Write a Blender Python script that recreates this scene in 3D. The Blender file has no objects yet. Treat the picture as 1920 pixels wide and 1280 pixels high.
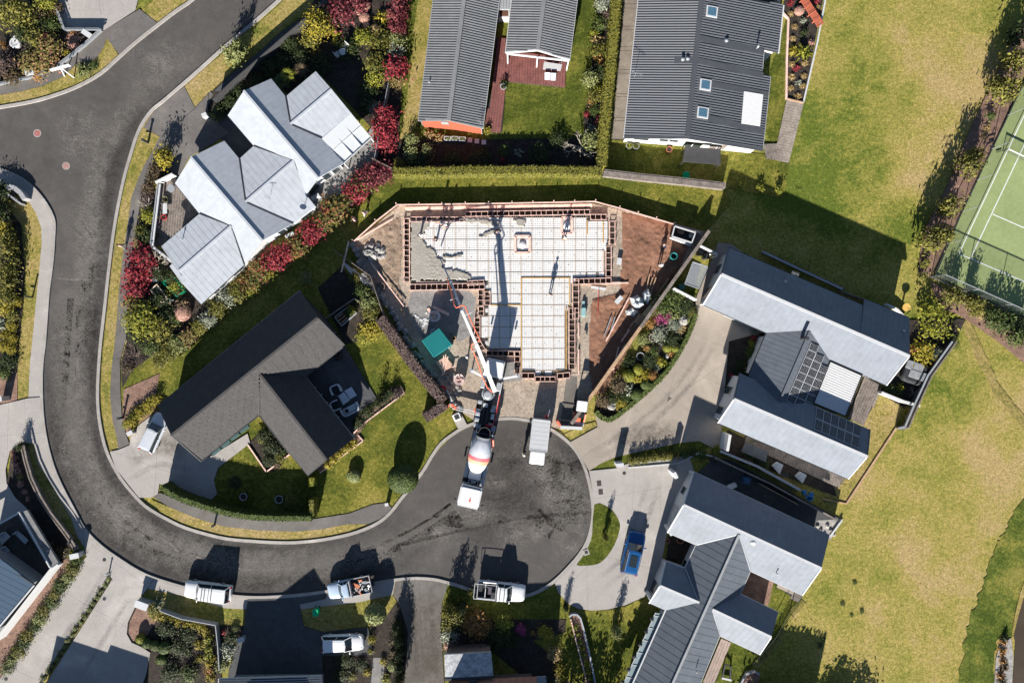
import bpy,bmesh,math,random
from mathutils import Vector,Matrix
# ---------------------------------------------------------------- camera, sky, sun, exposure
SC=bpy.context.scene
COL=SC.collection
PXM=16.9
HT=76.0
SUN_EL=math.radians(23.0)
SUN_DIR=Vector((0.21,0.978))
SUN_DIR.normalize()
cam=bpy.data.cameras.new('camera')
cam.sensor_width=36.0
cam.lens=36.0*HT/(1920/PXM)
cam.clip_start=0.5
cam.clip_end=3000
camo=bpy.data.objects.new('camera',cam)
camo.location=(0,0,HT)
COL.objects.link(camo)
SC.camera=camo
world=bpy.data.worlds.new('World')
SC.world=world
world.use_nodes=True
wn=world.node_tree
wn.nodes.clear()
sky=wn.nodes.new('ShaderNodeTexSky')
sky.sky_type='NISHITA'
sky.sun_disc=False
sky.sun_elevation=SUN_EL
sunv=Vector((-SUN_DIR.x*math.cos(SUN_EL),-SUN_DIR.y*math.cos(SUN_EL),math.sin(SUN_EL)))
sky.sun_rotation=math.atan2(sunv.x,sunv.y)%(2*math.pi)
sky.air_density=0.75
sky.dust_density=0.1
bg=wn.nodes.new('ShaderNodeBackground')
bg.inputs[1].default_value=0.05
wo=wn.nodes.new('ShaderNodeOutputWorld')
wn.links.new(sky.outputs[0],bg.inputs[0])
wn.links.new(bg.outputs[0],wo.inputs[0])
sl=bpy.data.lights.new('sun','SUN')
sl.energy=5.0
sl.angle=math.radians(0.5)
sl.color=(1.0,0.94,0.86)
so=bpy.data.objects.new('sun',sl)
so.rotation_euler=(-sunv).to_track_quat('-Z','Y').to_euler()
so.location=(0,0,60)
COL.objects.link(so)
SC.view_settings.view_transform='Standard'
SC.view_settings.look='None'
SC.view_settings.gamma=1.0
SC.view_settings.exposure=1.4
SC.view_settings.use_curve_mapping=False
try:
 SC.cycles.max_bounces=5
 SC.cycles.transparent_max_bounces=8
except Exception:
 pass
 # ---------------------------------------------------------------- helpers
def at(u,v,z=0.0):
 """place surveyed at photo position (u, v) for a point standing z metres above the ground"""
 k=(HT-z)/HT/PXM
 return Vector(((u-960)*k,(640-v)*k,z))
def ang(u0,v0,u1,v1):
 return math.atan2(-(v1-v0),u1-u0)
def cr(pts,n=4,closed=False):
 """smooth a polyline"""
 out=[]
 m=len(pts)
 rng=range(m if closed else m-1)
 for i in rng:
  p0=pts[(i-1)%m] if closed or i>0 else pts[i]
  p1=pts[i]
  p2=pts[(i+1)%m]
  p3=pts[(i+2)%m] if closed or i+2<m else p2
  for k in range(n):
   t=k/n
   out.append(tuple(0.5*(2*b+(c-a)*t+(2*a-5*b+4*c-d)*t*t+(3*b-a-3*c+d)*t**3) for a,b,c,d in zip(p0,p1,p2,p3)))
 if not closed:
  out.append(tuple(pts[-1]))
 return out
def area2(pts):
 return 0.5*sum(pts[i][0]*pts[(i+1)%len(pts)][1]-pts[(i+1)%len(pts)][0]*pts[i][1] for i in range(len(pts)))
def offset_poly(pts,d):
 """inset a closed 2-D polygon by d (any winding)"""
 s=1 if area2(pts)>0 else -1
 out=[]
 n=len(pts)
 for i in range(n):
  a,b,c=(Vector(pts[i-1][:2]),Vector(pts[i][:2]),Vector(pts[(i+1)%n][:2]))
  e1=(b-a);e2=(c-b)
  if e1.length<1e-6 or e2.length<1e-6:
   out.append(b);continue
  e1.normalize();e2.normalize()
  n1=Vector((-e1.y,e1.x))*s;n2=Vector((-e2.y,e2.x))*s
  m=n1+n2
  if m.length<0.3:
   out.append(b+n1*d);continue
  m.normalize()
  out.append(b+m*(d/max(0.35,m.dot(n1))))
 return out
def inside(p,poly):
 x,y=p[0],p[1]
 c=False
 j=len(poly)-1
 for i in range(len(poly)):
  xi,yi=poly[i][0],poly[i][1];xj,yj=poly[j][0],poly[j][1]
  if (yi>y)!=(yj>y) and x<(xj-xi)*(y-yi)/(yj-yi+1e-12)+xi:
   c=not c
  j=i
 return c
ROOTM={}
class MB:
 def __init__(self):
  self.v=[];self.f=[];self.m=[];self.smooth=False
 def face(self,pts,mi=0):
  b=len(self.v)
  self.v.extend(Vector(p) for p in pts)
  self.f.append(tuple(range(b,b+len(pts))));self.m.append(mi)
 def grid(self,rings,closed=True,mi=0,cap0=False,cap1=False):
  b=len(self.v);n=len(rings[0])
  for r in rings:
   self.v.extend(Vector(p) for p in r)
  for i in range(len(rings)-1):
   for j in range(n if closed else n-1):
    k=(j+1)%n
    self.f.append((b+i*n+j,b+i*n+k,b+(i+1)*n+k,b+(i+1)*n+j));self.m.append(mi)
  if cap0:
   self.f.append(tuple(b+j for j in range(n))[::-1]);self.m.append(mi)
  if cap1:
   self.f.append(tuple(b+(len(rings)-1)*n+j for j in range(n)));self.m.append(mi)
 def prism(self,pts,z0,z1,mi=0):
  p=[Vector((q[0],q[1])) for q in pts]
  if area2(p)<0:p=p[::-1]
  self.grid([[(q.x,q.y,z0) for q in p],[(q.x,q.y,z1) for q in p]],True,mi,True,True)
 def slab(self,top,t,mi=0):
  p=[Vector(q) for q in top]
  if area2(p)<0:p=p[::-1]
  self.grid([[(q.x,q.y,q.z-t) for q in p],[tuple(q) for q in p]],True,mi,True,True)
 def box(self,c,s,rz=0.0,mi=0,taper=1.0):
  cx,cy,cz=c;sx,sy,sz=(k/2 for k in s)
  co,si=math.cos(rz),math.sin(rz)
  def q(x,y,z):return (cx+x*co-y*si,cy+x*si+y*co,cz+z)
  self.grid([[q(-sx,-sy,-sz),q(sx,-sy,-sz),q(sx,sy,-sz),q(-sx,sy,-sz)],[q(-sx*taper,-sy*taper,sz),q(sx*taper,-sy*taper,sz),q(sx*taper,sy*taper,sz),q(-sx*taper,sy*taper,sz)]],True,mi,True,True)
 def rbox(self,c,s,r=0.06,rz=0.0,mi=0,n=3):
  """box with rounded plan corners and a soft top edge"""
  cx,cy,cz=c;sx,sy,sz=(k/2 for k in s)
  r=min(r,sx*.95,sy*.95)
  co,si=math.cos(rz),math.sin(rz)
  def ring(ins,z):
   o=[]
   for qx,qy,a0 in ((1,1,0),(-1,1,90),(-1,-1,180),(1,-1,270)):
    for k in range(n):
     a=math.radians(a0+90*k/(n-1))
     rr=max(0.001,r-ins)
     x=qx*(sx-r)+rr*math.cos(a);y=qy*(sy-r)+rr*math.sin(a)
     o.append((cx+x*co-y*si,cy+x*si+y*co,cz+z))
   return o
  e=min(r*.5,sz*.5)
  self.grid([ring(0,-sz),ring(0,sz-e),ring(e*.35,sz-e*.3),ring(e,sz)],True,mi,True,True)
 def bar(self,p,q,w,h,mi=0):
  p=Vector(p);q=Vector(q)
  d=q-p
  if d.length<1e-5:return
  s=Vector((-d.y,d.x,0))
  if s.length<1e-5:s=Vector((1,0,0))
  s.normalize();n=s.cross(d.normalized());n.normalize()
  if n.z<0:n=-n
  s=s*(w/2);n=n*(h/2)
  self.grid([[p-s-n,p+s-n,p+s+n,p-s+n],[q-s-n,q+s-n,q+s+n,q-s+n]],True,mi,True,True)
 def tube(self,p,q,r,n=6,r2=None,mi=0,cap=True):
  p=Vector(p);q=Vector(q);d=q-p
  if d.length<1e-6:return
  r2=r if r2 is None else r2
  a=d.orthogonal().normalized();b=d.normalized().cross(a)
  f=lambda c,rr:[c+(a*math.cos(2*math.pi*k/n)+b*math.sin(2*math.pi*k/n))*rr for k in range(n)]
  self.grid([f(p,r),f(q,r2)],True,mi,cap,cap)
 def path(self,pts,r,n=6,mi=0):
  for i in range(len(pts)-1):
   self.tube(pts[i],pts[i+1],r,n,None,mi)
 def lathe(self,c,prof,n=16,axis=Vector((0,0,1)),mi=0,cap0=True,cap1=True):
  axis=Vector(axis).normalized();a=axis.orthogonal().normalized();b=axis.cross(a)
  c=Vector(c)
  self.grid([[c+axis*h+(a*math.cos(2*math.pi*k/n)+b*math.sin(2*math.pi*k/n))*r for k in range(n)] for r,h in prof],True,mi,cap0,cap1)
 def ball(self,c,r,sc=(1,1,1),n=10,m=6,mi=0,jit=0.0,rnd=random):
  rings=[]
  for i in range(m+1):
   t=math.pi*i/m
   ring=[]
   for k in range(n):
    p=2*math.pi*k/n
    j=1+rnd.uniform(-jit,jit)
    rr=max(0.02,math.sin(t))
    ring.append((c[0]+r*sc[0]*rr*math.cos(p)*j,c[1]+r*sc[1]*rr*math.sin(p)*j,c[2]-r*sc[2]*math.cos(t)*j))
   rings.append(ring)
  self.grid(rings,True,mi,True,True)
 def quad(self,c,a,b,mi=0):
  self.face([c-a-b,c+a-b,c+a+b,c-a+b],mi)
 def mesh(self,name,mats,inv=None):
  me=bpy.data.meshes.new(name)
  vs=[tuple(inv@p) for p in self.v] if inv is not None else [tuple(p) for p in self.v]
  me.from_pydata(vs,[],self.f)
  if not isinstance(mats,(list,tuple)):mats=[mats]
  for m in mats:me.materials.append(m)
  if len(mats)>1:
   me.polygons.foreach_set('material_index',self.m)
  if self.smooth:
   me.polygons.foreach_set('use_smooth',[True]*len(me.polygons))
  me.update()
  return me
 def obj(self,name,mats,parent=None,world=False,kind=None):
  inv=None
  if parent is not None and world:
   inv=ROOTM[parent.name].inverted()
  o=bpy.data.objects.new(name,self.mesh(name,mats,inv))
  COL.objects.link(o)
  if parent is not None:
   o.parent=parent
   ROOTM[o.name]=ROOTM[parent.name]
  else :
   ROOTM[o.name]=Matrix.Identity(4)
  if kind:o['kind']=kind
  return o
def tag(o,label=None,cat=None,group=None,kind=None):
 if label:o['label']=label
 if cat:o['category']=cat
 if group:o['group']=group
 if kind:o['kind']=kind
 return o
def thing(name,label,cat,loc=(0,0,0),rz=0.0,group=None):
 o=bpy.data.objects.new(name,None)
 o.empty_display_size=0.3
 o.location=loc;o.rotation_euler=(0,0,rz)
 COL.objects.link(o)
 ROOTM[o.name]=Matrix.Translation(Vector(loc))@Matrix.Rotation(rz,4,'Z')
 return tag(o,label,cat,group)
def dup(root,loc,rz=None,label=None,scale=None):
 r=root.copy();COL.objects.link(r)
 r.location=loc
 if rz is not None:r.rotation_euler=(0,0,rz)
 if scale is not None:r.scale=scale
 if label:r['label']=label
 for ch in root.children:
  c=ch.copy();COL.objects.link(c);c.parent=r
  for g in ch.children:
   d=g.copy();COL.objects.link(d);d.parent=c
 return r
 # ---------------------------------------------------------------- materials
MATS={}
def newmat(name):
 m=bpy.data.materials.new(name);m.use_nodes=True
 nt=m.node_tree
 return m,nt,nt.nodes['Principled BSDF']
def mat(name,c,rough=0.7,metal=0.0,var=0.15,scale=3.0,bump=0.0,spec=0.2,fine=None,tint=None):
 """plain procedural material: base colour broken up by two noises"""
 if name in MATS:return MATS[name]
 m,nt,b=newmat(name)
 N=nt.nodes.new;L=nt.links.new
 tc=N('ShaderNodeTexCoord')
 n1=N('ShaderNodeTexNoise');n1.inputs['Scale'].default_value=scale;n1.inputs['Detail'].default_value=5
 n1.inputs['Roughness'].default_value=0.65
 L(tc.outputs['Object'],n1.inputs['Vector'])
 r=N('ShaderNodeValToRGB')
 lo=tuple(k*(1-var) for k in c);hi=tuple(min(1,k*(1+var)) for k in c)
 if tint:lo=tint
 r.color_ramp.elements[0].position=0.3;r.color_ramp.elements[1].position=0.7
 r.color_ramp.elements[0].color=(*lo,1);r.color_ramp.elements[1].color=(*hi,1)
 L(n1.outputs['Fac'],r.inputs['Fac'])
 out=r.outputs['Color']
 if fine:
  n2=N('ShaderNodeTexNoise');n2.inputs['Scale'].default_value=fine[0];n2.inputs['Detail'].default_value=3
  L(tc.outputs['Object'],n2.inputs['Vector'])
  mr=N('ShaderNodeMapRange');mr.inputs['From Min'].default_value=0.3;mr.inputs['From Max'].default_value=0.7
  mr.inputs['To Min'].default_value=1-fine[1];mr.inputs['To Max'].default_value=1+fine[1]
  L(n2.outputs['Fac'],mr.inputs['Value'])
  mx=N('ShaderNodeVectorMath');mx.operation='SCALE'
  L(out,mx.inputs[0]);L(mr.outputs[0],mx.inputs['Scale'])
  out=mx.outputs[0]
 L(out,b.inputs['Base Color'])
 b.inputs['Roughness'].default_value=rough
 b.inputs['Metallic'].default_value=metal
 b.inputs['Specular IOR Level'].default_value=spec
 if bump:
  bp=N('ShaderNodeBump');bp.inputs['Strength'].default_value=bump;bp.inputs['Distance'].default_value=0.05
  n3=N('ShaderNodeTexNoise');n3.inputs['Scale'].default_value=(fine[0] if fine else scale*6);n3.inputs['Detail'].default_value=4
  L(tc.outputs['Object'],n3.inputs['Vector'])
  L(n3.outputs['Fac'],bp.inputs['Height']);L(bp.outputs[0],b.inputs['Normal'])
 MATS[name]=m
 return m
def ramp(nt,fac,stops):
 r=nt.nodes.new('ShaderNodeValToRGB')
 el=r.color_ramp.elements
 while len(el)<len(stops):el.new(0.5)
 for e,(p,c) in zip(el,stops):
  e.position=p;e.color=(*c,1)
 nt.links.new(fac,r.inputs['Fac'])
 return r.outputs['Color']
def noise(nt,vec,scale,detail=4,rough=0.6,dist=0.0):
 n=nt.nodes.new('ShaderNodeTexNoise')
 n.inputs['Scale'].default_value=scale;n.inputs['Detail'].default_value=detail
 n.inputs['Roughness'].default_value=rough;n.inputs['Distortion'].default_value=dist
 nt.links.new(vec,n.inputs['Vector'])
 return n.outputs['Fac']
def mixc(nt,f,a,b,mode='MIX'):
 m=nt.nodes.new('ShaderNodeMix');m.data_type='RGBA';m.blend_type=mode
 for src,i in ((f,0),(a,6),(b,7)):
  if isinstance(src,(int,float)):m.inputs[i].default_value=src
  elif isinstance(src,tuple):m.inputs[i].default_value=(*src,1)
  else :nt.links.new(src,m.inputs[i])
 return m.outputs[2]
def grass_mat(name,dry,mid,green,brown,bias=0.0,big=0.05,patch=0.22,blobs=()):
 """mown grass: drifts of dry and green, brown patches, short-blade grain"""
 m,nt,b=newmat(name)
 tc=nt.nodes.new('ShaderNodeTexCoord');o=tc.outputs['Object']
 A=noise(nt,o,big,6,0.62,0.4)
 B=noise(nt,o,patch,5,0.7,0.3)
 F=noise(nt,o,2.3,4,0.75)
 G=noise(nt,o,9.0,3,0.8)
 ad=nt.nodes.new('ShaderNodeMath');ad.operation='MULTIPLY_ADD';ad.inputs[1].default_value=1.15;ad.inputs[2].default_value=bias-.74
 nt.links.new(A,ad.inputs[0])
 ad2=nt.nodes.new('ShaderNodeMath');ad2.operation='MULTIPLY_ADD';ad2.inputs[1].default_value=0.85
 nt.links.new(B,ad2.inputs[0]);nt.links.new(ad.outputs[0],ad2.inputs[2])
 ad3=nt.nodes.new('ShaderNodeMath');ad3.operation='MULTIPLY_ADD';ad3.inputs[1].default_value=0.46
 nt.links.new(F,ad3.inputs[0]);nt.links.new(ad2.outputs[0],ad3.inputs[2])
 val=ad3.outputs[0]
 for (bu,bv,br,amt) in blobs:
  c0=at(bu,bv);di=nt.nodes.new('ShaderNodeVectorMath');di.operation='DISTANCE';di.inputs[1].default_value=(c0.x,c0.y,0)
  nt.links.new(o,di.inputs[0]);mr=nt.nodes.new('ShaderNodeMapRange');mr.interpolation_type='SMOOTHSTEP'
  mr.inputs['From Min'].default_value=0;mr.inputs['From Max'].default_value=br/PXM;mr.inputs['To Min'].default_value=amt;mr.inputs['To Max'].default_value=0
  nt.links.new(di.outputs['Value'],mr.inputs['Value']);a4=nt.nodes.new('ShaderNodeMath');nt.links.new(val,a4.inputs[0]);nt.links.new(mr.outputs[0],a4.inputs[1]);val=a4.outputs[0]
 c=ramp(nt,val,[(0.30,green),(0.46,mid),(0.62,dry),(0.80,brown)])
 g=ramp(nt,G,[(0.28,(0.45,0.45,0.48)),(0.72,(1.52,1.50,1.42))])
 K=noise(nt,o,4.6,3,.7);val2=ramp(nt,K,[(0.3,(.80,.82,.80)),(0.7,(1.18,1.17,1.14))])
 c2=mixc(nt,1.0,c,g,'MULTIPLY')
 g2=ramp(nt,F,[(0.3,(0.78,0.80,0.78)),(0.7,(1.2,1.18,1.15))])
 c3=mixc(nt,1.0,mixc(nt,1.0,c2,g2,'MULTIPLY'),val2,'MULTIPLY')
 nt.links.new(c3,b.inputs['Base Color'])
 b.inputs['Roughness'].default_value=0.95;b.inputs['Specular IOR Level'].default_value=0.05
 bp=nt.nodes.new('ShaderNodeBump');bp.inputs['Strength'].default_value=0.5;bp.inputs['Distance'].default_value=0.06
 nt.links.new(G,bp.inputs['Height']);nt.links.new(bp.outputs[0],b.inputs['Normal'])
 MATS[name]=m
 return m
M_FIELD=grass_mat('field_grass',(0.275,0.232,0.072),(0.195,0.19,0.045),(0.095,0.125,0.022),(0.33,0.25,0.12),0.02,0.05,0.22,[(1720,1090,330,.12),(1830,120,190,.18),(1770,290,130,.22),(1700,330,80,.15),(1560,260,240,-.10),(1640,60,160,-.06),(1790,760,130,-.12),(1500,400,150,-.14),(1600,860,120,.08),(1880,860,120,.12)])
M_LAWN=grass_mat('lawn_grass',(0.205,0.18,0.045),(0.125,0.128,0.025),(0.070,0.085,0.016),(0.22,0.18,0.06),-0.03,0.09,0.35)
M_BERM=grass_mat('berm_grass',(0.27,0.215,0.080),(0.20,0.178,0.050),(0.11,0.125,0.028),(0.31,0.235,0.12),0.08,0.12,0.5)
M_LUSH=grass_mat('lush_grass',(0.15,0.145,0.032),(0.092,0.105,0.020),(0.052,0.068,0.012),(0.13,0.13,0.04),-0.06,0.09,0.4)
def asphalt_mat(name,c,warm,patchy=0.35):
 m,nt,b=newmat(name)
 tc=nt.nodes.new('ShaderNodeTexCoord');o=tc.outputs['Object']
 A=noise(nt,o,0.12,6,0.65,0.6);B=noise(nt,o,0.9,6,0.7,0.8);G=noise(nt,o,14,2,0.7)
 c1=ramp(nt,A,[(0.3,c),(0.55,warm),(0.75,tuple(k*1.35 for k in warm))])
 p=ramp(nt,B,[(0.32,(1-patchy*.7,)*3),(0.55,(1.0,1.0,1.0)),(0.8,(1+patchy,)*3)])
 c2=mixc(nt,1.0,c1,p,'MULTIPLY')
 g=ramp(nt,G,[(0.3,(0.78,)*3),(0.72,(1.25,)*3)])
 c3=mixc(nt,1.0,c2,g,'MULTIPLY')
 nt.links.new(c3,b.inputs['Base Color'])
 b.inputs['Roughness'].default_value=0.9;b.inputs['Specular IOR Level'].default_value=0.15
 bp=nt.nodes.new('ShaderNodeBump');bp.inputs['Strength'].default_value=0.35;bp.inputs['Distance'].default_value=0.02
 nt.links.new(G,bp.inputs['Height']);nt.links.new(bp.outputs[0],b.inputs['Normal'])
 MATS[name]=m
 return m
M_ROAD=asphalt_mat('road_asphalt',(0.066,0.062,0.059),(0.082,0.076,0.072),.25)
M_PATH_A=asphalt_mat('path_asphalt',(0.10,0.093,0.088),(0.135,0.126,0.118),0.22)
M_CONC=asphalt_mat('pale_concrete',(0.29,0.272,0.255),(0.33,0.31,0.29),0.12)
M_TAN=asphalt_mat('tan_concrete',(0.26,0.225,0.19),(0.30,0.262,0.222),0.12)
M_BROWNC=asphalt_mat('aged_concrete',(0.105,0.097,0.088),(0.14,0.13,0.118),0.3)
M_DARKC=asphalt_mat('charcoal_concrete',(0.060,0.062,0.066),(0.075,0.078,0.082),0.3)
M_KERB=asphalt_mat('kerb_concrete',(0.27,0.25,0.23),(0.32,0.30,0.28),0.25)
M_JOINT=mat('joint_base',(0.15,0.135,0.12))  # darker joint colour of the base under the slabs
def wear_mat(name,c,lo,hi,sc,mx=.8):
 """thin worn film: shows in irregular streaks only"""
 m,nt,b=newmat(name)
 tc=nt.nodes.new('ShaderNodeTexCoord')
 A=noise(nt,tc.outputs['Object'],sc,6,0.7,1.0);B=noise(nt,tc.outputs['Object'],sc*7,4,0.7)
 mu=nt.nodes.new('ShaderNodeMath');mu.operation='MULTIPLY'
 nt.links.new(A,mu.inputs[0]);nt.links.new(B,mu.inputs[1])
 mr=nt.nodes.new('ShaderNodeMapRange');mr.inputs['From Min'].default_value=lo;mr.inputs['From Max'].default_value=hi
 mr.inputs['To Max'].default_value=mx
 nt.links.new(mu.outputs[0],mr.inputs['Value'])
 b.inputs['Base Color'].default_value=(*c,1);b.inputs['Roughness'].default_value=0.95
 b.inputs['Specular IOR Level'].default_value=0.1
 fa=nt.nodes.new('ShaderNodeAttribute');fa.attribute_name='fade';m2=nt.nodes.new('ShaderNodeMath');m2.operation='MULTIPLY'
 nt.links.new(mr.outputs[0],m2.inputs[0]);nt.links.new(fa.outputs['Fac'],m2.inputs[1]);nt.links.new(m2.outputs[0],b.inputs['Alpha'])
 MATS[name]=m
 return m
M_WEAR=wear_mat('worn_asphalt',(0.19,0.178,0.165),0.16,0.36,0.7,.9)
M_STAIN=wear_mat('dark_stain',(0.018,0.017,0.016),0.14,0.38,0.6,.55)
M_DUST=wear_mat('pale_dust',(0.28,0.26,0.235),0.18,0.42,0.5,.8)
def leaf_mat(name,stops,rough=0.6,sheen=0.25):
 m,nt,b=newmat('leaf_'+name)
 g=nt.nodes.new('ShaderNodeNewGeometry')
 oi=nt.nodes.new('ShaderNodeObjectInfo')
 ad=nt.nodes.new('ShaderNodeMath');ad.operation='MULTIPLY_ADD';ad.inputs[1].default_value=0.8
 sc=nt.nodes.new('ShaderNodeMath');sc.operation='MULTIPLY';sc.inputs[1].default_value=0.2
 nt.links.new(oi.outputs['Random'],sc.inputs[0])
 nt.links.new(g.outputs['Random Per Island'],ad.inputs[0]);nt.links.new(sc.outputs[0],ad.inputs[2])
 n=len(stops)
 c=ramp(nt,ad.outputs[0],[(i/max(1,n-1),s) for i,s in enumerate(stops)])
 nt.links.new(c,b.inputs['Base Color'])
 b.inputs['Roughness'].default_value=rough;b.inputs['Specular IOR Level'].default_value=sheen
 MATS['leaf_'+name]=m
 return m
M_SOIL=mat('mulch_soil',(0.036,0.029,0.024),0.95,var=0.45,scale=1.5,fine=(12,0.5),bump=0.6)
M_BARK=mat('pink_bark',(0.20,0.125,0.095),0.95,var=0.35,scale=1.2,fine=(10,0.4),bump=0.6)
M_SAND=mat('site_sand',(0.30,0.25,0.20),0.95,var=0.22,scale=0.35,fine=(5,0.28),bump=0.7)
M_DIRT=mat('site_dirt',(0.20,0.105,0.068),0.95,var=0.3,scale=0.6,fine=(7,0.22),bump=0.45)
M_GRAVEL=mat('site_gravel',(0.20,0.195,0.19),0.95,var=0.25,scale=1.0,fine=(14,0.35),bump=0.7)
M_WHITE=mat('white_paint',(0.58,0.585,0.585),0.5,var=0.05)
M_TRIM=mat('trim_white',(0.46,0.47,0.48),0.55,var=0.07)
M_DARK=mat('dark_metal',(0.035,0.037,0.04),0.55,var=0.2)
M_BLACK=mat('black_rubber',(0.018,0.018,0.019),0.8,var=0.2)
M_STEEL=mat('galvanised_steel',(0.36,0.38,0.40),0.45,0.4,var=0.12)
M_GLASSD=mat('dark_glass',(0.020,0.028,0.034),0.12,var=0.1,spec=0.6)
M_TIMBER=mat('raw_timber',(0.36,0.24,0.15),0.85,var=0.22,scale=2.5,fine=(12,0.2))
M_PINKT=mat('pink_timber',(0.66,0.45,0.38),0.85,var=0.22,scale=2.0,fine=(9,0.18))
M_GREYT=mat('weathered_timber',(0.17,0.145,0.128),0.9,var=0.35,scale=1.5,fine=(8,0.3))
M_REDT=mat('red_deck',(0.175,0.070,0.062),0.8,var=0.25,scale=1.2,fine=(8,0.2))
M_TERRA=mat('terracotta',(0.42,0.15,0.08),0.8,var=0.2)
M_ORANGE=mat('orange_paint',(0.55,0.14,0.08),0.5,var=0.12)
M_RED=mat('red_paint',(0.45,0.03,0.035),0.5,var=0.1)
M_STONE=mat('grey_stone',(0.27,0.26,0.245),0.9,var=0.35,scale=2.2,fine=(9,0.25),bump=0.5)
M_BARKT=mat('tree_bark',(0.10,0.078,0.058),0.95,var=0.3,scale=6)
M_PALEB=mat('pale_branch',(0.33,0.29,0.24),0.9,var=0.2,scale=6)
# ---------------------------------------------------------------- ground, roads, paths, beds
from mathutils.geometry import tessellate_polygon
LAYER={'road':[0.004,0.0015],'lawn':[0.024,0.0015],'bed':[0.048,0.0015],'path':[0.074,0.0015],'drive':[0.098,0.002],'top':[0.150,0.0015]}
def sheet(name,pts,m,layer,smooth=0,parent=None,kind='structure',rag=0):
 if smooth:pts=cr(pts,smooth,True)
 if rag:rg=random.Random(5);pts=[(u+rg.gauss(0,rag),v+rg.gauss(0,rag*.5)) for u,v in pts]
 L=LAYER[layer];z=L[0];L[0]+=L[1]
 p=[at(u,v) for u,v in pts]
 if area2(p)<0:p=p[::-1]
 tri=tessellate_polygon([[Vector((q.x,q.y,0)) for q in p]])
 me=bpy.data.meshes.new(name)
 fs=[]
 for t in tri:
  a,b,c=(p[i] for i in t)
  if (b-a).cross(c-a).z<0:t=t[::-1]
  fs.append(tuple(t))
 me.from_pydata([(q.x,q.y,z) for q in p],[],fs)
 me.materials.append(m);me.update()
 o=bpy.data.objects.new(name,me);COL.objects.link(o)
 ROOTM[o.name]=Matrix.Identity(4)
 if kind:o['kind']=kind
 return o
def ribbon(name,pts,w,z0,z1,m,n=4,kind='structure',parent=None,closed=False):
 """solid strip of width w metres along a line"""
 p=[at(u,v) for u,v in (cr(pts,n) if n>1 else pts)]
 mb=MB();rings=[]
 for i,q in enumerate(p):
  a=p[max(0,i-1)];b=p[min(len(p)-1,i+1)]
  d=(b-a).normalized();s=Vector((-d.y,d.x,0))*(w/2)
  rings.append([(q-s)+Vector((0,0,z0)),(q+s)+Vector((0,0,z0)),(q+s)+Vector((0,0,z1)),(q-s)+Vector((0,0,z1))])
 mb.grid(rings,True,0,True,True)
 return mb.obj(name,m,parent,kind=kind)
def slabs(base,pts,m,cuts,piece='slab',gap=0.014,rise=0.03,inset_first=True,jit=0.0):
 """cut a paved polygon along joint lines into separate slabs lying on base"""
 bm=bmesh.new()
 p=[at(u,v) for u,v in pts]
 if area2(p)<0:p=p[::-1]
 bm.faces.new([bm.verts.new((q.x,q.y,0)) for q in p])
 for (u0,v0,u1,v1) in cuts:
  a=at(u0,v0);b=at(u1,v1);d=(b-a)
  bmesh.ops.bisect_plane(bm,geom=bm.verts[:]+bm.edges[:]+bm.faces[:],plane_co=a,plane_no=(-d.y,d.x,0))
 zb=base.data.vertices[0].co.z
 polys=[[v.co.copy() for v in f.verts] for f in bm.faces]
 bm.free()
 rr=random.Random(len(polys))
 for q in polys:
  if abs(area2(q))<0.15:continue
  ins=offset_poly(q,gap/2)
  mb=MB();j=rr.uniform(0,jit)
  mb.prism(ins,zb+0.001,zb+rise+j)
  mb.obj(piece,m,base)
 return base
mb=MB();mb.face([(-900,-900,-0.02),(900,-900,-0.02),(900,900,-0.02),(-900,900,-0.02)])
g=mb.obj('ground',M_FIELD,kind='structure')
ROAD_L=[(0,318),(32,330),(60,350),(82,375),(97,400),(103,420),(102,445),(100,480),(96,515),(92,545),(89,582),(85,640),(81,672),(79,702),(79,740),(81,777),(85,810),(91,840),(100,872),(112,902),(127,932),(142,960),(155,985),(170,1004),(195,1027),(225,1048),(255,1067),(287,1082),(342,1099),(392,1110),(435,1116),(480,1119),(530,1117),(575,1113),(612,1108),(655,1101),(695,1094),(742,1086),(780,1083),(812,1085),(842,1092),(880,1104),(915,1114),(955,1119),(990,1115),(1020,1102),(1043,1085),(1065,1063),(1085,1040),(1100,1015),(1109,985),(1112,955),(1108,920),(1100,887),(1090,862),(1077,841),(1058,822),(1032,804),(1010,793),(985,787),(960,784),(937,785),(912,788),(890,793),(868,802),(850,813),(828,830),(811,853),(795,880),(775,907),(752,935),(735,957),(717,974),(692,988),(655,1001),(605,1011),(555,1016),(517,1016),(480,1014),(425,1009),(375,997),(337,984),(300,965),(272,947),(247,921),(226,894),(208,862),(196,830),(187,785),(184,740),(186,690),(190,640),(197,580),(204,515),(212,450),(220,400),(230,350),(238,317),(247,287),(256,258),(268,232),(285,208),(307,190),(335,166),(375,131),(425,86),(480,40),(525,0),(575,-45)]
ROAD_T=[(400,-45),(364,-2),(330,22),(295,49),(258,78),(225,107),(190,138),(150,161),(110,177),(62,191),(0,202),(-60,212)]
road=sheet('road',[(-60,318)]+ROAD_L+ROAD_T,M_ROAD,'road')
def kerb(pts,w=0.34,off=0.0):
 return ribbon('kerb',pts,w,-0.01,0.135,M_KERB,3)
kerb(ROAD_L[:39]);kerb(ROAD_L[38:53]);kerb(ROAD_L[52:83]);kerb(ROAD_L[82:104]);kerb(ROAD_L[103:]);kerb(ROAD_T)
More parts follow.
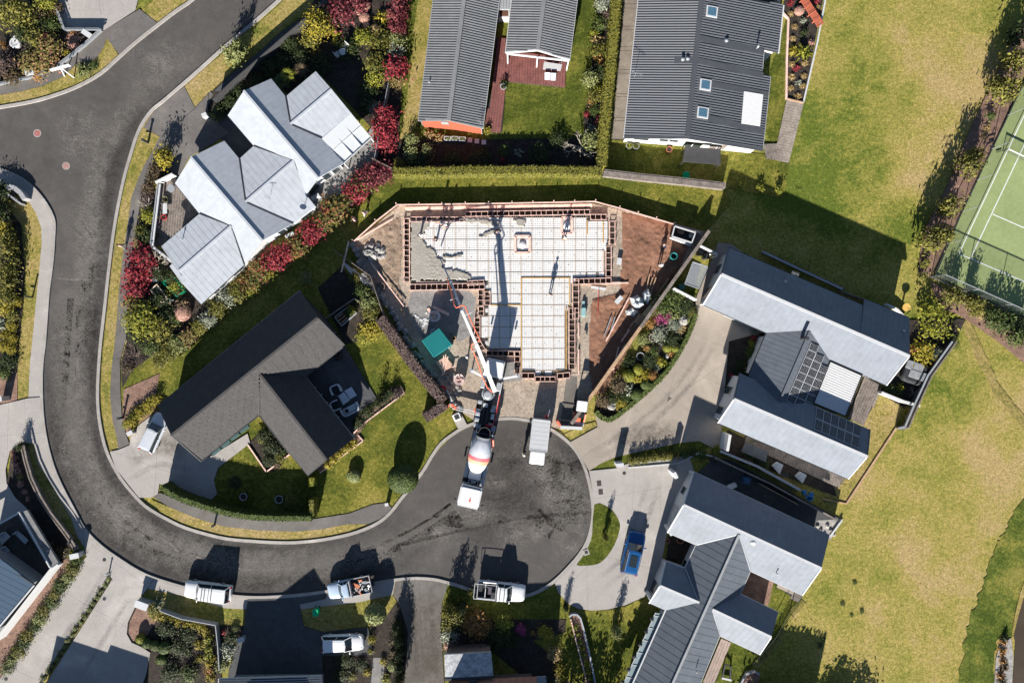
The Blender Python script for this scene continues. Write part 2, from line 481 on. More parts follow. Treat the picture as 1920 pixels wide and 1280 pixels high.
def film(name,pts,w,zz,m,n=4):
 """thin worn film along a line, dying out towards its edges and ends"""
 p=[at(u,v) for u,v in (cr(pts,n) if n>1 else pts)];N_=len(p);vs=[];fd=[];fs=[]
 for i,q in enumerate(p):
  a=p[max(0,i-1)];b=p[min(N_-1,i+1)];d=(b-a).normalized();sd=Vector((-d.y,d.x,0));e=min(1,i/(N_*.22+1e-6),(N_-1-i)/(N_*.22+1e-6))
  for k in range(5):t=(k-2)/2;c=q+sd*(w*.8*t);vs.append((c.x,c.y,zz));fd.append(e*(1-t*t))
 for i in range(N_-1):
  for k in range(4):fs.append((i*5+k,i*5+k+1,i*5+k+6,i*5+k+5))
 return film_obj(name,vs,fs,fd,m)
def film_obj(name,vs,fs,fd,m):
 me=bpy.data.meshes.new(name);me.from_pydata(vs,[],fs);at_=me.attributes.new('fade','FLOAT','POINT');at_.data.foreach_set('value',fd);me.materials.append(m)
 o=bpy.data.objects.new(name,me);COL.objects.link(o);o['kind']='structure';return o
def offs(pts,d):
 out=[]
 for i,p in enumerate(pts):
  a=pts[max(0,i-1)];b=pts[min(len(pts)-1,i+1)]
  dx,dy=b[0]-a[0],b[1]-a[1];l=math.hypot(dx,dy) or 1
  out.append((p[0]-dy/l*d,p[1]+dx/l*d))
 return out
MID=[(560,-40),(420,45),(330,112),(262,165),(210,225),(175,300),(158,380),(150,470),(143,560),(136,660),(133,740),(138,810),(155,880),(190,940),(240,990),(310,1030),(400,1055),(480,1065),(560,1062),(650,1048),(730,1022),(800,985),(850,950)]
z=0.0105
for d,w,m in ((-36,1.5,M_STAIN),(-20,.9,M_WEAR),(-6,1.1,M_WEAR),(10,1.0,M_WEAR),(22,.9,M_WEAR),(31,1.3,M_STAIN)):
 film('wheel_wear',offs(MID if d<0 else MID[8:],d),w*1.5,z,m,4);z+=0.0012
for r,w,m,a0,a1 in ((75,2.4,M_WEAR,-60,140),(112,2.2,M_WEAR,-70,40),(95,2.6,M_STAIN,-40,70)):
 pts=[(985+r*math.cos(math.radians(a)),935-r*math.sin(math.radians(a))*1.1) for a in range(a0,a1+1,15)]
 film('wheel_wear',pts,w*1.4,z,m,3);z+=0.0012
def blot(u,v,r,m,n=14,name='road_stain',seed=1,sy=1.0):
 global z
 q=random.Random(seed);r*=1.4;rim=cr([(u+r*q.uniform(.6,1.1)*math.cos(2*math.pi*k/n),v+sy*r*q.uniform(.6,1.1)*math.sin(2*math.pi*k/n)) for k in range(n)],3,True)
 vs=[];fd=[];fs=[];N_=len(rim)
 for t in (0.02,.35,.7,1):
  for p in rim:c=at(u+(p[0]-u)*t,v+(p[1]-v)*t);vs.append((c.x,c.y,z));fd.append((1-t)**.7)
 for i in range(3):
  for k in range(N_):fs.append((i*N_+k,i*N_+(k+1)%N_,(i+1)*N_+(k+1)%N_,(i+1)*N_+k))
 film_obj(name,vs,fs,fd,m);z+=0.0012
blot(985,900,95,M_STAIN,seed=21);blot(930,980,60,M_STAIN,seed=22);blot(1060,940,50,M_WEAR,seed=23,sy=1.6);blot(890,960,60,M_WEAR,seed=24,sy=.4);blot(820,1000,60,M_WEAR,seed=25,sy=.4);blot(120,640,24,M_WEAR,seed=26,sy=5);blot(165,620,18,M_STAIN,seed=27,sy=6);blot(230,960,50,M_DUST,seed=28,sy=.8);blot(330,1020,70,M_WEAR,seed=29,sy=.3);blot(300,120,80,M_WEAR,seed=30,sy=.6)
blot(958,868,17,M_STAIN,seed=2);blot(1020,885,30,M_WEAR,seed=3);blot(1030,910,26,M_DUST,seed=4,sy=1.6);blot(930,902,24,M_DUST,seed=5,sy=.6);blot(970,1000,40,M_WEAR,seed=6)
blot(1010,990,26,M_DUST,seed=9);blot(700,1040,45,M_WEAR,seed=10,sy=.5);blot(170,440,40,M_WEAR,seed=11,sy=2);blot(150,250,60,M_WEAR,seed=12)
for pts in ([(100,520),(125,523),(160,524),(196,522)],[(0,1067),(0,1067)],):
 if pts[0]!=pts[1]:film('road_seam',pts,0.2,z,M_DUST,2);z+=0.0015
film('road_seam',[(200,960),(290,1014),(360,1040),(440,1064),(520,1068)],0.2,z,M_DUST,4);z+=0.0015
film('road_seam',[(735,1024),(820,1005),(900,988),(990,970),(1105,962)],0.25,z,M_STAIN,4);z+=0.0015
M_LONG=grass_mat('long_grass',(0.18,0.17,0.042),(0.10,0.12,0.025),(0.055,0.08,0.015),(0.2,0.18,0.06),-.04,.09,.4)
M_TRACK=grass_mat('track_grass',(0.25,0.20,0.075),(0.19,0.165,0.055),(0.12,0.115,0.03),(0.30,0.22,0.12),.05,.1,.4)
sheet('lawn',[(228,690),(300,655),(400,590),(500,535),(600,450),(700,345),(760,330),(1130,330),(1360,350),(1372,382),(1322,436),(1115,380),(745,385),(660,455),(700,545),(770,630),(850,760),(895,792),(850,815),(811,855),(775,909),(735,959),(690,975),(597,975),(500,970),(390,955),(300,912),(296,800),(236,790),(226,740)],M_LAWN,'lawn')
sheet('lawn',[(760,-40),(1135,-40),(1112,180),(1105,240),(1128,322),(738,322),(745,270)],M_LUSH,'lawn')
sheet('dry_strip',[(790,-40),(818,-40),(812,10),(786,228),(770,250),(752,318),(738,322),(752,250),(768,150),(775,60)],M_BERM,'lawn')
sheet('lawn',[(1131,320),(1146,262),(1440,290),(1480,306),(1470,372),(1362,352)],M_LAWN,'lawn')
sheet('lawn',[(1445,270),(1433,240),(1440,140),(1460,90),(1475,30),(1476,190),(1456,270)],M_LUSH,'lawn')
sheet('lawn',[(843,1093),(880,1105),(915,1115),(955,1120),(990,1116),(1022,1103),(1040,1092),(1050,1112),(1070,1135),(1090,1143),(1140,1143),(1175,1135),(1213,1115),(1260,1080),(1250,1140),(1185,1300),(830,1300),(826,1171),(830,1130)],M_LAWN,'lawn')
sheet('lawn',[(1395,1150),(1430,1050),(1500,1110),(1503,1128),(1370,1300),(1300,1300)],M_LUSH,'lawn')
sheet('lawn',[(1590,800),(1645,722),(1692,750),(1680,803),(1590,942),(1545,930),(1560,890)],M_BERM,'lawn')
sheet('long_grass',[(1930,930),(1902,960),(1884,992),(1866,1026),(1852,1062),(1840,1100),(1826,1140),(1812,1186),(1803,1240),(1797,1300),(1860,1300),(1864,1235),(1874,1196),(1897,1190),(1904,1150),(1913,1115),(1930,1070)],M_LONG,'lawn',7,rag=2.2)
sheet('grass_track',[(1800,600),(1815,596),(1836,640),(1862,700),(1895,750),(1930,790),(1930,812),(1885,765),(1850,715),(1826,660)],M_TRACK,'lawn',5,rag=1.4)
sheet('berm',[(245,318),(254,290),(263,258),(270,240),(300,257),(287,283),(270,312),(262,330),(247,370),(240,420),(232,470),(225,532),(220,595),(216,640),(210,690),(207,740),(212,790),(220,820),(224,842),(206,844),(196,800),(190,750),(192,690),(196,640),(203,580),(210,515),(218,450),(226,400),(236,350)],M_BERM,'lawn')
sheet('berm',[(346,163),(380,132),(430,91),(484,46),(530,3),(570,-40),(640,-40),(602,0),(575,24),(530,57),(480,100),(440,130),(395,172),(366,202)],M_BERM,'lawn')
sheet('berm',[(262,23),(300,-10),(352,-30),(395,-45),(358,0),(328,20),(293,46)],M_BERM,'lawn')
sheet('berm',[(223,104),(208,82),(200,72),(196,88),(180,112),(160,118),(140,125),(118,145),(80,162),(40,172),(-20,182),(-20,200),(62,187),(108,173),(148,157),(188,134)],M_BERM,'lawn')
sheet('berm',[(-20,340),(20,355),(53,375),(69,399),(79,427),(79,455),(74,513),(69,558),(64,613),(57,681),(54,746),(34,749),(33,706),(36,654),(43,585),(48,534),(53,475),(40,420),(-20,380)],M_BERM,'lawn')
sheet('berm',[(48,830),(64,830),(72,850),(77,868),(134,969),(146,1006),(140,1018),(122,1004),(81,943),(53,874)],M_BERM,'lawn')
sheet('berm',[(282,935),(320,951),(370,971),(420,986),(480,993),(555,996),(605,991),(650,982),(690,982),(652,996),(603,1006),(555,1011),(517,1011),(480,1009),(426,1004),(376,992),(339,979),(302,960)],M_BERM,'lawn')
sheet('berm',[(278,1102),(340,1115),(423,1139),(461,1141),(459,1172),(418,1170),(406,1168),(342,1157),(303,1142),(290,1122)],M_BERM,'lawn')
sheet('berm',[(564,1141),(671,1128),(737,1114),(744,1128),(735,1150),(715,1166),(690,1173),(605,1184),(570,1172)],M_BERM,'lawn')
sheet('berm',[(1056,815),(1067,828),(1120,800),(1116,790),(1096,795)],M_BERM,'lawn')
sheet('berm',[(1104,882),(1130,866),(1152,857),(1180,850),(1272,830),(1310,826),(1332,836),(1290,852),(1182,866),(1155,877)],M_LUSH,'lawn')
def bed(pts,m=M_SOIL,name='garden_bed',s=0):return sheet(name,pts,m,'bed',s)
bed([(-30,-30),(97,-30),(122,56),(190,57),(160,85),(112,122),(95,130),(66,145),(0,158),(-30,162)])
bed([(318,300),(350,330),(330,342),(298,352),(286,462),(305,470),(378,572),(450,527),(560,452),(662,372),(700,335),(712,300),(728,312),(737,330),(700,352),(640,408),(560,482),(470,542),(380,602),(300,657),(250,692),(229,728),(228,677),(238,640),(241,570),(252,460),(265,372),(280,322),(296,296)])
bed([(602,-30),(762,-30),(748,270),(735,320),(702,320),(706,250),(592,130),(545,182),(508,145),(425,218),(388,210),(398,172),(440,132),(482,104),(532,60),(578,26)])
bed([(745,262),(905,262),(1122,258),(1126,320),(740,320)])
bed([(1138,-30),(1156,-30),(1126,310),(1098,268),(1094,225),(1108,150),(1112,60)])
bed([(1476,-30),(1549,-30),(1506,190),(1475,185),(1479,36),(1466,22)])
bed([(1300,556),(1305,585),(1282,642),(1262,680),(1222,724),(1185,757),(1142,787),(1115,770),(1160,718),(1250,590),(1275,548)])
bed([(258,1122),(303,1142),(342,1157),(406,1168),(412,1240),(420,1300),(262,1300),(275,1225),(266,1211),(248,1203),(239,1187),(241,1165)],M_SOIL)
bed([(262,1128),(300,1146),(295,1160),(272,1196),(250,1200),(242,1186),(244,1165)],M_BARK,'bark_mulch')
bed([(743,1128),(751,1134),(765,1182),(763,1228),(757,1300),(605,1300),(605,1229),(702,1226),(693,1174),(716,1166)])
bed([(700,1232),(722,1232),(716,1300),(694,1300)],M_GRAVEL,'gravel_strip')
bed([(412,1172),(460,1172),(440,1210),(428,1250),(412,1262)],M_SOIL)
bed([(826,1160),(1062,1160),(1060,1185),(1000,1200),(1050,1240),(1050,1300),(1020,1300),(925,1222),(834,1228)])
bed([(1068,1152),(1090,1156),(1120,1300),(1105,1300),(1085,1220)],M_BARK,'bark_mulch')
bed([(150,1030),(152,1058),(75,1172),(12,1257),(-20,1300),(-20,1190),(0,1195),(110,1060),(125,1040)],M_BARK,'bark_mulch')
bed([(206,1078),(212,1084),(68,1300),(50,1300)],M_SOIL)
bed([(-20,345),(10,385),(40,420),(47,500),(43,580),(34,660),(33,700),(34,748),(20,755),(-20,762)],M_SOIL)
bed([(0,690),(33,690),(33,750),(0,762),(-20,764),(-20,690)],M_BARK,'bark_mulch')
bed([(22,845),(48,830),(53,874),(81,943),(122,1004),(150,1036),(110,1054),(55,955),(30,930),(14,905)],M_SOIL)
bed([(232,730),(300,700),(290,755),(296,770),(262,795),(240,815),(230,790)],M_BARK,'bark_mulch')
bed([(465,832),(500,800),(545,850),(512,885),(500,880)],M_SOIL)
bed([(662,788),(757,724),(757,738),(690,790),(672,815),(664,812)],M_BARK,'bark_mulch')
bed([(600,885),(682,822),(672,812),(592,873)],M_BARK,'bark_mulch')
bed([(596,540),(640,500),(700,575),(712,592),(672,640),(648,645)],M_SOIL)
bed([(402,900),(590,895),(590,968),(470,968),(390,945),(305,915),(300,905),(395,935)],M_LUSH,'lawn')
bed([(1365,640),(1438,622),(1405,702),(1378,720),(1366,780),(1352,800)],M_SOIL)
bed([(1364,805),(1560,900),(1568,930),(1480,895),(1352,845)],M_SOIL)
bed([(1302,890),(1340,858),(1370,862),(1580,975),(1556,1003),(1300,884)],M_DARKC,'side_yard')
bed([(1530,975),(1580,972),(1556,1012),(1532,992)],M_STONE,'stone_mulch')
bed([(1255,1000),(1305,1020),(1283,1062),(1248,1050)],M_SOIL);bed([(1408,1070),(1450,1090),(1440,1135),(1390,1112)],M_BARK,'bark_mulch')
bed([(1705,600),(1810,598),(1790,640),(1695,765),(1645,735),(1660,720)],M_SOIL)
bed([(1375,1300),(1395,1260),(1412,1256),(1424,1262),(1420,1300)],M_BARK,'bark_mulch')
bed([(1862,1300),(1866,1235),(1876,1197),(1895,1195),(1899,1230),(1896,1300)],M_STONE,'gravel_bank')
bed([(1915,150),(1800,404),(1742,520),(1720,515),(1728,440),(1770,360),(1815,250),(1880,110),(1930,20),(1930,110)],M_BARK,'bark_mulch')
bed([(1742,528),(1930,612),(1930,690),(1870,640),(1800,592),(1760,575)],M_BARK,'bark_mulch')
def path(pts,m=M_PATH_A,name='footpath',s=0):return sheet(name,pts,m,'path',s)
p=path([(-20,322)]+[(u-2,v) for u,v in ROAD_L[:27]]+[(280,1103),(248,1092),(215,1072),(163,1030),(146,1006),(134,969),(72,868),(64,830),(54,746),(57,681),(64,613),(69,558),(74,513),(79,455),(78,427),(68,399),(52,374),(30,355),(-20,340)],M_CONC)
path([(285,1084),(342,1101),(392,1112),(435,1118),(466,1121),(462,1141),(423,1139),(340,1115),(278,1102)],M_CONC)
path([(616,1110),(655,1103),(695,1096),(741,1089),(737,1114),(671,1128),(564,1141),(562,1132),(610,1122)],M_CONC)
path([(300,257),(366,202),(395,172),(400,178),(372,240),(330,300),(318,320),(296,325),(281,322),(265,372),(257,420),(252,460),(246,490),(238,520),(240,570),(237,640),(234,645),(226,677),(226,727),(229,780),(237,815),(244,834),(222,842),(220,820),(212,790),(207,740),(210,690),(216,640),(220,595),(225,532),(232,470),(240,420),(247,370),(262,330),(270,312),(287,283)])
path([(302,257),(270,240),(287,212),(309,194),(337,170),(346,163),(366,203)])
path([(287,930),(300,923),(375,952),(430,967),(480,975),(592,972),(655,962),(700,945),(726,942),(738,955),(717,970),(692,981),(650,982),(605,991),(555,996),(480,993),(420,986),(370,971),(320,951)])
path([(-20,160),(0,158),(66,145),(95,130),(132,104),(163,83),(196,58),(200,72),(196,88),(180,112),(160,118),(140,125),(118,145),(80,162),(40,172),(-20,182)])
path([(196,58),(262,18),(298,46),(226,105),(208,82),(200,72)])
path([(402,172),(440,134),(482,102),(532,58),(578,26),(600,5),(640,-40),(660,-40),(610,8),(580,34),(486,112),(420,172)],M_DARKC)
def drive(pts,m,cuts,name='driveway',s=0):
 b=sheet(name,pts,M_JOINT,'drive',s)
 slabs(b,cr(pts,s,True) if s else pts,m,cuts)
 return b
drive([(100,-40),(270,-40),(255,20),(196,58),(122,56),(98,-5)],M_CONC,[(95,20,262,20),(180,-40,196,60)])
drive([(303,258),(366,205),(392,176),(390,215),(430,250),(375,285),(355,296),(338,330),(318,320),(330,300)],M_PATH_A,[(330,228,420,262),(300,290,400,215)])
drive([(-40,768),(34,751),(54,746),(81,744),(80,765),(83,795),(90,835),(64,831),(40,829),(20,845),(12,880),(14,905),(30,932),(55,955),(10,985),(-40,985)],M_CONC,[(-40,820,60,812),(18,740,14,900),(48,740,50,840),(-40,880,20,880)])
drive([(158,990),(172,1008),(226,1052),(287,1085),(279,1101),(261,1122),(241,1165),(239,1187),(248,1203),(266,1211),(283,1222),(275,1262),(262,1300),(75,1300),(212,1084),(206,1078),(60,1300),(-20,1300),(12,1257),(75,1172),(150,1060),(163,1042)],M_CONC,[(160,1050,275,1125),(120,1108,250,1180),(75,1180,262,1270),(215,1060,120,1230),(200,1040,240,1070),(20,1250,200,1330),(245,1150,130,1320),(150,1060,60,1200)])
drive([(467,1121),(530,1120),(575,1116),(614,1110),(612,1120),(562,1132),(564,1141),(570,1172),(605,1184),(690,1174),(702,1226),(605,1228),(605,1300),(425,1300),(430,1250),(442,1210),(459,1172),(462,1141)],M_DARKC,[(440,1162,570,1160),(440,1215,620,1212),(505,1110,500,1300),(560,1140,562,1300),(600,1184,606,1240)])
drive([(742,1089),(780,1086),(812,1088),(840,1094),(829,1130),(826,1171),(829,1209),(834,1300),(757,1300),(763,1228),(765,1182),(750,1134),(738,1114)],M_BROWNC,[(735,1125,850,1125),(735,1178,850,1178),(735,1227,850,1226),(786,1080,795,1300)])
drive([(1104,882),(1155,877),(1182,866),(1290,852),(1302,884),(1284,945),(1250,1000),(1240,1050),(1213,1115),(1172,1133),(1140,1141),(1110,1143),(1085,1140),(1065,1131),(1047,1110),(1040,1092),(1067,1065),(1087,1042),(1102,1017),(1112,985),(1115,955),(1111,920)],M_CONC,[(1110,935,1290,905),(1190,860,1175,1140),(1100,1060,1102,1150),(1240,850,1235,1060),(1165,1050,1260,1075),(1040,1120,1110,1052)])
sheet('lawn_island',[(1114,945),(1135,947),(1150,958),(1160,975),(1162,990),(1152,1020),(1135,1045),(1120,1056),(1100,1059),(1081,1058),(1090,1045),(1102,1025),(1110,1000)],M_LUSH,'top',2)
drive([(1067,829),(1120,800),(1116,776),(1142,789),(1185,759),(1223,726),(1262,683),(1284,644),(1307,587),(1303,562),(1338,478),(1345,455),(1372,458),(1400,480),(1440,620),(1366,640),(1352,800),(1352,845),(1330,836),(1310,826),(1272,830),(1180,850),(1152,857),(1130,866),(1104,882),(1092,860),(1079,841)],M_TAN,[(1115,780,1150,870),(1180,750,1260,860),(1222,720,1350,810),(1262,680,1370,730),(1290,620,1420,680),(1100,850,1330,700),(1230,830,1300,560)])
drive([(207,846),(222,843),(244,834),(247,812),(262,796),(296,770),(345,800),(392,857),(465,812),(470,830),(410,876),(402,900),(408,925),(395,938),(300,906),(297,925),(285,932),(262,932),(240,905),(219,878)],M_CONC,[(225,850,400,915),(300,780,290,935),(350,800,345,930),(400,850,425,870),(432,830,445,850)])
b=sheet('patio',[(560,690),(646,648),(708,748),(671,777),(665,822),(600,770)],M_JOINT,'drive')
slabs(b,[(560,690),(646,648),(708,748),(671,777),(665,822),(600,770)],M_DARKC,[(590,660,690,830),(620,640,720,790),(560,720,690,640),(590,770,720,690),(620,810,730,730)])
M_GREYC=asphalt_mat('grey_concrete',(0.20,0.195,0.19),(0.235,0.228,0.22),.2)
sheet('courtyard',[(425,216),(478,272),(450,300),(418,262),(395,240)],M_DARKC,'drive')  # charcoal colour stands in for the shade between the gables
b=sheet('terrace',[(590,340),(650,300),(700,235),(704,300),(660,345),(600,398),(575,375)],M_JOINT,'drive')
slabs(b,[(590,340),(650,300),(700,235),(704,300),(660,345),(600,398),(575,375)],M_GREYC,[(600,330,640,380),(640,300,680,340),(580,390,710,280),(670,270,710,310)])
b=sheet('side_path',[(1171,-20),(1200,-20),(1174,262),(1147,262)],M_BROWNC,'drive')
slabs(b,[(1172,-20),(1198,-20),(1173,260),(1148,260)],asphalt_mat('brown_paver',(.15,.125,.10),(.21,.18,.15),.35),[(1140,y,1210,y+1) for y in (8,16,50,56,88,96,131,138,176,182,221,227)],'paver',0.06)
M_DAMP=wear_mat('damp_mark',(0.10,0.082,0.065),0.12,0.34,0.35,.45);M_TYRE=wear_mat('tyre_mark',(0.07,0.066,0.062),0.14,0.38,0.5,.28)
def mark(pts,w,m,name='damp_mark'):
 L_=LAYER['top'];film(name,pts,w*1.3,L_[0]-.012,m,5);L_[0]+=.0012
mark([(1093,820),(1101,850),(1112,878)],1.1,M_DAMP);mark([(1320,740),(1345,720),(1352,690)],2.0,M_DAMP);mark([(1190,770),(1240,740),(1290,690)],1.6,M_DAMP);mark([(1150,830),(1200,815),(1290,805)],1.4,M_DAMP)
mark([(1100,850),(1180,805),(1270,720),(1330,630)],.35,M_TYRE,'tyre_mark');mark([(1108,862),(1190,818),(1282,734),(1345,640)],.35,M_TYRE,'tyre_mark')
mark([(770,1095),(778,1180),(782,1290)],.4,M_TYRE,'tyre_mark');mark([(806,1095),(812,1180),(818,1290)],.4,M_TYRE,'tyre_mark');mark([(795,1100),(800,1200),(806,1290)],2.6,M_DAMP)
mark([(1130,1100),(1180,1060),(1210,980),(1240,900)],.35,M_TYRE,'tyre_mark');mark([(1115,1085),(1165,1045),(1192,970),(1218,895)],.35,M_TYRE,'tyre_mark')
mark([(205,1060),(150,1150),(70,1270)],.4,M_TYRE,'tyre_mark');mark([(250,1110),(200,1190),(150,1270)],.4,M_TYRE,'tyre_mark');mark([(235,860),(300,830),(350,850)],1.5,M_DAMP);mark([(240,900),(300,870),(360,880)],.4,M_TYRE,'tyre_mark')
court=sheet('tennis_court',[(1752,516),(1800,405),(1850,300),(1923,148),(1990,20),(2200,100),(2200,720),(1925,598)],mat('court_green',(0.225,0.275,0.12),0.9,var=0.10,scale=0.25,fine=(3,0.08)),'top')
cb=sheet('court_surround',[(1749,517),(1797,405),(1848,298),(1921,147),(1923,148),(1850,300),(1800,405),(1754,515)],M_DARK,'top')
def line(name,a,b,w=0.09,m=M_WHITE,par=None):
 L=LAYER['top'];zz=L[0];L[0]+=0.0012
 p,q=at(*a),at(*b);mb=MB();mb.bar(p+Vector((0,0,zz)),q+Vector((0,0,zz)),w,0.003)
 return mb.obj(name,m,par)
for a,c in (((1796,476),(1990,66)),((1817.5,485.5),(2012,75)),((1796,476),(2010,567)),((1859,402),(2030,476))):
 line('court_line',a,c,0.11,M_WHITE,court)
w_m=mat('brown_water',(0.060,0.045,0.030),0.15,var=0.2,scale=0.2,spec=0.5)
sheet('water',[(1930,1085),(1915,1122),(1905,1157),(1899,1188),(1902,1205),(1899,1260),(1894,1310),(2300,1310),(2300,1000)],w_m,'bed')
sheet('water_edge',[(1930,1060),(1912,1110),(1902,1150),(1896,1188),(1899,1190),(1907,1157),(1917,1122),(1930,1088)],M_BERM,'bed')
site=sheet('site_ground',[(662,458),(748,386),(1112,382),(1160,393),(1312,432),(1328,436),(1066,800),(1044,803),(1010,790),(985,785),(937,783),(912,786),(892,790),(850,762),(800,682),(770,632),(700,546)],M_SAND,'bed')
def mound(name,pts,m,hmax,n=46,seed=3,edge=9.0):
 """rough earth: a heightfield cut to a polygon"""
 rnd=random.Random(seed)
 us=[p[0] for p in pts];vs=[p[1] for p in pts]
 u0,u1,v0,v1=min(us),max(us),min(vs),max(vs)
 st=max(u1-u0,v1-v0)/n
 nu=int((u1-u0)/st)+2;nv=int((v1-v0)/st)+2
 from mathutils import noise as nz
 def dist(u,v):
  d=1e9
  for i in range(len(pts)):
   ax,ay=pts[i-1];bx,by=pts[i]
   dx,dy=bx-ax,by-ay
   t=max(0,min(1,((u-ax)*dx+(v-ay)*dy)/(dx*dx+dy*dy+1e-9)))
   d=min(d,math.hypot(u-ax-t*dx,v-ay-t*dy))
  return d
 mb=MB();idx={}
 for j in range(nv):
  for i in range(nu):
   u,v=u0+i*st,v0+j*st
   if inside((u,v),pts):
    d=min(1,dist(u,v)/edge)
    h=nz.noise(Vector((u*.045,v*.045,seed)))*.5+.5
    h+=nz.noise(Vector((u*.16,v*.16,seed+5)))*.55+nz.noise(Vector((u*.42,v*.42,seed+9)))*.45
    idx[(i,j)]=len(mb.v)
    mb.v.append(at(u+rnd.uniform(-.2,.2)*st,v+rnd.uniform(-.2,.2)*st)+Vector((0,0,0.125+d*max(0.0,h)*hmax)))
 for (i,j) in list(idx):
  q=[(i,j),(i,j+1),(i+1,j+1),(i+1,j)]
  if all(k in idx for k in q):
   mb.f.append(tuple(idx[k] for k in q));mb.m.append(0)
 mb.smooth=True
 return mb.obj(name,m,kind='structure')
mound('site_dirt',[(1164,396),(1266,420),(1300,445),(1272,510),(1240,560),(1205,610),(1180,655),(1150,712),(1132,742),(1112,742),(1104,700),(1102,640),(1108,560),(1160,548),(1166,470)],M_DIRT,0.14,130,3,8)
mound('site_dirt',[(700,430),(752,404),(756,470),(750,530),(760,570),(735,545),(705,500)],mat('pale_spoil',(0.25,0.185,0.135),0.95,var=0.3,scale=0.8,fine=(5,.3),bump=.7),0.16,52,7,8)
sheet('gravel_pad',[(772,546),(880,545),(890,580),(880,630),(850,640),(800,640),(775,600)],M_GRAVEL,'bed',2)
sheet('gravel_pad',[(945,665),(975,660),(978,700),(985,712),(940,716)],M_GRAVEL,'bed',1)
sheet('concrete_crossing',[(1062,705),(1082,705),(1082,760),(1062,800),(1050,798)],M_BROWNC,'bed')
# ---------------------------------------------------------------- houses
def plane_of(pts):
 """pts: (u, v) or (u, v, z) seen positions, three of them with a height: all corners of one flat roof plane"""
 k=[at(*p) for p in pts if len(p)==3][:3]
 n=(k[1]-k[0]).cross(k[2]-k[0]).normalized()
 if n.z<0:n=-n
 C=Vector((0,0,HT));out=[]
 for p in pts:
  g=at(p[0],p[1]);d=g-C
  t=(k[0]-C).dot(n)/d.dot(n)
  out.append(C+d*t)
 return out,n
def roofmat(name,c,rough=0.6,var=0.09,scale=0.45):
 return mat(name,c,rough,0.0,var,scale,fine=(1.6,0.07),spec=0.12)
R_WHITE=roofmat('pale_roof_steel',(0.36,0.385,0.42),var=.045)
R_GREY=roofmat('silver_roof_steel',(0.26,0.27,0.278))
R_SLATE=roofmat('slate_roof_steel',(0.105,0.120,0.140))
R_BLUE=roofmat('blue_grey_roof_steel',(0.162,0.180,0.208))
R_CHAR=roofmat('charcoal_roof_steel',(0.062,0.067,0.077))
R_MID=roofmat('mid_grey_roof_steel',(0.17,0.175,0.18))
R_TILE=mat('dark_roof_tile',(0.056,0.054,0.054),0.85,0,0.12,1.2,fine=(7,0.2))
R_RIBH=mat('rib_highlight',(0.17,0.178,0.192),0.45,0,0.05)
def lines_in(poly3,n,along,step,start=0.5):
 """spans of parallel lines (direction along, spacing step) across a planar polygon"""
 o=poly3[0];a=along-n*along.dot(n);a.normalize();b=n.cross(a)
 P=[((p-o).dot(a),(p-o).dot(b)) for p in poly3]
 lo=min(p[1] for p in P);hi=max(p[1] for p in P)
 y=lo+step*start
 while y<hi:
  xs=[]
  for i in range(len(P)):
   (x0,y0),(x1,y1)=P[i-1],P[i]
   if (y0>y)!=(y1>y):xs.append(x0+(y-y0)/(y1-y0)*(x1-x0))
  xs.sort()
  for i in range(0,len(xs)-1,2):
   yield o+a*xs[i]+b*y,o+a*xs[i+1]+b*y,y-lo
  y+=step
def roof_plane(house,pts,m,style='tray',name='roof',t=0.16,ribm=None,pitch=None,lift=0.0):
 P,n=plane_of(pts)
 P=[p+n*lift for p in P]
 mb=MB();mb.slab(P,t)
 r=mb.obj(name,m,house,True)
 f=Vector((n.x,n.y,0))
 if f.length<1e-4:f=Vector((0,1,0))
 f.normalize();fall=(f-n*f.dot(n)).normalized();lev=n.cross(fall)
 rb=MB()
 if style=='corr':
  for p,q,y in lines_in(P,n,fall,pitch or 0.27):
   if (q-p).length<0.15:continue
   rb.bar(p+n*0.02,q+n*0.02,0.11,0.075)
  rb.obj('roof_rib',ribm or m,r,True,'stuff')
 elif style=='tray':
  for p,q,y in lines_in(P,n,fall,pitch or 0.62):
   if (q-p).length<0.15:continue
   rb.bar(p+n*0.004,q+n*0.004,0.022,0.014 if ribm is None else .016)
  rb.obj('roof_seam',ribm or m,r,True,'stuff')
 elif style=='tile':
  c=0;rnd=random.Random(5)
  for p,q,y in lines_in(P,n,lev,0.36,0.5):
   L=(q-p).length;d=(q-p).normalized();c+=1
   x=-0.36*(c%3)/1.0-rnd.uniform(0,.2)
   down=fall*0.17
   while x<L:
    a,b2=max(0.0,x+.012),min(L,x+1.02)
    if b2-a>0.08:
     h=0.022+rnd.uniform(0,.014);g0=p+d*a;g1=p+d*b2
     lo0,lo1,hi0,hi1=g0+down,g1+down,g0-down,g1-down
     rb.face([hi0+n*.004,lo0+n*h,lo1+n*h,hi1+n*.004])
     rb.face([lo0+n*h,lo0,lo1,lo1+n*h])
    x+=1.04
  rb.obj('roof_tile',m,r,True,'stuff')
 return r,P,n
def walls(house,outline,m,inset=0.42,drop=0.22,name='wall'):
 pts=[at(*p) for p in outline]
 ins=offset_poly([(p.x,p.y) for p in pts],inset)
 zs=[p.z-drop for p in pts]
 mb=MB();n=len(ins)
 for i in range(n):
  j=(i+1)%n
  mb.face([(ins[i].x,ins[i].y,-0.02),(ins[j].x,ins[j].y,-0.02),(ins[j].x,ins[j].y,zs[j]),(ins[i].x,ins[i].y,zs[i])])
 w=mb.obj(name,m,house,True)
 return w,ins,zs
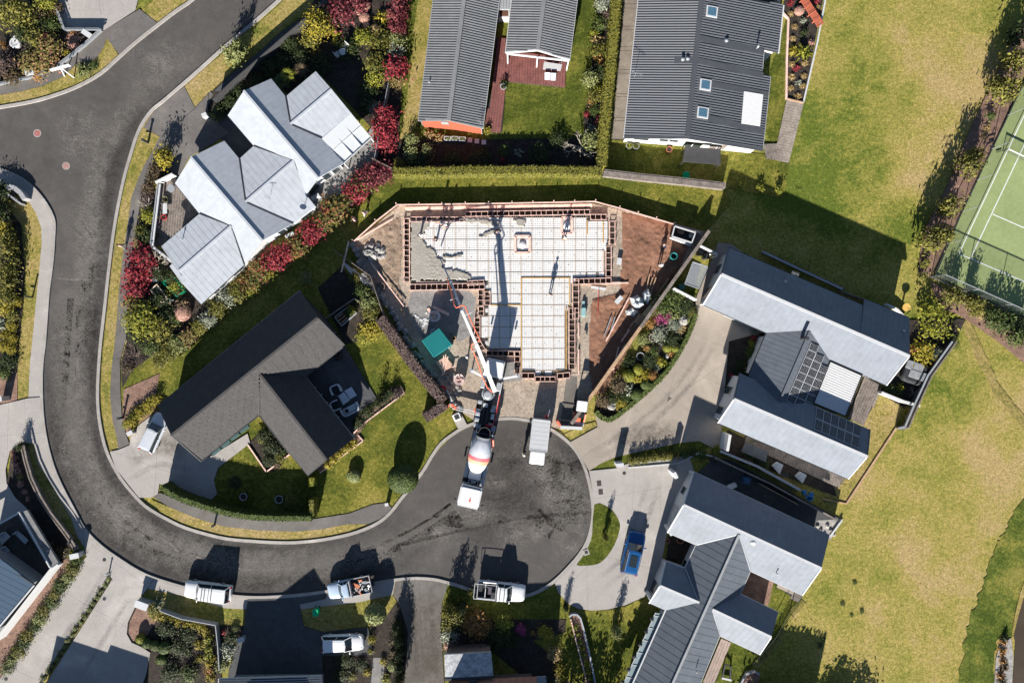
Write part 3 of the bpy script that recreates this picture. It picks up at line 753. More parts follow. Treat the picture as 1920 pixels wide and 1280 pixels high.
def window(house,ins,i,t0,t1,z0,z1,fm=None,gm=None,name='window',out=1):
 """framed window proud of wall edge i"""
 n=len(ins);a,b=ins[i],ins[(i+1)%n]
 d=(b-a);L=d.length;d.normalize()
 nn=Vector((d.y,-d.x)) if area2(ins)>0 else Vector((-d.y,d.x))
 c=a+d*((t0+t1)/2*L);w=(t1-t0)*L
 rz=math.atan2(d.y,d.x)
 fr=MB();fr.box((c.x+nn.x*.035,c.y+nn.y*.035,(z0+z1)/2),(w,.09,z1-z0),rz)
 f=fr.obj(name,fm or M_TRIM,house,True)
 gl=MB()
 k=max(1,round(w/1.1))
 for q in range(k):
  cc=a+d*(t0*L+w*(q+.5)/k)
  gl.box((cc.x+nn.x*.075,cc.y+nn.y*.075,(z0+z1)/2),(w/k-.12,.03,z1-z0-.14),rz)
 gl.obj('pane',gm or M_GLASSD,f,True)
 return f
def cap(house,a,b,m,w=0.24,h=0.09,name='ridge_cap',up=0.05):
 p,q=at(*a),at(*b);mb=MB()
 mb.bar(p+Vector((0,0,up)),q+Vector((0,0,up)),w,h)
 return mb.obj(name,m,house,True)
def gutter(house,a,b,m,name='gutter'):
 p,q=at(*a),at(*b);mb=MB()
 mb.bar(p-Vector((0,0,.10)),q-Vector((0,0,.10)),0.13,0.13)
 return mb.obj(name,m,house,True)
def downpipe(house,a,z,m):
 p=at(a[0],a[1],0);mb=MB();mb.tube(p,p+Vector((0,0,z)),.045,6);return mb.obj('downpipe',m,house,True)
def flue(house,u,v,z,h=0.8,r=0.10,m=None,label=None,name='flue'):
 p=at(u,v,z);mb=MB();mb.smooth=False
 mb.lathe(p-Vector((0,0,.25)),[(r,0),(r,h),(r*1.7,h),(r*1.7,h+.08),(r*.4,h+.16)],8)
 return mb.obj(name,m or M_STEEL,house,True)
def aerial(house,u,v,z,s=1.0):
 p=at(u,v,z);mb=MB()
 mb.tube(p,p+Vector((0,0,1.3*s)),.02,5)
 t=p+Vector((0,0,1.3*s))
 mb.tube(t+Vector((-.7*s,.25*s,0)),t+Vector((.7*s,-.25*s,0)),.016,4)
 for k in range(-3,4):
  c=t+Vector((.2*k*s,-.07*k*s,0));mb.tube(c+Vector((-.12*s,-.35*s,0)),c+Vector((.12*s,.35*s,0)),.012,4)
 return mb.obj('aerial',M_STEEL,house,True)
W_WHITE=mat('white_weatherboard',(0.50,0.505,0.505),0.6,var=0.05,scale=2)
W_GREY=mat('grey_cladding',(0.22,0.225,0.23),0.7,var=0.1,scale=2)
W_DARK=mat('dark_cladding',(0.05,0.05,0.052),0.7,var=0.15,scale=2)
W_ORANGE=mat('orange_stucco',(0.30,0.075,0.042),0.85,var=0.06,scale=2)
W_BRICK=mat('brown_brick',(0.17,0.12,0.10),0.9,var=0.2,scale=4)
def base_loc(pts):
 u=sum(p[0] for p in pts)/len(pts);v=sum(p[1] for p in pts)/len(pts)
 return at(u,v,0)
 # ===== white steel roofed house with crossing gables, west of the site
e,r=2.5,3.35
H1=thing('house','pale white steel roofed house of crossing gables beside the curving road','house',base_loc([(500,340)]))
for pts in ([(457,170.4,r),(508.5,147.7,e),(535.5,181.4),(544.8,233),(603.4,259.4),(644.4,306.3),(596.4,333.7,r)],[(457,170.4,r),(596.4,333.7,r),(574,365),(551.9,300.5),(475.7,273.5),(427,216.6,e)],[(544.8,233,2.92),(535.5,181.4),(591.7,134,e),(622,168,2.92)],[(544.8,233,2.92),(622,168,2.92),(658.5,212.6,e),(603.4,259.4)],[(551.9,300.5,3.06),(460.5,379,3.06),(448.7,298),(475.7,273.5,e)],[(551.9,300.5,3.06),(574,365),(591.7,387,e),(549.5,419),(460.5,379,3.06)],[(358,294.6,r),(420.6,264,e),(448.7,298),(460.5,379),(550,419),(492,451,r)],[(358,294.6,r),(492,451,r),(458,495.7),(434,423.6),(373.9,400.6),(328,343.8,e)],[(434,423.6,2.90),(335.6,508.9,2.90),(323.6,492.5),(302.4,461.8,e),(373.9,400.6)],[(434,423.6,2.90),(458,495.7),(377.2,570,e),(341,530.7),(349.8,525.3),(335.6,508.9,2.90)]):
 roof_plane(H1,pts,R_WHITE,'tray')
roof_plane(H1,[(318,499,2.3),(324,493,2.3),(351,526),(341,532,2.3)],R_WHITE,'none','porch_roof')
can=mat('translucent_canopy',(0.50,0.52,0.535),0.35,var=0.04)
cn,P,n=roof_plane(H1,[(603.4,259.4,2.55),(658.5,212.6,2.5),(696,259.4,2.3),(644.4,306.3)],can,'none','terrace_canopy',0.06)
fr=MB()
for a,b in (((603,259.5),(645,306)),((621,244),(661,291)),((640,228),(678,275)),((658,213),(696,259)),((604,259),(658,213)),((645,306),(696,259)),((624,283),(677,236))):
 fr.bar(at(a[0],a[1],2.42),at(b[0],b[1],2.42),.07,.10)
for u,v in ((645,306),(696,259)):
 p=at(u,v,2.4);fr.box((p.x,p.y,1.2),(.1,.1,2.4))
fr.obj('canopy_frame',M_TRIM,H1,True)
for a,b in (((457,170.4,r),(596.4,333.7,r)),((358,294.6,r),(492,451,r)),((544.8,233,2.92),(622,168,2.92)),((551.9,300.5,3.06),(460.5,379,3.06)),((434,423.6,2.90),(335.6,508.9,2.90))):
 cap(H1,a,b,R_WHITE)
for a,b in (((535.5,181.4,2.55),(544.8,233,2.94)),((544.8,233,2.94),(603.4,259.4,2.55)),((448.7,298,2.55),(460.5,379,3.08)),((460.5,379,3.08),(550,419,2.55)),((475.7,273.5,2.55),(551.9,300.5,3.08)),((373.9,400.6,2.55),(434,423.6,2.92)),((551.9,300.5,3.08),(574,365,2.55)),((434,423.6,2.92),(458,495.7,2.55))):
 cap(H1,a,b,M_DARK,.13,.05,'valley_gutter',.0)
for a,b in (((508.5,147.7,e),(535.5,181.4,e)),((591.7,134,e),(658.5,212.6,e)),((420.6,264,e),(448.7,298,e)),((427,216.6,e),(475.7,273.5,e)),((328,343.8,e),(373.9,400.6,e)),((603.4,259.4,e),(644.4,306.3,e)),((377.2,570,e),(458,495.7,e)),((591.7,387,e),(549.5,419,e)),((302.4,461.8,e),(341,516,e))):
 gutter(H1,a,b,M_DARK if a[0]!=591.7 else M_TRIM)
w,ins,zs=walls(H1,[(457,170.4,r),(508.5,147.7,e),(535.5,181.4,e),(591.7,134,e),(622,168,2.92),(658.5,212.6,e),(603.4,259.4,e),(644.4,306.3,e),(596.4,333.7,r),(574,365,e),(591.7,387,e),(549.5,419,e),(492,451,r),(458,495.7,e),(377.2,570,e),(335.6,508.9,3.1),(302.4,461.8,e),(373.9,400.6,e),(328,343.8,e),(358,294.6,r),(420.6,264,e),(448.7,298,e),(475.7,273.5,e),(427,216.6,e)],W_WHITE)
window(H1,ins,7,.1,.45,.3,2.1);window(H1,ins,7,.55,.9,.3,2.1);window(H1,ins,10,.15,.75,.3,2.0);window(H1,ins,11,.1,.6,.2,2.1);window(H1,ins,13,.08,.35,.8,2.0);window(H1,ins,13,.55,.85,.8,2.0);window(H1,ins,5,.2,.8,.1,2.1);window(H1,ins,8,.2,.8,.3,2.0)
flue(H1,340,448,2.9,.35,.05);aerial(H1,505,372,3.1,.5)
d=MB();p=at(568,392,3.0);d.lathe(p,[(.03,-.3),(.03,.2),(.28,.3),(.36,.42)],12,Vector((.3,.4,.8)));d.obj('satellite_dish',M_STEEL,H1,True)
for u,v in ((590,368),(542,440),(505,447)):
 p=at(u,v,1.0);a=MB();a.rbox((p.x,p.y,.45),(1.0,.4,.9),.05,ang(492,451,551,419));a.obj('wall_unit',M_TRIM,H1,True)
 # ===== dark tiled house
e,r=2.5,5.6
H2=thing('house','black tiled L-shaped house with the big lawn west of the site','house',base_loc([(480,710)]))
for pts in ([(595.9,595.7,r),(321,816.2,r),(295.2,760.4,e),(562.4,545.2)],[(595.9,595.7,r),(645.5,646.1,e),(572.8,707),(485.2,698.1),(485.2,778.2),(376.9,864.8),(321,816.2,r)],[(485.2,698.1,4.8),(572.8,707),(663.3,821.3,e),(612.8,861.4,4.8)],[(485.2,698.1,4.8),(612.8,861.4,4.8),(577.2,891,e),(485.2,778.2)]):
 roof_plane(H2,pts,R_TILE,'tile')
cap(H2,(595.9,595.7,r),(321,816.2,r),R_TILE);cap(H2,(485.2,698.1,4.8),(612.8,861.4,4.8),R_TILE)
cap(H2,(485.2,699,4.84),(485.2,778,2.6),R_TILE,.2,.05,'valley_gutter',0)
for a,b,m in (((562.4,545.2,e),(295.2,760.4,e),M_TRIM),((645.5,646.1,e),(572.8,707,e),M_DARK),((572.8,707,e),(663.3,821.3,e),M_STEEL),((577.2,891,e),(485.2,778.2,e),M_DARK),((485.2,778.2,e),(376.9,864.3,e),M_DARK)):
 gutter(H2,a,b,m)
for a,b in (((562.4,545.2,e),(595.9,595.7,r)),((595.9,595.7,r),(645.5,646.1,e)),((321,816.2,r),(376.9,864.3,e)),((612.8,861.4,4.8),(577.2,891,e))):
 cap(H2,a,b,M_DARK,.1,.12,'barge_board',-.04)
w,ins,zs=walls(H2,[(595.9,595.7,r),(645.5,646.1,e),(572.8,707,e),(663.3,821.3,e),(612.8,861.4,4.8),(577.2,891,e),(485.2,778.2,e),(376.9,864.3,e),(321,816.2,r),(295.2,760.4,e),(562.4,545.2,e)],W_DARK)
window(H2,ins,1,.1,.5,.1,2.1);window(H2,ins,2,.2,.7,.1,2.1);window(H2,ins,0,.5,.8,.6,2.0)
wb=MB()
for t in (0.08,.28,.48,.68):
 a=at(392+t*88,857-t*70,.9);b2=at(392+(t+.17)*88,857-(t+.17)*70,.9);wb.bar(a,b2,.35,.4)
wb.obj('window_box',mat('green_timber',(0.05,0.10,0.10)),H2,True)
p=at(567.5,578,3.1);s=MB();s.ball(p,.12);s.obj('roof_vent',M_TRIM,H2,True)
# ===== grey corrugated house with the orange end wall
e,r=2.9,3.75
H3=thing('house','grey corrugated house with an orange end wall beside a red deck','house',base_loc([(860,120)]))
for pts in ([(875,-40,r),(841.5,226.5,r),(784.5,226.5,e),(817,-40)],[(875,-40,r),(941,-40),(905,241,e),(841.5,226.5,r)]):
 roof_plane(H3,pts,R_MID,'corr',ribm=R_MID)
cap(H3,(875,-40,r+.06),(841.5,226.5,r+.06),R_MID,.42,.1)
gutter(H3,(784.5,226.5,e),(817,-40,e),M_STEEL);gutter(H3,(905,241,e),(941,-40,e),M_TRIM)
w,ins,zs=walls(H3,[(875,-40,r),(841.5,226.5,r),(784.5,226.5,e),(817,-40,e)][1:2]+[(905,241,e),(941,-40,e),(817,-40,e),(784.5,226.5,e)],W_ORANGE,0.22)
window(H3,ins,4,.68,.96,1.9,2.75,M_GREYT,M_STEEL);downpipe(H3,(904,252),2.5,M_STEEL);downpipe(H3,(793,236),2.5,M_STEEL)
flue(H3,805,155,3.2,.35,.05)
aerial(H3,901,232,3.0,.5)
H3B=thing('house_wing','grey corrugated gabled wing open on white posts over the red deck','house',base_loc([(1010,40)]))
e2,r2=2.8,3.6
for pts in ([(1024,-30,r2),(1008,94,r2),(948,98.5,e2),(963,-30)],[(1024,-30,r2),(1086,-30),(1068,112,e2),(1008,94,r2)]):
 roof_plane(H3B,pts,R_MID,'corr')
cap(H3B,(1024,-30,r2+.06),(1008,94,r2+.06),R_MID,.42,.1)
gutter(H3B,(948,98.5,e2),(963,-30,e2),M_TRIM);gutter(H3B,(1068,112,e2),(1086,-30,e2),M_TRIM)
cap(H3B,(948,98.5,e2),(1008,94,r2),M_TRIM,.16,.2,'barge_board',-.05);cap(H3B,(1008,94,r2),(1068,112,e2),M_TRIM,.16,.2,'barge_board',-.05)
for u,v in ((952,120),(1006,127),(1062,132)):
 p=at(u,v,0);q=MB();q.box((p.x,p.y,1.4),(.14,.14,2.8));q.obj('post',M_TRIM,H3B,True)
q=MB();q.bar(at(950,101,2.6),at(1064,114,2.6),.12,.25);q.obj('beam',M_TRIM,H3B,True)
walls(H3B,[(1020,-10,r2),(1016,60,r2),(1078,66,e2),(1083,-30,e2),(962,-30,e2),(954,60,e2)][1:],W_ORANGE,.25)
lk=thing('lean_to','small pale lean-to roof linking the two grey corrugated houses','roof',at(946,10))
roof_plane(lk,[(930,-30,2.6),(965,-30,2.6),(957,18,2.5),(933,18)],R_GREY,'corr',pitch=.3)
q=MB();p=at(945,26,1.2);q.box((p.x,p.y,.6),(1.2,.8,1.2));q.obj('store_box',M_TRIM,lk,True)
q=MB();q.box((p.x,p.y,1.21),(.9,.55,.05));q.obj('lid',mat('brown_lid',(0.12,.06,.04)),lk,True)
# ===== charcoal corrugated house with skylights
e,r=3.0,4.5
H4=thing('house','charcoal corrugated house with three skylights and one white roof panel','house',base_loc([(1315,140)]))
P1,n1=plane_of([(1318,-30,r),(1288.6,256.7,r),(1170,256.7,e),(1200,-30)])
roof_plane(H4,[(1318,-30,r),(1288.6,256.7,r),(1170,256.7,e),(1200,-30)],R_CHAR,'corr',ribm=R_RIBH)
EAST=[(1316,-17,r),(1470,9.7),(1460.5,99.3),(1432.7,93.2),(1429,138),(1444.8,142.9),(1430.2,279.7,e),(1288.6,256.7,r)]
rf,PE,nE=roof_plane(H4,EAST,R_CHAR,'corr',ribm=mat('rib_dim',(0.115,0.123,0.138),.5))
cap(H4,(1318,-30,r+.06),(1288.6,256.7,r+.06),R_CHAR,.5,.12)
gutter(H4,(1170,256.7,e),(1200,-30,e),M_TRIM);gutter(H4,(1444.8,142.9,e),(1430.2,279.7,e),M_TRIM);gutter(H4,(1470,9.7,e),(1460.5,99.3,e),M_TRIM);gutter(H4,(1432.7,93.2,3.1),(1429,138,3.1),M_TRIM)
q=MB();a=at(1170,257.5,e);c=at(1288.6,257.7,r);q.bar(a,c,.3,.12);q.bar(c,at(1430.2,280.7,e),.3,.12);q.obj('barge_flashing',R_CHAR,H4,True)
C0=Vector((0,0,HT))
def on_plane(P,n,u,v):
 g=at(u,v)-C0;return C0+g*((P[0]-C0).dot(n)/g.dot(n))
def rooflight(house,P,n,c,w,h,name='skylight',gm=None,fm=None,proud=.14,dirv=None):
 fall=Vector((n.x,n.y,0)).normalized();fall=(fall-n*fall.dot(n)).normalized();lev=n.cross(fall)
 p=on_plane(P,n,*c)
 def blk(ww,hh,z0,z1,m,nm,par):
  mb=MB();q=[p+fall*(sx*ww/2)+lev*(sy*hh/2) for sx,sy in ((-1,-1),(1,-1),(1,1),(-1,1))]
  mb.grid([[k+n*z0 for k in q],[k+n*z1 for k in q]],True,0,True,True);return mb.obj(nm,m,par,True)
 fl=blk(w+.55,h+.55,0,.055,R_CHAR,'flashing',house)
 f=blk(w,h,.056,proud,fm or M_TRIM,name,house)
 blk(w-.3,h-.3,proud,proud+.02,gm or mat('sky_glass',(0.06,0.13,0.19),.1,spec=.6),'pane',f)
for c in ((1334,23),(1322,160),(1317,212)):rooflight(H4,PE,nE,c,1.25,1.15)
def tray(c0,c1,w):
 p,q=on_plane(PE,nE,*c0),on_plane(PE,nE,*c1);mb=MB();mb.bar(p+nE*.05,q+nE*.05,w,.04);mb.obj('roof_flashing',R_CHAR,H4,True)
tray((1334,158),(1440,178),.65);tray((1328,222),(1430,247),.7);tray((1312,72),(1432,98),.65);tray((1308,114),(1430,142),.65)
pw=[on_plane(PE,nE,*c)+nE*.12 for c in ((1394,172),(1430,178),(1424,237),(1389,232))]
mb=MB();mb.slab(pw,.06);mb.obj('white_roof_panel',M_WHITE,H4,True)
for u,v,s in ((1279.6,113,.12),(1288.6,112,.12),(1361,78,.12),(1420.5,89,.07)):flue(H4,u,v,4.3 if u<1300 else 3.9,.45,s)
mb=MB();q=[on_plane(P1,n1,*c)+n1*.06 for c in ((1265,106),(1299,106),(1298,120),(1264,120))];mb.slab(q,.03);mb.obj('roof_flashing',R_CHAR,H4,True)
aerial(H4,1189,145,3.3,.9)
w,ins,zs=walls(H4,[(1318,-30,r),(1288.6,256.7,r),(1170,256.7,e),(1200,-30,e)][1:2]+[(1430.2,279.7,e),(1444.8,142.9,e),(1429,138,3.1),(1432.7,93.2,3.1),(1460.5,99.3,e),(1470,9.7,e),(1474,-30,e),(1200,-30,e),(1170,256.7,e)],W_WHITE,0.35)
window(H4,ins,0,.05,.3,.4,2.2);window(H4,ins,0,.4,.62,.4,2.2,gm=M_GREYT);window(H4,ins,9,.15,.42,1.4,2.3);window(H4,ins,9,.6,.95,1.5,2.3);window(H4,ins,8,.1,.2,.5,2.2);window(H4,ins,8,.4,.5,.5,2.2)
pg=thing('pergola','black flat canopy standing against the charcoal house','pergola',at(1316,291))
mb=MB();mb.slab([at(u,v,2.35) for u,v in ((1285,274),(1351.5,280),(1351,309),(1280,303))],.1);mb.obj('canopy',W_DARK,pg,True)
for u,v in ((1287,277),(1350,282),(1350,307),(1282,302)):
 p=at(u,v,2.2);mb=MB();mb.box((p.x,p.y,1.12),(.09,.09,2.24));mb.obj('post',M_DARK,pg,True)
 # ===== large steel roofed house east of the site
e,r=3.3,5.2
H5=thing('house','large grey steel roofed house with solar panels and a white patio roof','house',base_loc([(1520,680)]))
roof_plane(H5,[(1352.4,514.3,r),(1366.5,463.8,e),(1618,572),(1612.8,627.5,r)],R_BLUE,'tray')
roof_plane(H5,[(1612.8,627.5,r),(1620.8,560.8,2.95),(1704.4,595.3),(1705,667.6,r)],R_BLUE,'tray',lift=.06)
S5,PS5,nS5=roof_plane(H5,[(1352.4,514.3,r),(1705,667.6,r),(1662,722),(1555.7,675),(1519,618.7),(1437.5,623.8),(1318,571.4,e)],R_BLUE,'tray')
MZ=4.25
roof_plane(H5,[(1519,618.7,MZ),(1437.5,623.8,e),(1404,703),(1457.5,762),(1462.7,749.4,MZ)],R_SLATE,'tray',pitch=.5)
_,PM,nM=roof_plane(H5,[(1519,618.7,MZ),(1555.7,675,e),(1522.5,760),(1457.5,762),(1462.7,749.4,MZ)],R_SLATE,'tray',pitch=.5)
rl,el=5.2,3.5
_,PL,nL=roof_plane(H5,[(1376,748,rl),(1387.5,699.5,el),(1631,805),(1626,855.5,rl)],R_BLUE,'tray')
roof_plane(H5,[(1376,748,rl),(1626,855.5,rl),(1590,897.5),(1346,792.5,el)],R_BLUE,'tray')
for a,b,w_ in (((1352.4,514.3,r),(1705,667.6,r),.28),((1376,748,rl),(1626,855.5,rl),.28),((1519,618.7,MZ),(1462.7,749.4,MZ),.2)):
 cap(H5,a,b,M_TRIM if w_>.25 else R_SLATE,w_,.1)
for a,b in (((1366.5,463.8,e),(1618,572,e)),((1620.8,560.8,2.95),(1704.4,595.3,2.95)),((1318,571.4,e),(1437.5,623.8,e)),((1555.7,675,e),(1662,722,e)),((1437.5,623.8,e),(1404,703,e)),((1346,792.5,el),(1590,897.5,el)),((1387.5,699.5,el),(1403,706,el))):
 gutter(H5,a,b,M_DARK)
for a,b in (((1318,571.4,e),(1352.4,514.3,r)),((1705,667.6,r),(1662,722,e)),((1346,792.5,el),(1376,748,rl)),((1626,855.5,rl),(1590,897.5,el))):
 cap(H5,a,b,M_TRIM,.12,.16,'barge_board',-.02)
for a,b in (((1352.4,514.3,r),(1366.5,463.8,e)),((1376,748,rl),(1387.5,699.5,el)),((1631,805,el),(1626,855.5,rl))):
 cap(H5,a,b,R_SLATE,.12,.16,'barge_board',-.02)
w,ins,zs=walls(H5,[(1352.4,514.3,r),(1366.5,463.8,e),(1704.4,595.3,2.95),(1705,667.6,r),(1662,722,e),(1555.7,675,e),(1437.5,623.8,e),(1318,571.4,e)],W_WHITE,.4)
window(H5,ins,7,.2,.7,.3,2.3);window(H5,ins,0,.2,.6,.5,2.3);window(H5,ins,6,.1,.6,.05,2.4,name='garage_door',gm=M_STEEL)
w,ins,zs=walls(H5,[(1519,618.7,MZ),(1555.7,675,e),(1522.5,765,e),(1404,703,e),(1437.5,623.8,e)],W_WHITE,.4)
w,ins,zs=walls(H5,[(1376,748,rl),(1387.5,699.5,el),(1631,805,el),(1626,855.5,rl),(1590,897.5,el),(1346,792.5,el)],W_WHITE,.4)
window(H5,ins,0,.15,.55,.1,2.3);window(H5,ins,5,.2,.6,.3,2.3)
q=MB();q.bar(at(1375,738,1.5),at(1382,705,1.5),.25,3.0);q.bar(at(1362,812,1.3),at(1357,842,1.3),.3,2.6);q.obj('fin_wall',W_WHITE,H5,True)
q=MB();p=at(1505,634,4.3);q.tube(p-Vector((0,0,.4)),p+Vector((0,0,1.2)),.19,10);q.obj('chimney',M_DARK,H5,True)
flue(H5,1472,528,3.9,.3,.1,M_TRIM);flue(H5,1694,620,4.0,.3,.08,M_TRIM);aerial(H5,1486,514,3.6,.55)
q=[at(u,v,3.3) for u,v in ((1556,677.5),(1616,704),(1585,780),(1525,755))]
mb=MB();mb.slab(q,.1);pr=mb.obj('patio_roof',M_WHITE,H5,True)
for k in range(18):
 t=(k+.5)/18;a=q[0].lerp(q[3],t);b=q[1].lerp(q[2],t);mb=MB();mb.bar(a+Vector((0,0,.02)),b+Vector((0,0,.02)),.19,.06);mb.obj('louvre',M_WHITE,pr,True)
mb=MB()
for i in range(4):mb.bar(q[i],q[(i+1)%4],.12,.22)
mb.obj('patio_roof_frame',M_DARK,H5,True)
for u,v in ((1612,704),(1584,777)):
 p=at(u,v,3.2);mb=MB();mb.box((p.x,p.y,1.6),(.14,.14,3.2));mb.obj('post',M_DARK,H5,True)
M_PV=mat('solar_cell',(0.010,0.011,0.014),.3,var=.15,spec=.3);M_PVF=mat('solar_frame',(0.62,0.64,0.66),.5)
def solar(P,n,c4,lift=.10):
 k=[on_plane(P,n,*c)+n*lift for c in c4]
 mb=MB();mb.slab(k,.04);f=mb.obj('solar_panel',M_PVF,H5,True)
 cc=(k[0]+k[1]+k[2]+k[3])/4
 kk=[cc+(q-cc)*.93+n*.012 for q in k]
 mb=MB();mb.slab(kk,.01);g=mb.obj('cell_sheet',M_PV,f,True)
 mb=MB()
 for t in (.17,.34,.5,.66,.83):
  mb.bar(kk[0].lerp(kk[1],t)+n*.004,kk[3].lerp(kk[2],t)+n*.004,.012,.004)
 mb.obj('cell_line',M_PVF,f,True)
O=(1520,641.5);V=(-5.95,13.75);U=(15.2,6.4)
for col in range(3):
 for row in range(col,8-(1 if col==2 else 0)):
  f=lambda a,b:(O[0]+U[0]*a+V[0]*b,O[1]+U[1]*a+V[1]*b)
  solar(PM,nM,[f(col+.02,row+.02),f(col+.98,row+.02),f(col+.98,row+.97),f(col+.02,row+.97)])
A,B,Cc,D=(1530.5,763),(1614.5,798.7),(1608.7,841),(1525.5,805.5)
bl=lambda s,t:tuple((A[i]*(1-s)+B[i]*s)*(1-t)+(D[i]*(1-s)+Cc[i]*s)*t for i in (0,1))
for i in range(6):
 for j in range(2):
  solar(PL,nL,[bl((i+.03)/6,(j+.02)/2),bl((i+.97)/6,(j+.02)/2),bl((i+.97)/6,(j+.98)/2),bl((i+.03)/6,(j+.98)/2)])
def deck(name,label,pts,m,z=0.28,along=None,pitch=0.30,cat='deck',parent=None,gap=.025,kind=None,base=M_DARK):
 o=thing(name,label,cat,base_loc(pts)) if parent is None else parent
 P=[at(u,v,0) for u,v in pts]
 mb=MB();mb.prism(P,0.0,z-.03);fr_=mb.obj('deck_frame',base,o,True)
 a=at(*along[1])-at(*along[0]);a.normalize()
 n=Vector((0,0,1));PP=[Vector((p.x,p.y,z)) for p in P]
 rr=random.Random(len(pts));cnt=0;rest=MB()
 for p,q,y in lines_in(PP,n,a,pitch):
  if (q-p).length<.1:continue
  dz=Vector((0,0,rr.uniform(-.004,.006)-.015))
  if cnt<290:
   mb=MB();mb.bar(p+dz,q+dz,pitch-gap,.03);mb.obj('board',m,o,True);cnt+=1
  else :rest.bar(p+dz,q+dz,pitch-gap,.03)
 if rest.v:rest.obj('board',m,o,True,'stuff')
 return o
deck('deck','weathered timber deck beside the white patio roof of the large grey house',[(1619,706),(1649,722),(1649,734),(1617,797),(1588,783)],M_GREYT,.2,((1619,706),(1588,783)),.28)
deck('deck','weathered timber deck under the long south eave of the large grey house',[(1400,800),(1579,880),(1582,898),(1570,913),(1480,872),(1395,832)],M_GREYT,.2,((1400,800),(1395,830)),.28)
# ===== steel roofed house at the lower right
e,r=2.7,4.8
H6=thing('house','navy and white steel roofed house with three gables by the pale driveway','house',base_loc([(1370,1110)]))
lr=4.56
for pts,m,st in (([(1281.7,945.9,r),(1300.9,884.4,e),(1555.4,1002.9),(1540,1064.7,r)],R_BLUE,'tray'),([(1281.7,945.9,r),(1540,1064.7,r),(1504.2,1115),(1407.2,1070),(1385.7,1001.3),(1305.7,1021),(1251.3,997.4,e)],R_BLUE,'tray'),([(1385.7,1001.3,lr),(1305.7,1021,e),(1284.9,1064.7),(1310.5,1128.7),(1248,1143.8),(1187,1280),(1169,1320),(1243,1320,lr)],R_SLATE,'seam'),([(1385.7,1001.3,lr),(1407.2,1070,e),(1388,1113.4),(1335.5,1141.5),(1349.6,1191.2),(1313.7,1280),(1297,1320),(1243,1320,lr)],R_SLATE,'seam'),([(1237.5,1097.3,4.09),(1248,1052.5,e),(1284.9,1064.7),(1310.5,1128.7,4.09)],R_BLUE,'tray'),([(1237.5,1097.3,4.09),(1310.5,1128.7,4.09),(1248,1143.8),(1217,1130,e)],R_BLUE,'tray'),([(1335.5,1141.5,4.11),(1388,1113.4),(1459.4,1148,e),(1446,1193.4,4.11)],R_BLUE,'tray'),([(1335.5,1141.5,4.11),(1446,1193.4,4.11),(1424.2,1226,e),(1349.6,1191.2)],R_BLUE,'tray')):
 if st=='seam':roof_plane(H6,pts,m,'tray',ribm=mat('seam_dark',(0.07,0.08,0.092),.6),pitch=.78)
 else :roof_plane(H6,pts,m,st)
for a,b,m in (((1281.7,945.9,r),(1540,1064.7,r),M_TRIM),((1385.7,1001.3,lr),(1243,1320,lr),R_GREY),((1237.5,1097.3,4.09),(1310.5,1128.7,4.09),M_TRIM),((1335.5,1141.5,4.11),(1446,1193.4,4.11),M_TRIM)):
 cap(H6,a,b,m,.24)
for a,b in (((1305.7,1021,2.75),(1385.7,1001.3,4.57)),((1385.7,1001.3,4.57),(1407.2,1070,2.75)),((1284.9,1064.7,2.75),(1310.5,1128.7,4.1)),((1335.5,1141.5,4.13),(1349.6,1191.2,2.75))):
 cap(H6,a,b,M_STEEL,.12,.04,'valley_gutter',.02)
for a,b in (((1300.9,884.4,e),(1555.4,1002.9,e)),((1251.3,997.4,e),(1305.7,1021,e)),((1407.2,1070,e),(1504.2,1115,e)),((1305.7,1021,e),(1284.9,1064.7,e)),((1248,1052.5,e),(1284.9,1064.7,e)),((1248,1143.8,e),(1169,1320,e)),((1407.2,1070,e),(1388,1113.4,e)),((1388,1113.4,e),(1459.4,1148,e)),((1349.6,1191.2,e),(1424.2,1226,e)),((1349.6,1191.2,e),(1297,1320,e))):
 gutter(H6,a,b,M_TRIM)
for a,b in (((1251.3,997.4,e),(1281.7,945.9,r)),((1281.7,945.9,r),(1300.9,884.4,e)),((1540,1064.7,r),(1504.2,1115,e)),((1217,1130,e),(1237.5,1097.3,4.09)),((1237.5,1097.3,4.09),(1248,1052.5,e)),((1446,1193.4,4.11),(1424.2,1226,e))):
 cap(H6,a,b,M_TRIM,.12,.16,'barge_board',-.02)
w,ins,zs=walls(H6,[(1281.7,945.9,r),(1300.9,884.4,e),(1555.4,1002.9,e),(1540,1064.7,r),(1504.2,1115,e),(1251.3,997.4,e)],W_WHITE,.4)
window(H6,ins,5,.1,.8,.1,2.2,name='garage_door',gm=M_STEEL);window(H6,ins,0,.2,.5,.8,2.1)
w,ins,zs=walls(H6,[(1385.7,1001.3,lr),(1407.2,1070,e),(1388,1113.4,e),(1349.6,1191.2,e),(1297,1320,e),(1169,1320,e),(1248,1143.8,e),(1305.7,1021,e)][1:],W_WHITE,.4)
window(H6,ins,5,.1,.3,.4,2.2);window(H6,ins,5,.5,.75,.4,2.2)
w,ins,zs=walls(H6,[(1237.5,1097.3,4.09),(1248,1052.5,e),(1300,1070,e),(1310,1128,e),(1248,1143.8,e),(1217,1130,e)],W_WHITE,.4)
window(H6,ins,5,.15,.85,.3,2.2)
w,ins,zs=walls(H6,[(1350,1135,e),(1388,1113.4,e),(1459.4,1148,e),(1446,1193.4,4.11),(1424.2,1226,e),(1349.6,1191.2,e)],W_WHITE,.4)
q=MB()
for u,v,l in ((1258,885,20),(1296,888,8),(1249,990,10),(1244,1057,10),(1214,1116,8)):
 p=at(u+4,v+2,1.2);q.box((p.x,p.y,1.2),(.35,.7,2.4),.45)
q.obj('fin_wall',W_WHITE,H6,True)
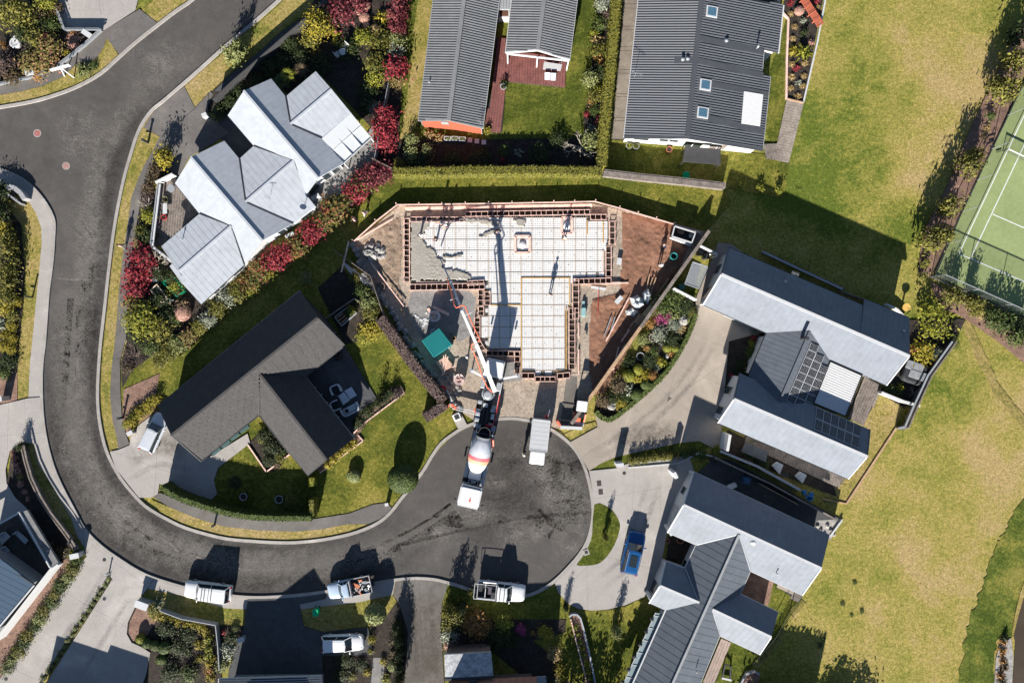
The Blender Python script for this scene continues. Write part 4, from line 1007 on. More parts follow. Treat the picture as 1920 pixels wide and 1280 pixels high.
p=at(1411,1016,4.3);q=MB();q.rbox((p.x,p.y,p.z),(.75,.75,.3),.1,.4);q.obj('roof_vent',R_GREY,H6,True);q=MB();q.ball((p.x,p.y,p.z+.22),.28,(1,1,.6));q.obj('vent_dome',M_WHITE,H6,True)
for u,v in ((1457,1075),(1306,1258),(1341,985)):flue(H6,u,v,3.6 if u>1400 else 3.8,.4,.05,M_TRIM)
q=MB();q.slab([at(u,v,2.25) for u,v in ((1243,1150),(1229,1148),(1152,1318),(1170,1320))],.03);q.obj('veranda_glass',mat('pale_glass',(.20,.25,.27),.2,var=.12,scale=.5),H6,True)
q=MB()
for k in range(8):u,v=1240-k*10.4,1156+k*23;q.bar(at(u,v,2.28),at(u-15,v-3,2.28),.05,.04)
q.bar(at(1229,1148,2.27),at(1152,1318,2.27),.05,.06);q.obj('glazing_bar',M_TRIM,H6,True)
for k in range(7):q=MB();p=at(1222-k*11,1160+k*23.5,2.3);q.ball((p.x,p.y,2.36),.22,(1,1,.6),8,5,0,.25);q.obj('leaf_litter',M_DARK,H6,True)
deck('deck','narrow pinkish timber deck beside the long grey wing',[(1351,1195),(1370,1203),(1352,1245),(1325,1320),(1303,1320)],mat('pinkish_timber',(0.30,.235,.205),.85,var=.2,scale=2),.2,((1351,1195),(1303,1310)),.30)
deck('deck','pale concrete coloured deck under the short eave east of the long grey wing',[(1410,1070),(1505,1114),(1496,1128),(1452,1092)],M_TAN,.15,((1410,1070),(1505,1114)),.5)
# ===== navy roofed house at the left edge with its courtyard
H7=thing('house','navy roofed house cut off by the left edge above the long driveway','house',at(15,1090))
roof_plane(H7,[(-60,1012,4.2),(0,1046.6),(65,1096,3.0),(3,1172),(-60,1245,3.2)],mat('navy_roof_steel',(0.038,0.068,0.108),.5,var=.05),'tray')
cap(H7,(-60,1012,3.66),(65,1096,3.06),R_CHAR,.12,.1,'barge_board');cap(H7,(65,1096,3.0),(-60,1245,3.2),M_TRIM,.12,.14,'fascia')
walls(H7,[(-60,1012,3.4),(65,1096,2.9),(3,1172,2.9),(-60,1245,3.0)],W_GREY,.5)
q=MB();q.slab([at(u,v,1.7) for u,v in ((38,960),(51,956),(110,1055),(96,1063))],.3);q.obj('flat_roof',mat('weathered_roof',(0.16,.16,.16),.9,var=.25,scale=1.5),H7,True)
q=MB();q.bar(at(37,960,1.73),at(95,1063,1.73),.14,.3);q.bar(at(37,960,1.73),at(-40,1003,1.73),.2,.3);q.bar(at(110,1057,1.6),at(98,1066,1.6),.2,.3);q.obj('roof_edge',M_TRIM,H7,True)
q=MB();q.bar(at(108,1058,.85),at(0,1197,.85),.25,1.7);q.obj('garden_wall',W_WHITE,H7,True)
q=MB();q.bar(at(46,962,.7),at(102,1056,.7),.4,1.38);q.obj('store_wall',W_GREY,H7,True)
deck('deck','dark timber courtyard deck of the navy roofed house with loungers on it',[(36,962),(98,1066),(60,1100),(-10,1040),(-40,1004)],mat('dark_deck',(0.06,.055,.055),.85,var=.3,scale=2),.25,((36,962),(-40,1004)),.26)
# ===== houses along the bottom edge
H8=thing('house','house with a white fascia cut off by the bottom edge behind the charcoal driveway','house',at(510,1330))
roof_plane(H8,[(409,1272,3.2),(602,1266.5,3.2),(604,1315),(409,1318,3.2)],mat('white_fascia_roof',(0.45,.45,.46),.5,var=.05),'none',t=.25)
q=MB()
for k in range(5):q.bar(at(410,1275+k*4.5,3.24),at(602,1269.5+k*4.5,3.24),.10,.05)
q.obj('roof_slat',M_DARK,H8,True)
q=MB();a,b,t=at(409,1318,3.2),at(604,1315,3.2),at(512,1322,5.4)
b2=Vector((0,-14,0))
q.face([a,b,t]);q.face([a,t,t+b2,a+b2]);q.face([t,b,b+b2,t+b2]);q.obj('gable_roof',R_SLATE,H8,True)
walls(H8,[(409,1280,3.2),(602,1278,3.2),(604,1500,3.2),(409,1500,3.2)],W_GREY,.6,.3)
H9=thing('house','orange-brown roofed house cut off by the bottom edge with a speckled flat garage roof','house',at(920,1320))
roof_plane(H9,[(833,1226.7,2.7),(920.5,1222.4,2.7),(925,1266),(834.6,1271,2.7)],mat('speckled_roof',(0.33,.34,.35),.8,var=.3,scale=1.6,fine=(5,.3)),'none','garage_roof',t=.3)
q=MB();q.bar(at(834,1272.5,2.6),at(926,1267.5,2.6),.22,.35);q.obj('fascia',M_DARK,H9,True)
walls(H9,[(833,1226.7,2.7),(920.5,1222.4,2.7),(925,1266,2.7),(834.6,1271,2.7)],W_BRICK,.15,.3)
R_OR=mat('orange_brown_roof',(0.36,.165,.105),.8,var=.15,scale=1.5,fine=(6,.15))
roof_plane(H9,[(841,1276,2.5),(1006,1268.5,2.5),(1012,1350),(842,1358,5.4)],R_OR,'tray','roof',pitch=.4)
roof_plane(H9,[(842,1358,5.4),(1012,1350,5.4),(1020,1450),(845,1455,2.5)],R_OR,'tray','roof',pitch=.4)
q=MB();q.slab([at(u,v,2.45) for u,v in ((1006,1268),(1024,1267),(1026,1300),(1008,1300))],.12);q.obj('porch_roof',R_GREY,H9,True)
walls(H9,[(841,1280,2.5),(1006,1273,2.5),(1012,1350,5.3),(1015,1450,2.5),(845,1455,2.5),(842,1358,5.3)],W_BRICK,.5,.3)
p=at(888,1276,2.6);q=MB();q.rbox((p.x,p.y,p.z+.2),(.9,.5,.35),.1);q.obj('roof_unit',M_DARK,H9,True)
H10=thing('house','house just beyond the bottom edge shading the two lane driveway','house',at(150,1350))
roof_plane(H10,[(48,1328,3.0),(147,1361,3.0),(153,1346),(227,1371),(222,1500),(10,1500,3.0)],R_SLATE,'none')
walls(H10,[(48,1328,3.0),(147,1361,3.0),(227,1371,3.0),(222,1500,3.0),(10,1500,3.0)],W_GREY,.4)
sh=thing('bin_shed','small louvre roofed service yard between the site fence and the large grey house','shed',at(1305,520))
q=[at(u,v,2.0) for u,v in ((1299,491),(1327,500),(1310,541),(1284,532))]
mb=MB()
for i in range(4):mb.bar(q[i],q[(i+1)%4],.08,.1)
mb.obj('roof_frame',M_STEEL,sh,True)
for k in range(12):
 t=(k+.5)/12;mb=MB();mb.bar(q[0].lerp(q[3],t),q[1].lerp(q[2],t),.15,.03);mb.obj('slat',M_STEEL,sh,True)
for a,b in (((1309,462),(1341,478)),((1260,541),(1303,563)),((1341,478),(1338,483))):
 mb=MB();mb.bar(at(*a,.9),at(*b,.9),.14,1.8);mb.obj('wall',W_WHITE,sh,True)
for u,v,c,nm in ((1312,474,M_DARK,'black bin nearest the site fence in the white walled service yard'),(1323,481,M_DARK,'black bin nearest the large house in the white walled service yard'),(1277,538,mat('teal_bin',(.05,.16,.15)),'teal bin below the louvre roof of the white walled service yard')):
 p=at(u,v,.5);mb=MB();mb.rbox((p.x,p.y,.5),(.6,.6,1.0),.08);tag(mb.obj('bin',c),nm,'bin','bins in the service yard')
 # ---------------------------------------------------------------- building site
OUT=[(770,412),(873,412),(873,402),(1106,400),(1106,414),(1140,414),(1140,458),(1134,462),(1134,519),(1071,521),(1071,573),(1064,575),(1064,694),(1041,697),(1041,703),(1003,703),(1003,697),(979,694),(976,653),(909,654),(909,633),(902,632),(902,594),(909,592),(909,575),(921,573),(921,546),(907,541),(907,526),(770,526)]
WET=[(770,412),(806,414),(814,420),(804,428),(796,437),(795,452),(802,461),(817,468),(821,482),(832,486),(838,494),(829,501),(848,505),(862,507),(872,511),(880,513),(887,526),(770,526)]
FD=thing('foundation','unfinished house foundation of white foam pods under a steel grid','foundation',at(950,520))
M_FOAM=mat('foam',(0.66,0.655,0.64),0.7,var=0.05,scale=1.2,fine=(3,.04))
M_RUST=mat('rusty_steel',(0.30,0.20,0.12),0.85,var=.25,scale=4)
M_MESH=mat('mesh_steel',(0.42,0.41,0.40),0.7,var=.2)
M_WET=mat('wet_concrete',(0.285,0.265,0.232),0.75,var=.14,scale=.7,fine=(5,.12),bump=.4)
q=MB();q.prism([at(u,v) for u,v in OUT],0.03,0.105);q.obj('base_layer',M_GRAVEL,FD,True)
GX=[793+20.45*i-40.9 for i in range(20)];GY=[408+20.45*i for i in range(16)]
GX=[752.1+20.45*i for i in range(21)]
pm=None;dimple=mat('pod_dimple',(.25,.25,.27))
rnd=random.Random(4)
pods=[]
def clip_cell(x0,x1,y0,y1):
 """largest axis-aligned part of a grid cell inside the outline, minus the poured concrete"""
 c=((x0+x1)/2,(y0+y1)/2)
 return inside(c,OUT) and not all(inside(p,WET) for p in (c,(x0,y0),(x1,y0),(x0,y1),(x1,y1)))
for i in range(len(GX)-1):
 for j in range(len(GY)-1):
  x0,x1,y0,y1=GX[i]+.45,GX[i+1]-.45,GY[j]+.45,GY[j+1]-.45
  for _ in range(12):
   if not inside((x0,(y0+y1)/2),OUT):x0+=1.2
   if not inside((x1,(y0+y1)/2),OUT):x1-=1.2
   if not inside(((x0+x1)/2,y0),OUT):y0+=1.2
   if not inside(((x0+x1)/2,y1),OUT):y1-=1.2
  if x1-x0<5 or y1-y0<5 or not clip_cell(x0,x1,y0,y1):continue
  a,b=at(x0,y1,.34),at(x1,y0,.34)
  mb=MB();mb.box(((a.x+b.x)/2,(a.y+b.y)/2,.20),(b.x-a.x,b.y-a.y,.20+rnd.uniform(-.01,.01)),rnd.uniform(-.006,.006))
  pd=mb.obj('foam_pod',M_FOAM,FD,True);pods.append((x0,x1,y0,y1))
mb=MB()
for (x0,x1,y0,y1) in pods:
 for _ in range(1):
  p=at(rnd.uniform(x0+2,x1-2),rnd.uniform(y0+2,y1-2),.33);mb.box((p.x,p.y,.325),(.05,.05,.04),rnd.uniform(0,1))
mb.obj('bar_chair',mat('bar_chair',(.12,.12,.14)),FD,True,'stuff')
def spans(fixed,vert):
 lo,hi=(395,706) if vert else (768,1142)
 out=[];cur=None;s=lo
 while s<=hi:
  p=(fixed,s) if vert else (s,fixed)
  ok=inside(p,OUT) and not inside(p,WET)
  if ok and cur is None:cur=s
  if not ok and cur is not None:
   if s-cur>6:out.append((cur,s))
   cur=None
  s+=1.5
 if cur is not None:out.append((cur,hi))
 return out
nb=0
for x in GX:
 for a,b in spans(x,True):
  mb=MB();mb.bar(at(x,a,.312),at(x,b,.312),.045,.02);mb.obj('rib_bar',M_RUST,FD,True)
for y in GY:
 for a,b in spans(y,False):
  mb=MB();mb.bar(at(a,y,.318),at(b,y,.318),.05,.02);mb.obj('rib_bar',M_RUST,FD,True)
mb=MB()
x=770
while x<1142:
 for a,b in spans(x,True):mb.bar(at(x,a,.328),at(x,b,.328),.016,.008)
 x+=4.1
y=400
while y<704:
 for a,b in spans(y,False):mb.bar(at(a,y,.335),at(b,y,.335),.016,.008)
 y+=4.1
mb.obj('mesh_wire',M_MESH,FD,True,'stuff')
for pts in ([(977.5,521),(977.5,694)],[(977.5,521),(1070,521)],[(1068,523),(1068,573)],[(921,572),(977,572)],[(1061.5,576),(1061.5,692)],[(906,545),(918,545)],[(982,695),(1002,695)],[(1042,695),(1064,695)],[(1131,415),(1131,455)],[(1101,413),(1101,440)]):
 mb=MB();mb.bar(at(*pts[0],.36),at(*pts[1],.36),.13,.05);mb.obj('beam_timber',mat('yellow_timber',(.42,.27,.11),.85,var=.2),FD,True)
for (u0,v0,u1,v1) in ((966,443,993,474),(1053,408,1072,438)):
 mb=MB()
 for a,b in (((u0,v0),(u1,v0)),((u1,v0),(u1,v1)),((u1,v1),(u0,v1)),((u0,v1),(u0,v0))):mb.bar(at(*a,.4),at(*b,.4),.26,.14)
 bx=mb.obj('box_out',M_PINKT,FD,True)
 p=at((u0+u1)/2,(v0+v1)/2,.3);mb=MB();mb.smooth=True
 mb.ball((p.x,p.y,.32),.42,(1,1.1,.5),10,6,0,.12,rnd);mb.obj('plastic_bag',M_WHITE,bx,True)
from mathutils import noise as nz
def pour(name,pts,h0,par,amp=.05,st=1.6):
 us=[p[0] for p in pts];vs=[p[1] for p in pts];mb=MB();idx={}
 nu=int((max(us)-min(us))/st)+2;nv=int((max(vs)-min(vs))/st)+2
 for j in range(nv):
  for i in range(nu):
   u,v=min(us)+i*st,min(vs)+j*st
   if inside((u+nz.noise(Vector((u*.2,v*.2,1)))*4,v+nz.noise(Vector((u*.2,v*.2,7)))*4),pts):
    rough=max(0,nz.noise(Vector((u*.03,v*.03,4)))+.35)
    if u>800 and v>470:rough=1.0
    h=h0+amp*rough*(nz.noise(Vector((u*.22,v*.3,2)))+.6*nz.noise(Vector((u*.5,v*.6,3))))
    idx[(i,j)]=len(mb.v);mb.v.append(at(u,v)+Vector((0,0,h)))
 edge=0
 for (i,j) in list(idx):
  k=[(i,j),(i,j+1),(i+1,j+1),(i+1,j)]
  if all(c in idx for c in k):mb.f.append(tuple(idx[c] for c in k));mb.m.append(0)
 from collections import Counter
 ec=Counter();ed={}
 for f in mb.f:
  for a in range(4):
   e_=(f[a],f[(a+1)%4]);ec[tuple(sorted(e_))]+=1;ed[tuple(sorted(e_))]=e_
 for e_,c in ec.items():
  if c==1:
   a,b=ed[e_];va,vb=mb.v[a],mb.v[b]
   n0=len(mb.v);mb.v+=[Vector((va.x,va.y,.1)),Vector((vb.x,vb.y,.1))];mb.f.append((b,a,n0,n0+1));mb.m.append(0)
 mb.smooth=True
 return mb.obj(name,M_WET,par,True)
pour('wet_concrete',WET,.40,FD,.035)
pour('wet_concrete',[(822,474),(842,480),(856,480),(862,474),(868,476),(866,484),(850,487),(832,486)],.43,FD,.06)
pour('wet_concrete',[(862,409),(900,410),(936,414),(934,428),(920,424),(890,420),(866,420)],.40,FD,.06);pour('wet_concrete',[(960,411),(986,412),(988,424),(974,428),(966,420)],.41,FD,.06)
pour('wet_concrete',[(922,430),(940,434),(938,446),(926,440),(906,448),(890,446),(906,440)],.41,FD,.05)
FW=thing('formwork','pink timber formwork boards and struts round the foundation','formwork',at(950,520))
def ladder(u0,v0,u1,v1,du,dv,step=10.2,h=.46):
 a0,a1=Vector((u0,v0)),Vector((u1,v1));L=(a1-a0).length
 w=Vector((du,dv))
 mb=MB();k_=[a0,a1,a1+w,a0+w];mb.prism([at(q.x,q.y) for q in k_],.03,.112);mb.obj('shade_strip',M_SOIL,FW,True)  # dark strip painted in for the shade between the boards
 for o in (Vector((0,0)),w):
  p,q_=a0+o,a1+o
  mb=MB();mb.bar(at(p.x,p.y,h/2),at(q_.x,q_.y,h/2),.05,h);mb.bar(at(p.x,p.y,h+.02),at(q_.x,q_.y,h+.02),.065,.03);mb.obj('rail',M_PINKT,FW,True)
 k=max(1,round(L/step))
 for i in range(k+1):
  c=a0.lerp(a1,min(1,max(0,(i+rnd.uniform(-.12,.12))/k)))
  d=c+w
  mb=MB();mb.bar(at(c.x,c.y,h-.01),at(d.x+rnd.uniform(-.5,.5),d.y,h-.01),.042,.06);mb.obj('strut',M_PINKT,FW,True)
  if i%2==0:
   p=at(d.x,d.y,0);mb=MB();mb.box((p.x,p.y,.36),(.05,.05,.72));mb.obj('peg',M_PINKT,FW,True)
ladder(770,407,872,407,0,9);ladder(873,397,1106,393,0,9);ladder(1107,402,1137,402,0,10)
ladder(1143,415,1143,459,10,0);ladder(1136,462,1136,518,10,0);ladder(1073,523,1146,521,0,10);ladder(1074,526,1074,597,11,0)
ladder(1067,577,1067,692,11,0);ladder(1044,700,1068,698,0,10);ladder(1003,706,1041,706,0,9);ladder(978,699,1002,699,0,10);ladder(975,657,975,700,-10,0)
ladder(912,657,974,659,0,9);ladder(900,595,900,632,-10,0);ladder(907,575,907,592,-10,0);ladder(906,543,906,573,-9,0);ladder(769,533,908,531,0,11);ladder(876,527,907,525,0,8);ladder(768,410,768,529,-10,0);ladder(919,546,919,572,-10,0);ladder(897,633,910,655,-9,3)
for a,b in (((1140,531),(1178,530)),((1085,655),(1085,702)),((1085,605),(1085,635)),((780,529),(862,529)),((934,657),(972,656)),((1130,470),(1130,512))):
 mb=MB();mb.bar(at(*a,.3),at(*b,.3),.12,.2);mb.obj('board',M_PINKT,FW,True)
HB=thing('hoarding_fence','low pink timber hoarding along the north edge of the site','fence',at(950,385))
def hoard(pts,h=.85):
 for (u0,v0),(u1,v1) in zip(pts,pts[1:]):
  L=math.hypot(u1-u0,v1-v0);k=max(1,round(L/38))
  for i in range(k):
   a=(u0+(u1-u0)*i/k,v0+(v1-v0)*i/k);b=(u0+(u1-u0)*(i+1)/k,v0+(v1-v0)*(i+1)/k)
   for z0,z1 in ((.02,h*.5),(h*.5+.01,h)):
    mb=MB();mb.bar(at(*a,(z0+z1)/2),at(*b,(z0+z1)/2),.045+rnd.uniform(0,.01),z1-z0);mb.obj('board',M_PINKT,HB,True)
   p=at(*a);mb=MB();mb.box((p.x,p.y,(h+.15)/2),(.10,.10,h+.15));mb.obj('post',M_PINKT,HB,True)
   mb=MB();mb.bar(at(*a,h+.03),at(*b,h+.03),.14,.04);mb.obj('capping',M_PINKT,HB,True)
hoard([(664,452),(706,414),(745,384),(830,383),(960,381),(1115,378),(1160,390),(1262,420),(1312,436)])
mb=MB();mb.bar(at(760,391,.2),at(1110,385,.2),.30,.3);mb.obj('board',M_PINKT,HB,True)
PF=thing('paling_fence','tall pale timber paling fence along the east side of the site','fence',at(1195,620))
F0,F1=(1322,438),(1070,792)
for k in range(18):
 a=(F0[0]+(F1[0]-F0[0])*k/18,F0[1]+(F1[1]-F0[1])*k/18);b=(F0[0]+(F1[0]-F0[0])*(k+1)/18,F0[1]+(F1[1]-F0[1])*(k+1)/18)
 h=1.8 if k<15 else 1.5
 pa,pb=at(*a),at(*b)
 for i in range(10):
  p,q_=pa.lerp(pb,i/10),pa.lerp(pb,(i+.93)/10)
  mb=MB();z=h+rnd.uniform(-.015,.015);mb.bar(p+Vector((0,0,z/2)),q_+Vector((0,0,z/2)),.03,z);mb.obj('paling',M_GREYT,PF,True)
 mb=MB();mb.bar(pa+Vector((-.05,.04,h+.03)),pb+Vector((-.05,.04,h+.03)),.36,.05);mb.obj('capping',M_TIMBER if 8<k<16 else M_GREYT,PF,True)
 for zz in (.4,h-.3):
  mb=MB();o=Vector((-.06,.04,zz));mb.bar(pa+o,pb+o,.07,.09);mb.obj('rail',M_TIMBER,PF,True)
 mb=MB();mb.box((pa.x-.1,pa.y+.06,h/2),(.11,.11,h),.6);mb.obj('post',M_TIMBER,PF,True)
bl=[(664,462),(672,478),(676,496),(684,514),(694,530),(706,542),(716,556),(726,570),(736,584),(742,598),(750,612),(758,624),(766,640),(774,652),(784,664),(792,678),(802,690),(814,704),(826,722),(838,740),(852,756),(862,768)]
st=MB();stones=[]
for s_ in range(4):
 mb=MB();mb.ball((0,0,.3),.5,(1,.8,.75),8,5,0,.22,random.Random(s_+20));stones.append(mb.mesh('boulder',M_STONE))
def boulder(u,v,s,label,group,i):
 o=bpy.data.objects.new('boulder',stones[i%4]);COL.objects.link(o)
 o.location=at(u,v);o.rotation_euler=(0,0,i*1.7);o.scale=(s,s,s*.8);ROOTM[o.name]=Matrix.Identity(4)
 tag(o,label,'boulder',group)
i=0
def nth(k):return {1:'first',2:'second',3:'third'}.get(k,'%d%s'%(k,{1:'st',2:'nd',3:'rd'}.get(k%10 if k//10!=1 else 0,'th')))
for (u0,v0) in cr(bl,2):
 i+=1
 boulder(u0+rnd.uniform(-3,3),v0+rnd.uniform(-3,3),rnd.uniform(.55,.95),'grey boulder in the curved rock wall, '+nth(i)+' from its top end','boulders in the rock wall',i)
for k,(u,v,s) in enumerate(((697,462,.9),(708,468,1.0),(690,474,1.1),(702,478,1.2),(714,482,.8),(696,488,.9),(718,470,.8),(710,460,.7),(688,462,.7),(720,480,.7))):
 boulder(u,v,s,'pale rock in the loose pile by the rock wall, '+nth(1+sorted([697,708,690,702,714,696,718,710,688,720]).index(u))+' from the left','rocks piled at the west corner of the site',k)
def plank(pts,w=.14,h=.06,m=M_PINKT,z=.1,label='',group=None,name='plank',cat='plank'):
 mb=MB()
 for a,b in zip(pts,pts[1:]):mb.bar(at(*a,z),at(*b,z),w,h)
 return tag(mb.obj(name,m),label,cat,group)
plank([(695,492),(757,574)],.12,.08,M_PINKT,.5,'long pink timber rail lying along the top of the boulder wall')
plank([(750,575),(768,612)],.1,.06,M_TIMBER,.4,'short pale timber rail below the long pink rail on the boulder wall')
plank([(666,452),(736,411)],.12,.08,M_PINKT,.3,'pink board lying along the grey trench at the west corner of the site')
plank([(672,462),(735,418)],.10,.06,M_TIMBER,.12,'pale board lying beside the grey trench at the west corner of the site')
plank([(640,510),(654,452)],.16,.05,M_PINKT,.9,'thin pale rail lying on the dark lawn outside the west corner of the site')
sheet('trench',[(668,456),(735,410),(742,416),(676,463)],M_GRAVEL,'path')
mb=MB();mb.tube(at(645,492,.25),at(664,518,.25),.16,10);mb.tube(at(650,496,.25),at(692,535,.25),.12,8);tag(mb.obj('pipe_bundle',M_TRIM),'pale plastic pipes lying on the dark ground beside the boulder wall','pipe')
mb=MB();p=at(662,516,.1);mb.slab([at(u,v,.25) for u,v in ((655,505),(664,503),(690,530),(684,534))],.2);tag(mb.obj('sheet_stack',M_TRIM),'pale stack of sheets lying beside the plastic pipes','sheets')
e,r=2.35,2.4
TC=thing('site_container','teal corrugated steel site container beside the gravel pad','container',base_loc([(815,645)]))
M_TEAL=mat('teal_steel',(0.018,0.19,0.195),.5,var=.08,scale=1)
roof_plane(TC,[(823,615,e),(847,646,e),(813,670,e),(790.6,638.6)],M_TEAL,'none',t=.1)
q=MB();k=[at(u,v,e+.03) for u,v in ((823,615),(847,646),(813,670),(790.6,638.6))]
for i in range(11):
 t=(i+.5)/11;q.bar(k[0].lerp(k[3],t),k[1].lerp(k[2],t),.14,.07)
q.obj('roof_rib',M_TEAL,TC,True)
walls(TC,[(823,615,e),(847,646,e),(813,670,e),(790.6,638.6,e)],M_TEAL,.03,.08)
q=MB();q.bar(at(843,648,1.1),at(816,666,1.1),.06,2.0);q.obj('door',M_DARK,TC,True)
def bag(u,v,rr,m,lab,fill=None):
 p=at(u,v,.5);o=thing('bulk_bag',lab,'bag',(p.x,p.y,0),.3)
 mb=MB();n=8
 f=lambda r_,z_:[(r_*math.cos(2*math.pi*k/n)*(1+.06*(k%2)),r_*math.sin(2*math.pi*k/n),z_) for k in range(n)]
 mb.grid([f(rr*.9,0),f(rr*1.05,.5),f(rr,.95),f(rr*.6,.9),f(rr*.5,.5)],True,0,True,True);mb.obj('sack',m,o)
 if fill:
  mb=MB()
  if fill=='wood':
   for k in range(9):mb.bar(Vector((rnd.uniform(-.4,.4),rnd.uniform(-.4,.4),.9)),Vector((rnd.uniform(-.5,.5),rnd.uniform(-.5,.5),1.05)),.08,.05)
  mb.obj('offcuts',M_PINKT,o)
bag(815,593,.64,M_TRIM,'white open bulk bag standing on the shaded gravel pad','wood');bag(861,711,.62,mat('dusty_pink_bag',(.50,.40,.38),.9,var=.12),'pinkish bulk bag of offcuts beside the site entrance','wood')
plank([(812,575),(842,590)],.34,.2,M_PINKT,.15,'bundle of pink boards lying beside the white bulk bag',None,'board_bundle','boards')
plank([(802,578),(810,588)],.3,.12,M_PINKT,.15,'short pile of pink offcuts left of the white bulk bag',None,'offcut_pile','offcuts')
mb=MB()
for k in range(12):
 u,v=rnd.uniform(776,812),rnd.uniform(588,624);mb.bar(at(u,v,.12),at(u+rnd.uniform(-8,8),v+rnd.uniform(-6,6),.14),.22,.05)
tag(mb.obj('plastic_scraps',M_TRIM),'scattered white plastic scraps on the dark ground above the teal container','scraps',kind='stuff')
pl=thing('pallet_stack','pink plywood sheets and boards stacked beside the teal container','timber',at(834,684))
mb=MB();mb.slab([at(u,v,.5) for u,v in ((817,679),(836,668),(850,686),(830,698))],.45);mb.obj('sheet_pile',mat('pink_ply',(.50,.33,.25),.85,var=.12),pl,True)
for a,b in (((836,664),(829,704)),((840,668),(832,702)),((832,666),(831,690)),((846,688),(856,686))):
 mb=MB();mb.bar(at(*a,.55),at(*b,.55),.09,.06);mb.obj('board',M_PINKT,pl,True)
mb=MB();p=at(851,634,.4);mb.lathe(p-Vector((0,0,.38)),[(.20,0),(.26,0),(.26,.7),(.20,.7),(.20,0)],14,cap0=False,cap1=False);tag(mb.obj('pipe_section',M_TIMBER),'tan upright pipe section right of the teal container','pipe')
mb=MB();p=at(714,538,.3);mb.lathe(p-Vector((0,0,.28)),[(.42,0),(.5,0),(.5,.5),(.42,.5),(.42,0)],18,cap0=False,cap1=False);tag(mb.obj('concrete_ring',mat('ring_brown',(.16,.11,.10))),'brown ring tank standing in the shade below the boulder wall','ring')
mb=MB()
for k in range(16):
 t=k/15;mb.bar(at(676+t*18,470+t*26,.3),at(688+t*14,463+t*24,.3),.06,.04)
tag(mb.obj('pallet_row',M_GREYT),'row of thin weathered slats stacked along the top of the boulder wall','slats')
for k,(u,v) in enumerate(((846,715),(857,722),(848,700),(838,706),(855,735),(861,728))):
 boulder(u,v+3,.62,'pale boulder beside the pinkish bag, '+nth(1+sorted([846,857,848,838,855,861]).index(u))+' from the left','boulders by the site entrance',k)
tr=thing('skip_trailer','dark open trailer with a white frame in the far corner of the site','trailer',at(1280,440))
q=[at(u,v,1.3) for u,v in ((1265,424),(1304,436),(1297,455),(1260,443))]
mb=MB();mb.slab([p-Vector((0,0,.9)) for p in q],.12);mb.obj('floor',M_DARK,tr,True)
for i in range(4):
 a,b=q[i],q[(i+1)%4]
 mb=MB();mb.bar(a-Vector((0,0,.45)),b-Vector((0,0,.45)),.05,.85);mb.obj('side_panel',M_DARK,tr,True)
 mb=MB();mb.bar(a,b,.13,.10);mb.obj('frame_rail',M_TRIM,tr,True)
mb=MB();mb.slab([at(u,v,.75) for u,v in ((1256,446),(1259,443),(1298,454),(1295,461))],.35);mb.obj('front_locker',M_WHITE,tr,True)
mb=MB()
for k in range(4):mb.bar(at(1268+k,430+k*2,.5),at(1284-k,433+k*2,.5),.1,.06)
tag(mb.obj('timber_load',M_TIMBER),'few tan boards lying inside the dark open trailer','boards')
p=at(1296,442,.6);mb=MB();mb.rbox((p.x,p.y,.55),(.45,.5,.3),.1);tag(mb.obj('white_sack',M_TRIM),'small white sack lying inside the dark open trailer','sack')
dt=mat('clear_plastic',(.42,.46,.48),.3,var=.3,scale=2)
for lab,pts,m,h in (('crumpled grey plastic sheet heaped by the paling fence',[(1180,558),(1195,552),(1206,560),(1208,574),(1196,582),(1182,574)],dt,1.1),('white crumpled sheet of wrap beside the long pink rail',[(1172,582),(1186,576),(1200,584),(1190,595),(1172,590)],M_TRIM,.6),('pale plastic wrap over boards against the paling fence',[(1203,548),(1214,540),(1222,550),(1214,572),(1204,566)],dt,1.1)):
 mb=MB();c=at(sum(p[0] for p in pts)/len(pts),sum(p[1] for p in pts)/len(pts))
 R2=random.Random(len(lab));rings=[]
 for s_,zz in ((1,.06),(.8,h*.7),(.5,h),(.15,h*.75)):
  rings.append([c+(at(*p)-c)*s_*R2.uniform(.8,1.1)+Vector((0,0,zz*R2.uniform(.6,1.2))) for p in pts for _ in (0,1)])
 mb.grid(rings,True,0,False,True);tag(mb.obj('plastic_sheet',m),lab,'sheet')
for k,(a,b,w_,m,lab) in enumerate((((1136,640),(1179,559),.12,M_PINKT,'long pink rail lying from the plastic heap down the dirt'),((1146,608),(1148,630),.1,M_STEEL,''),((1222,590),(1208,560),.1,M_TIMBER,''),)):
 if lab:plank([a,b],w_,.06,m,.45,lab)
plank([(1132,632),(1146,594)],.1,.06,M_STEEL,.4,'left of two thin grey battens lying on the dirt');plank([(1141,634),(1153,594)],.1,.06,M_STEEL,.4,'right of two thin grey battens lying on the dirt')
plank([(1208,594),(1238,556)],.75,.9,mat('new_timber',(.50,.38,.22),.85,var=.15),.35,'thick stack of new yellow timber lying against the paling fence',None,'timber_stack','timber')
plank([(1192,606),(1212,586)],.5,.7,M_TIMBER,.35,'loose stack of tan boards below the new yellow timber',None,'timber_stack','timber');plank([(1182,628),(1206,598)],.8,.7,mat('brown_timber',(.2,.125,.085),.9,var=.3),.3,'dark brown bundle of old boards against the paling fence',None,'timber_stack','timber')
plank([(1176,620),(1200,588)],.16,.1,M_TIMBER,.5,'single tan board leaning on the brown bundle of boards')
for k,(a,b) in enumerate((((1210,550),(1218,514)),((1214,552),(1224,520)),((1218,556),(1230,520)))):
 plank([a,b],.12,.08,M_TIMBER,.5,('leftmost','middle','rightmost')[k]+' of three tan boards fanned on the shaded dirt')
plank([(1233,550),(1254,522)],.14,.1,M_TIMBER,.5,'brown board lying in the shade against the paling fence')
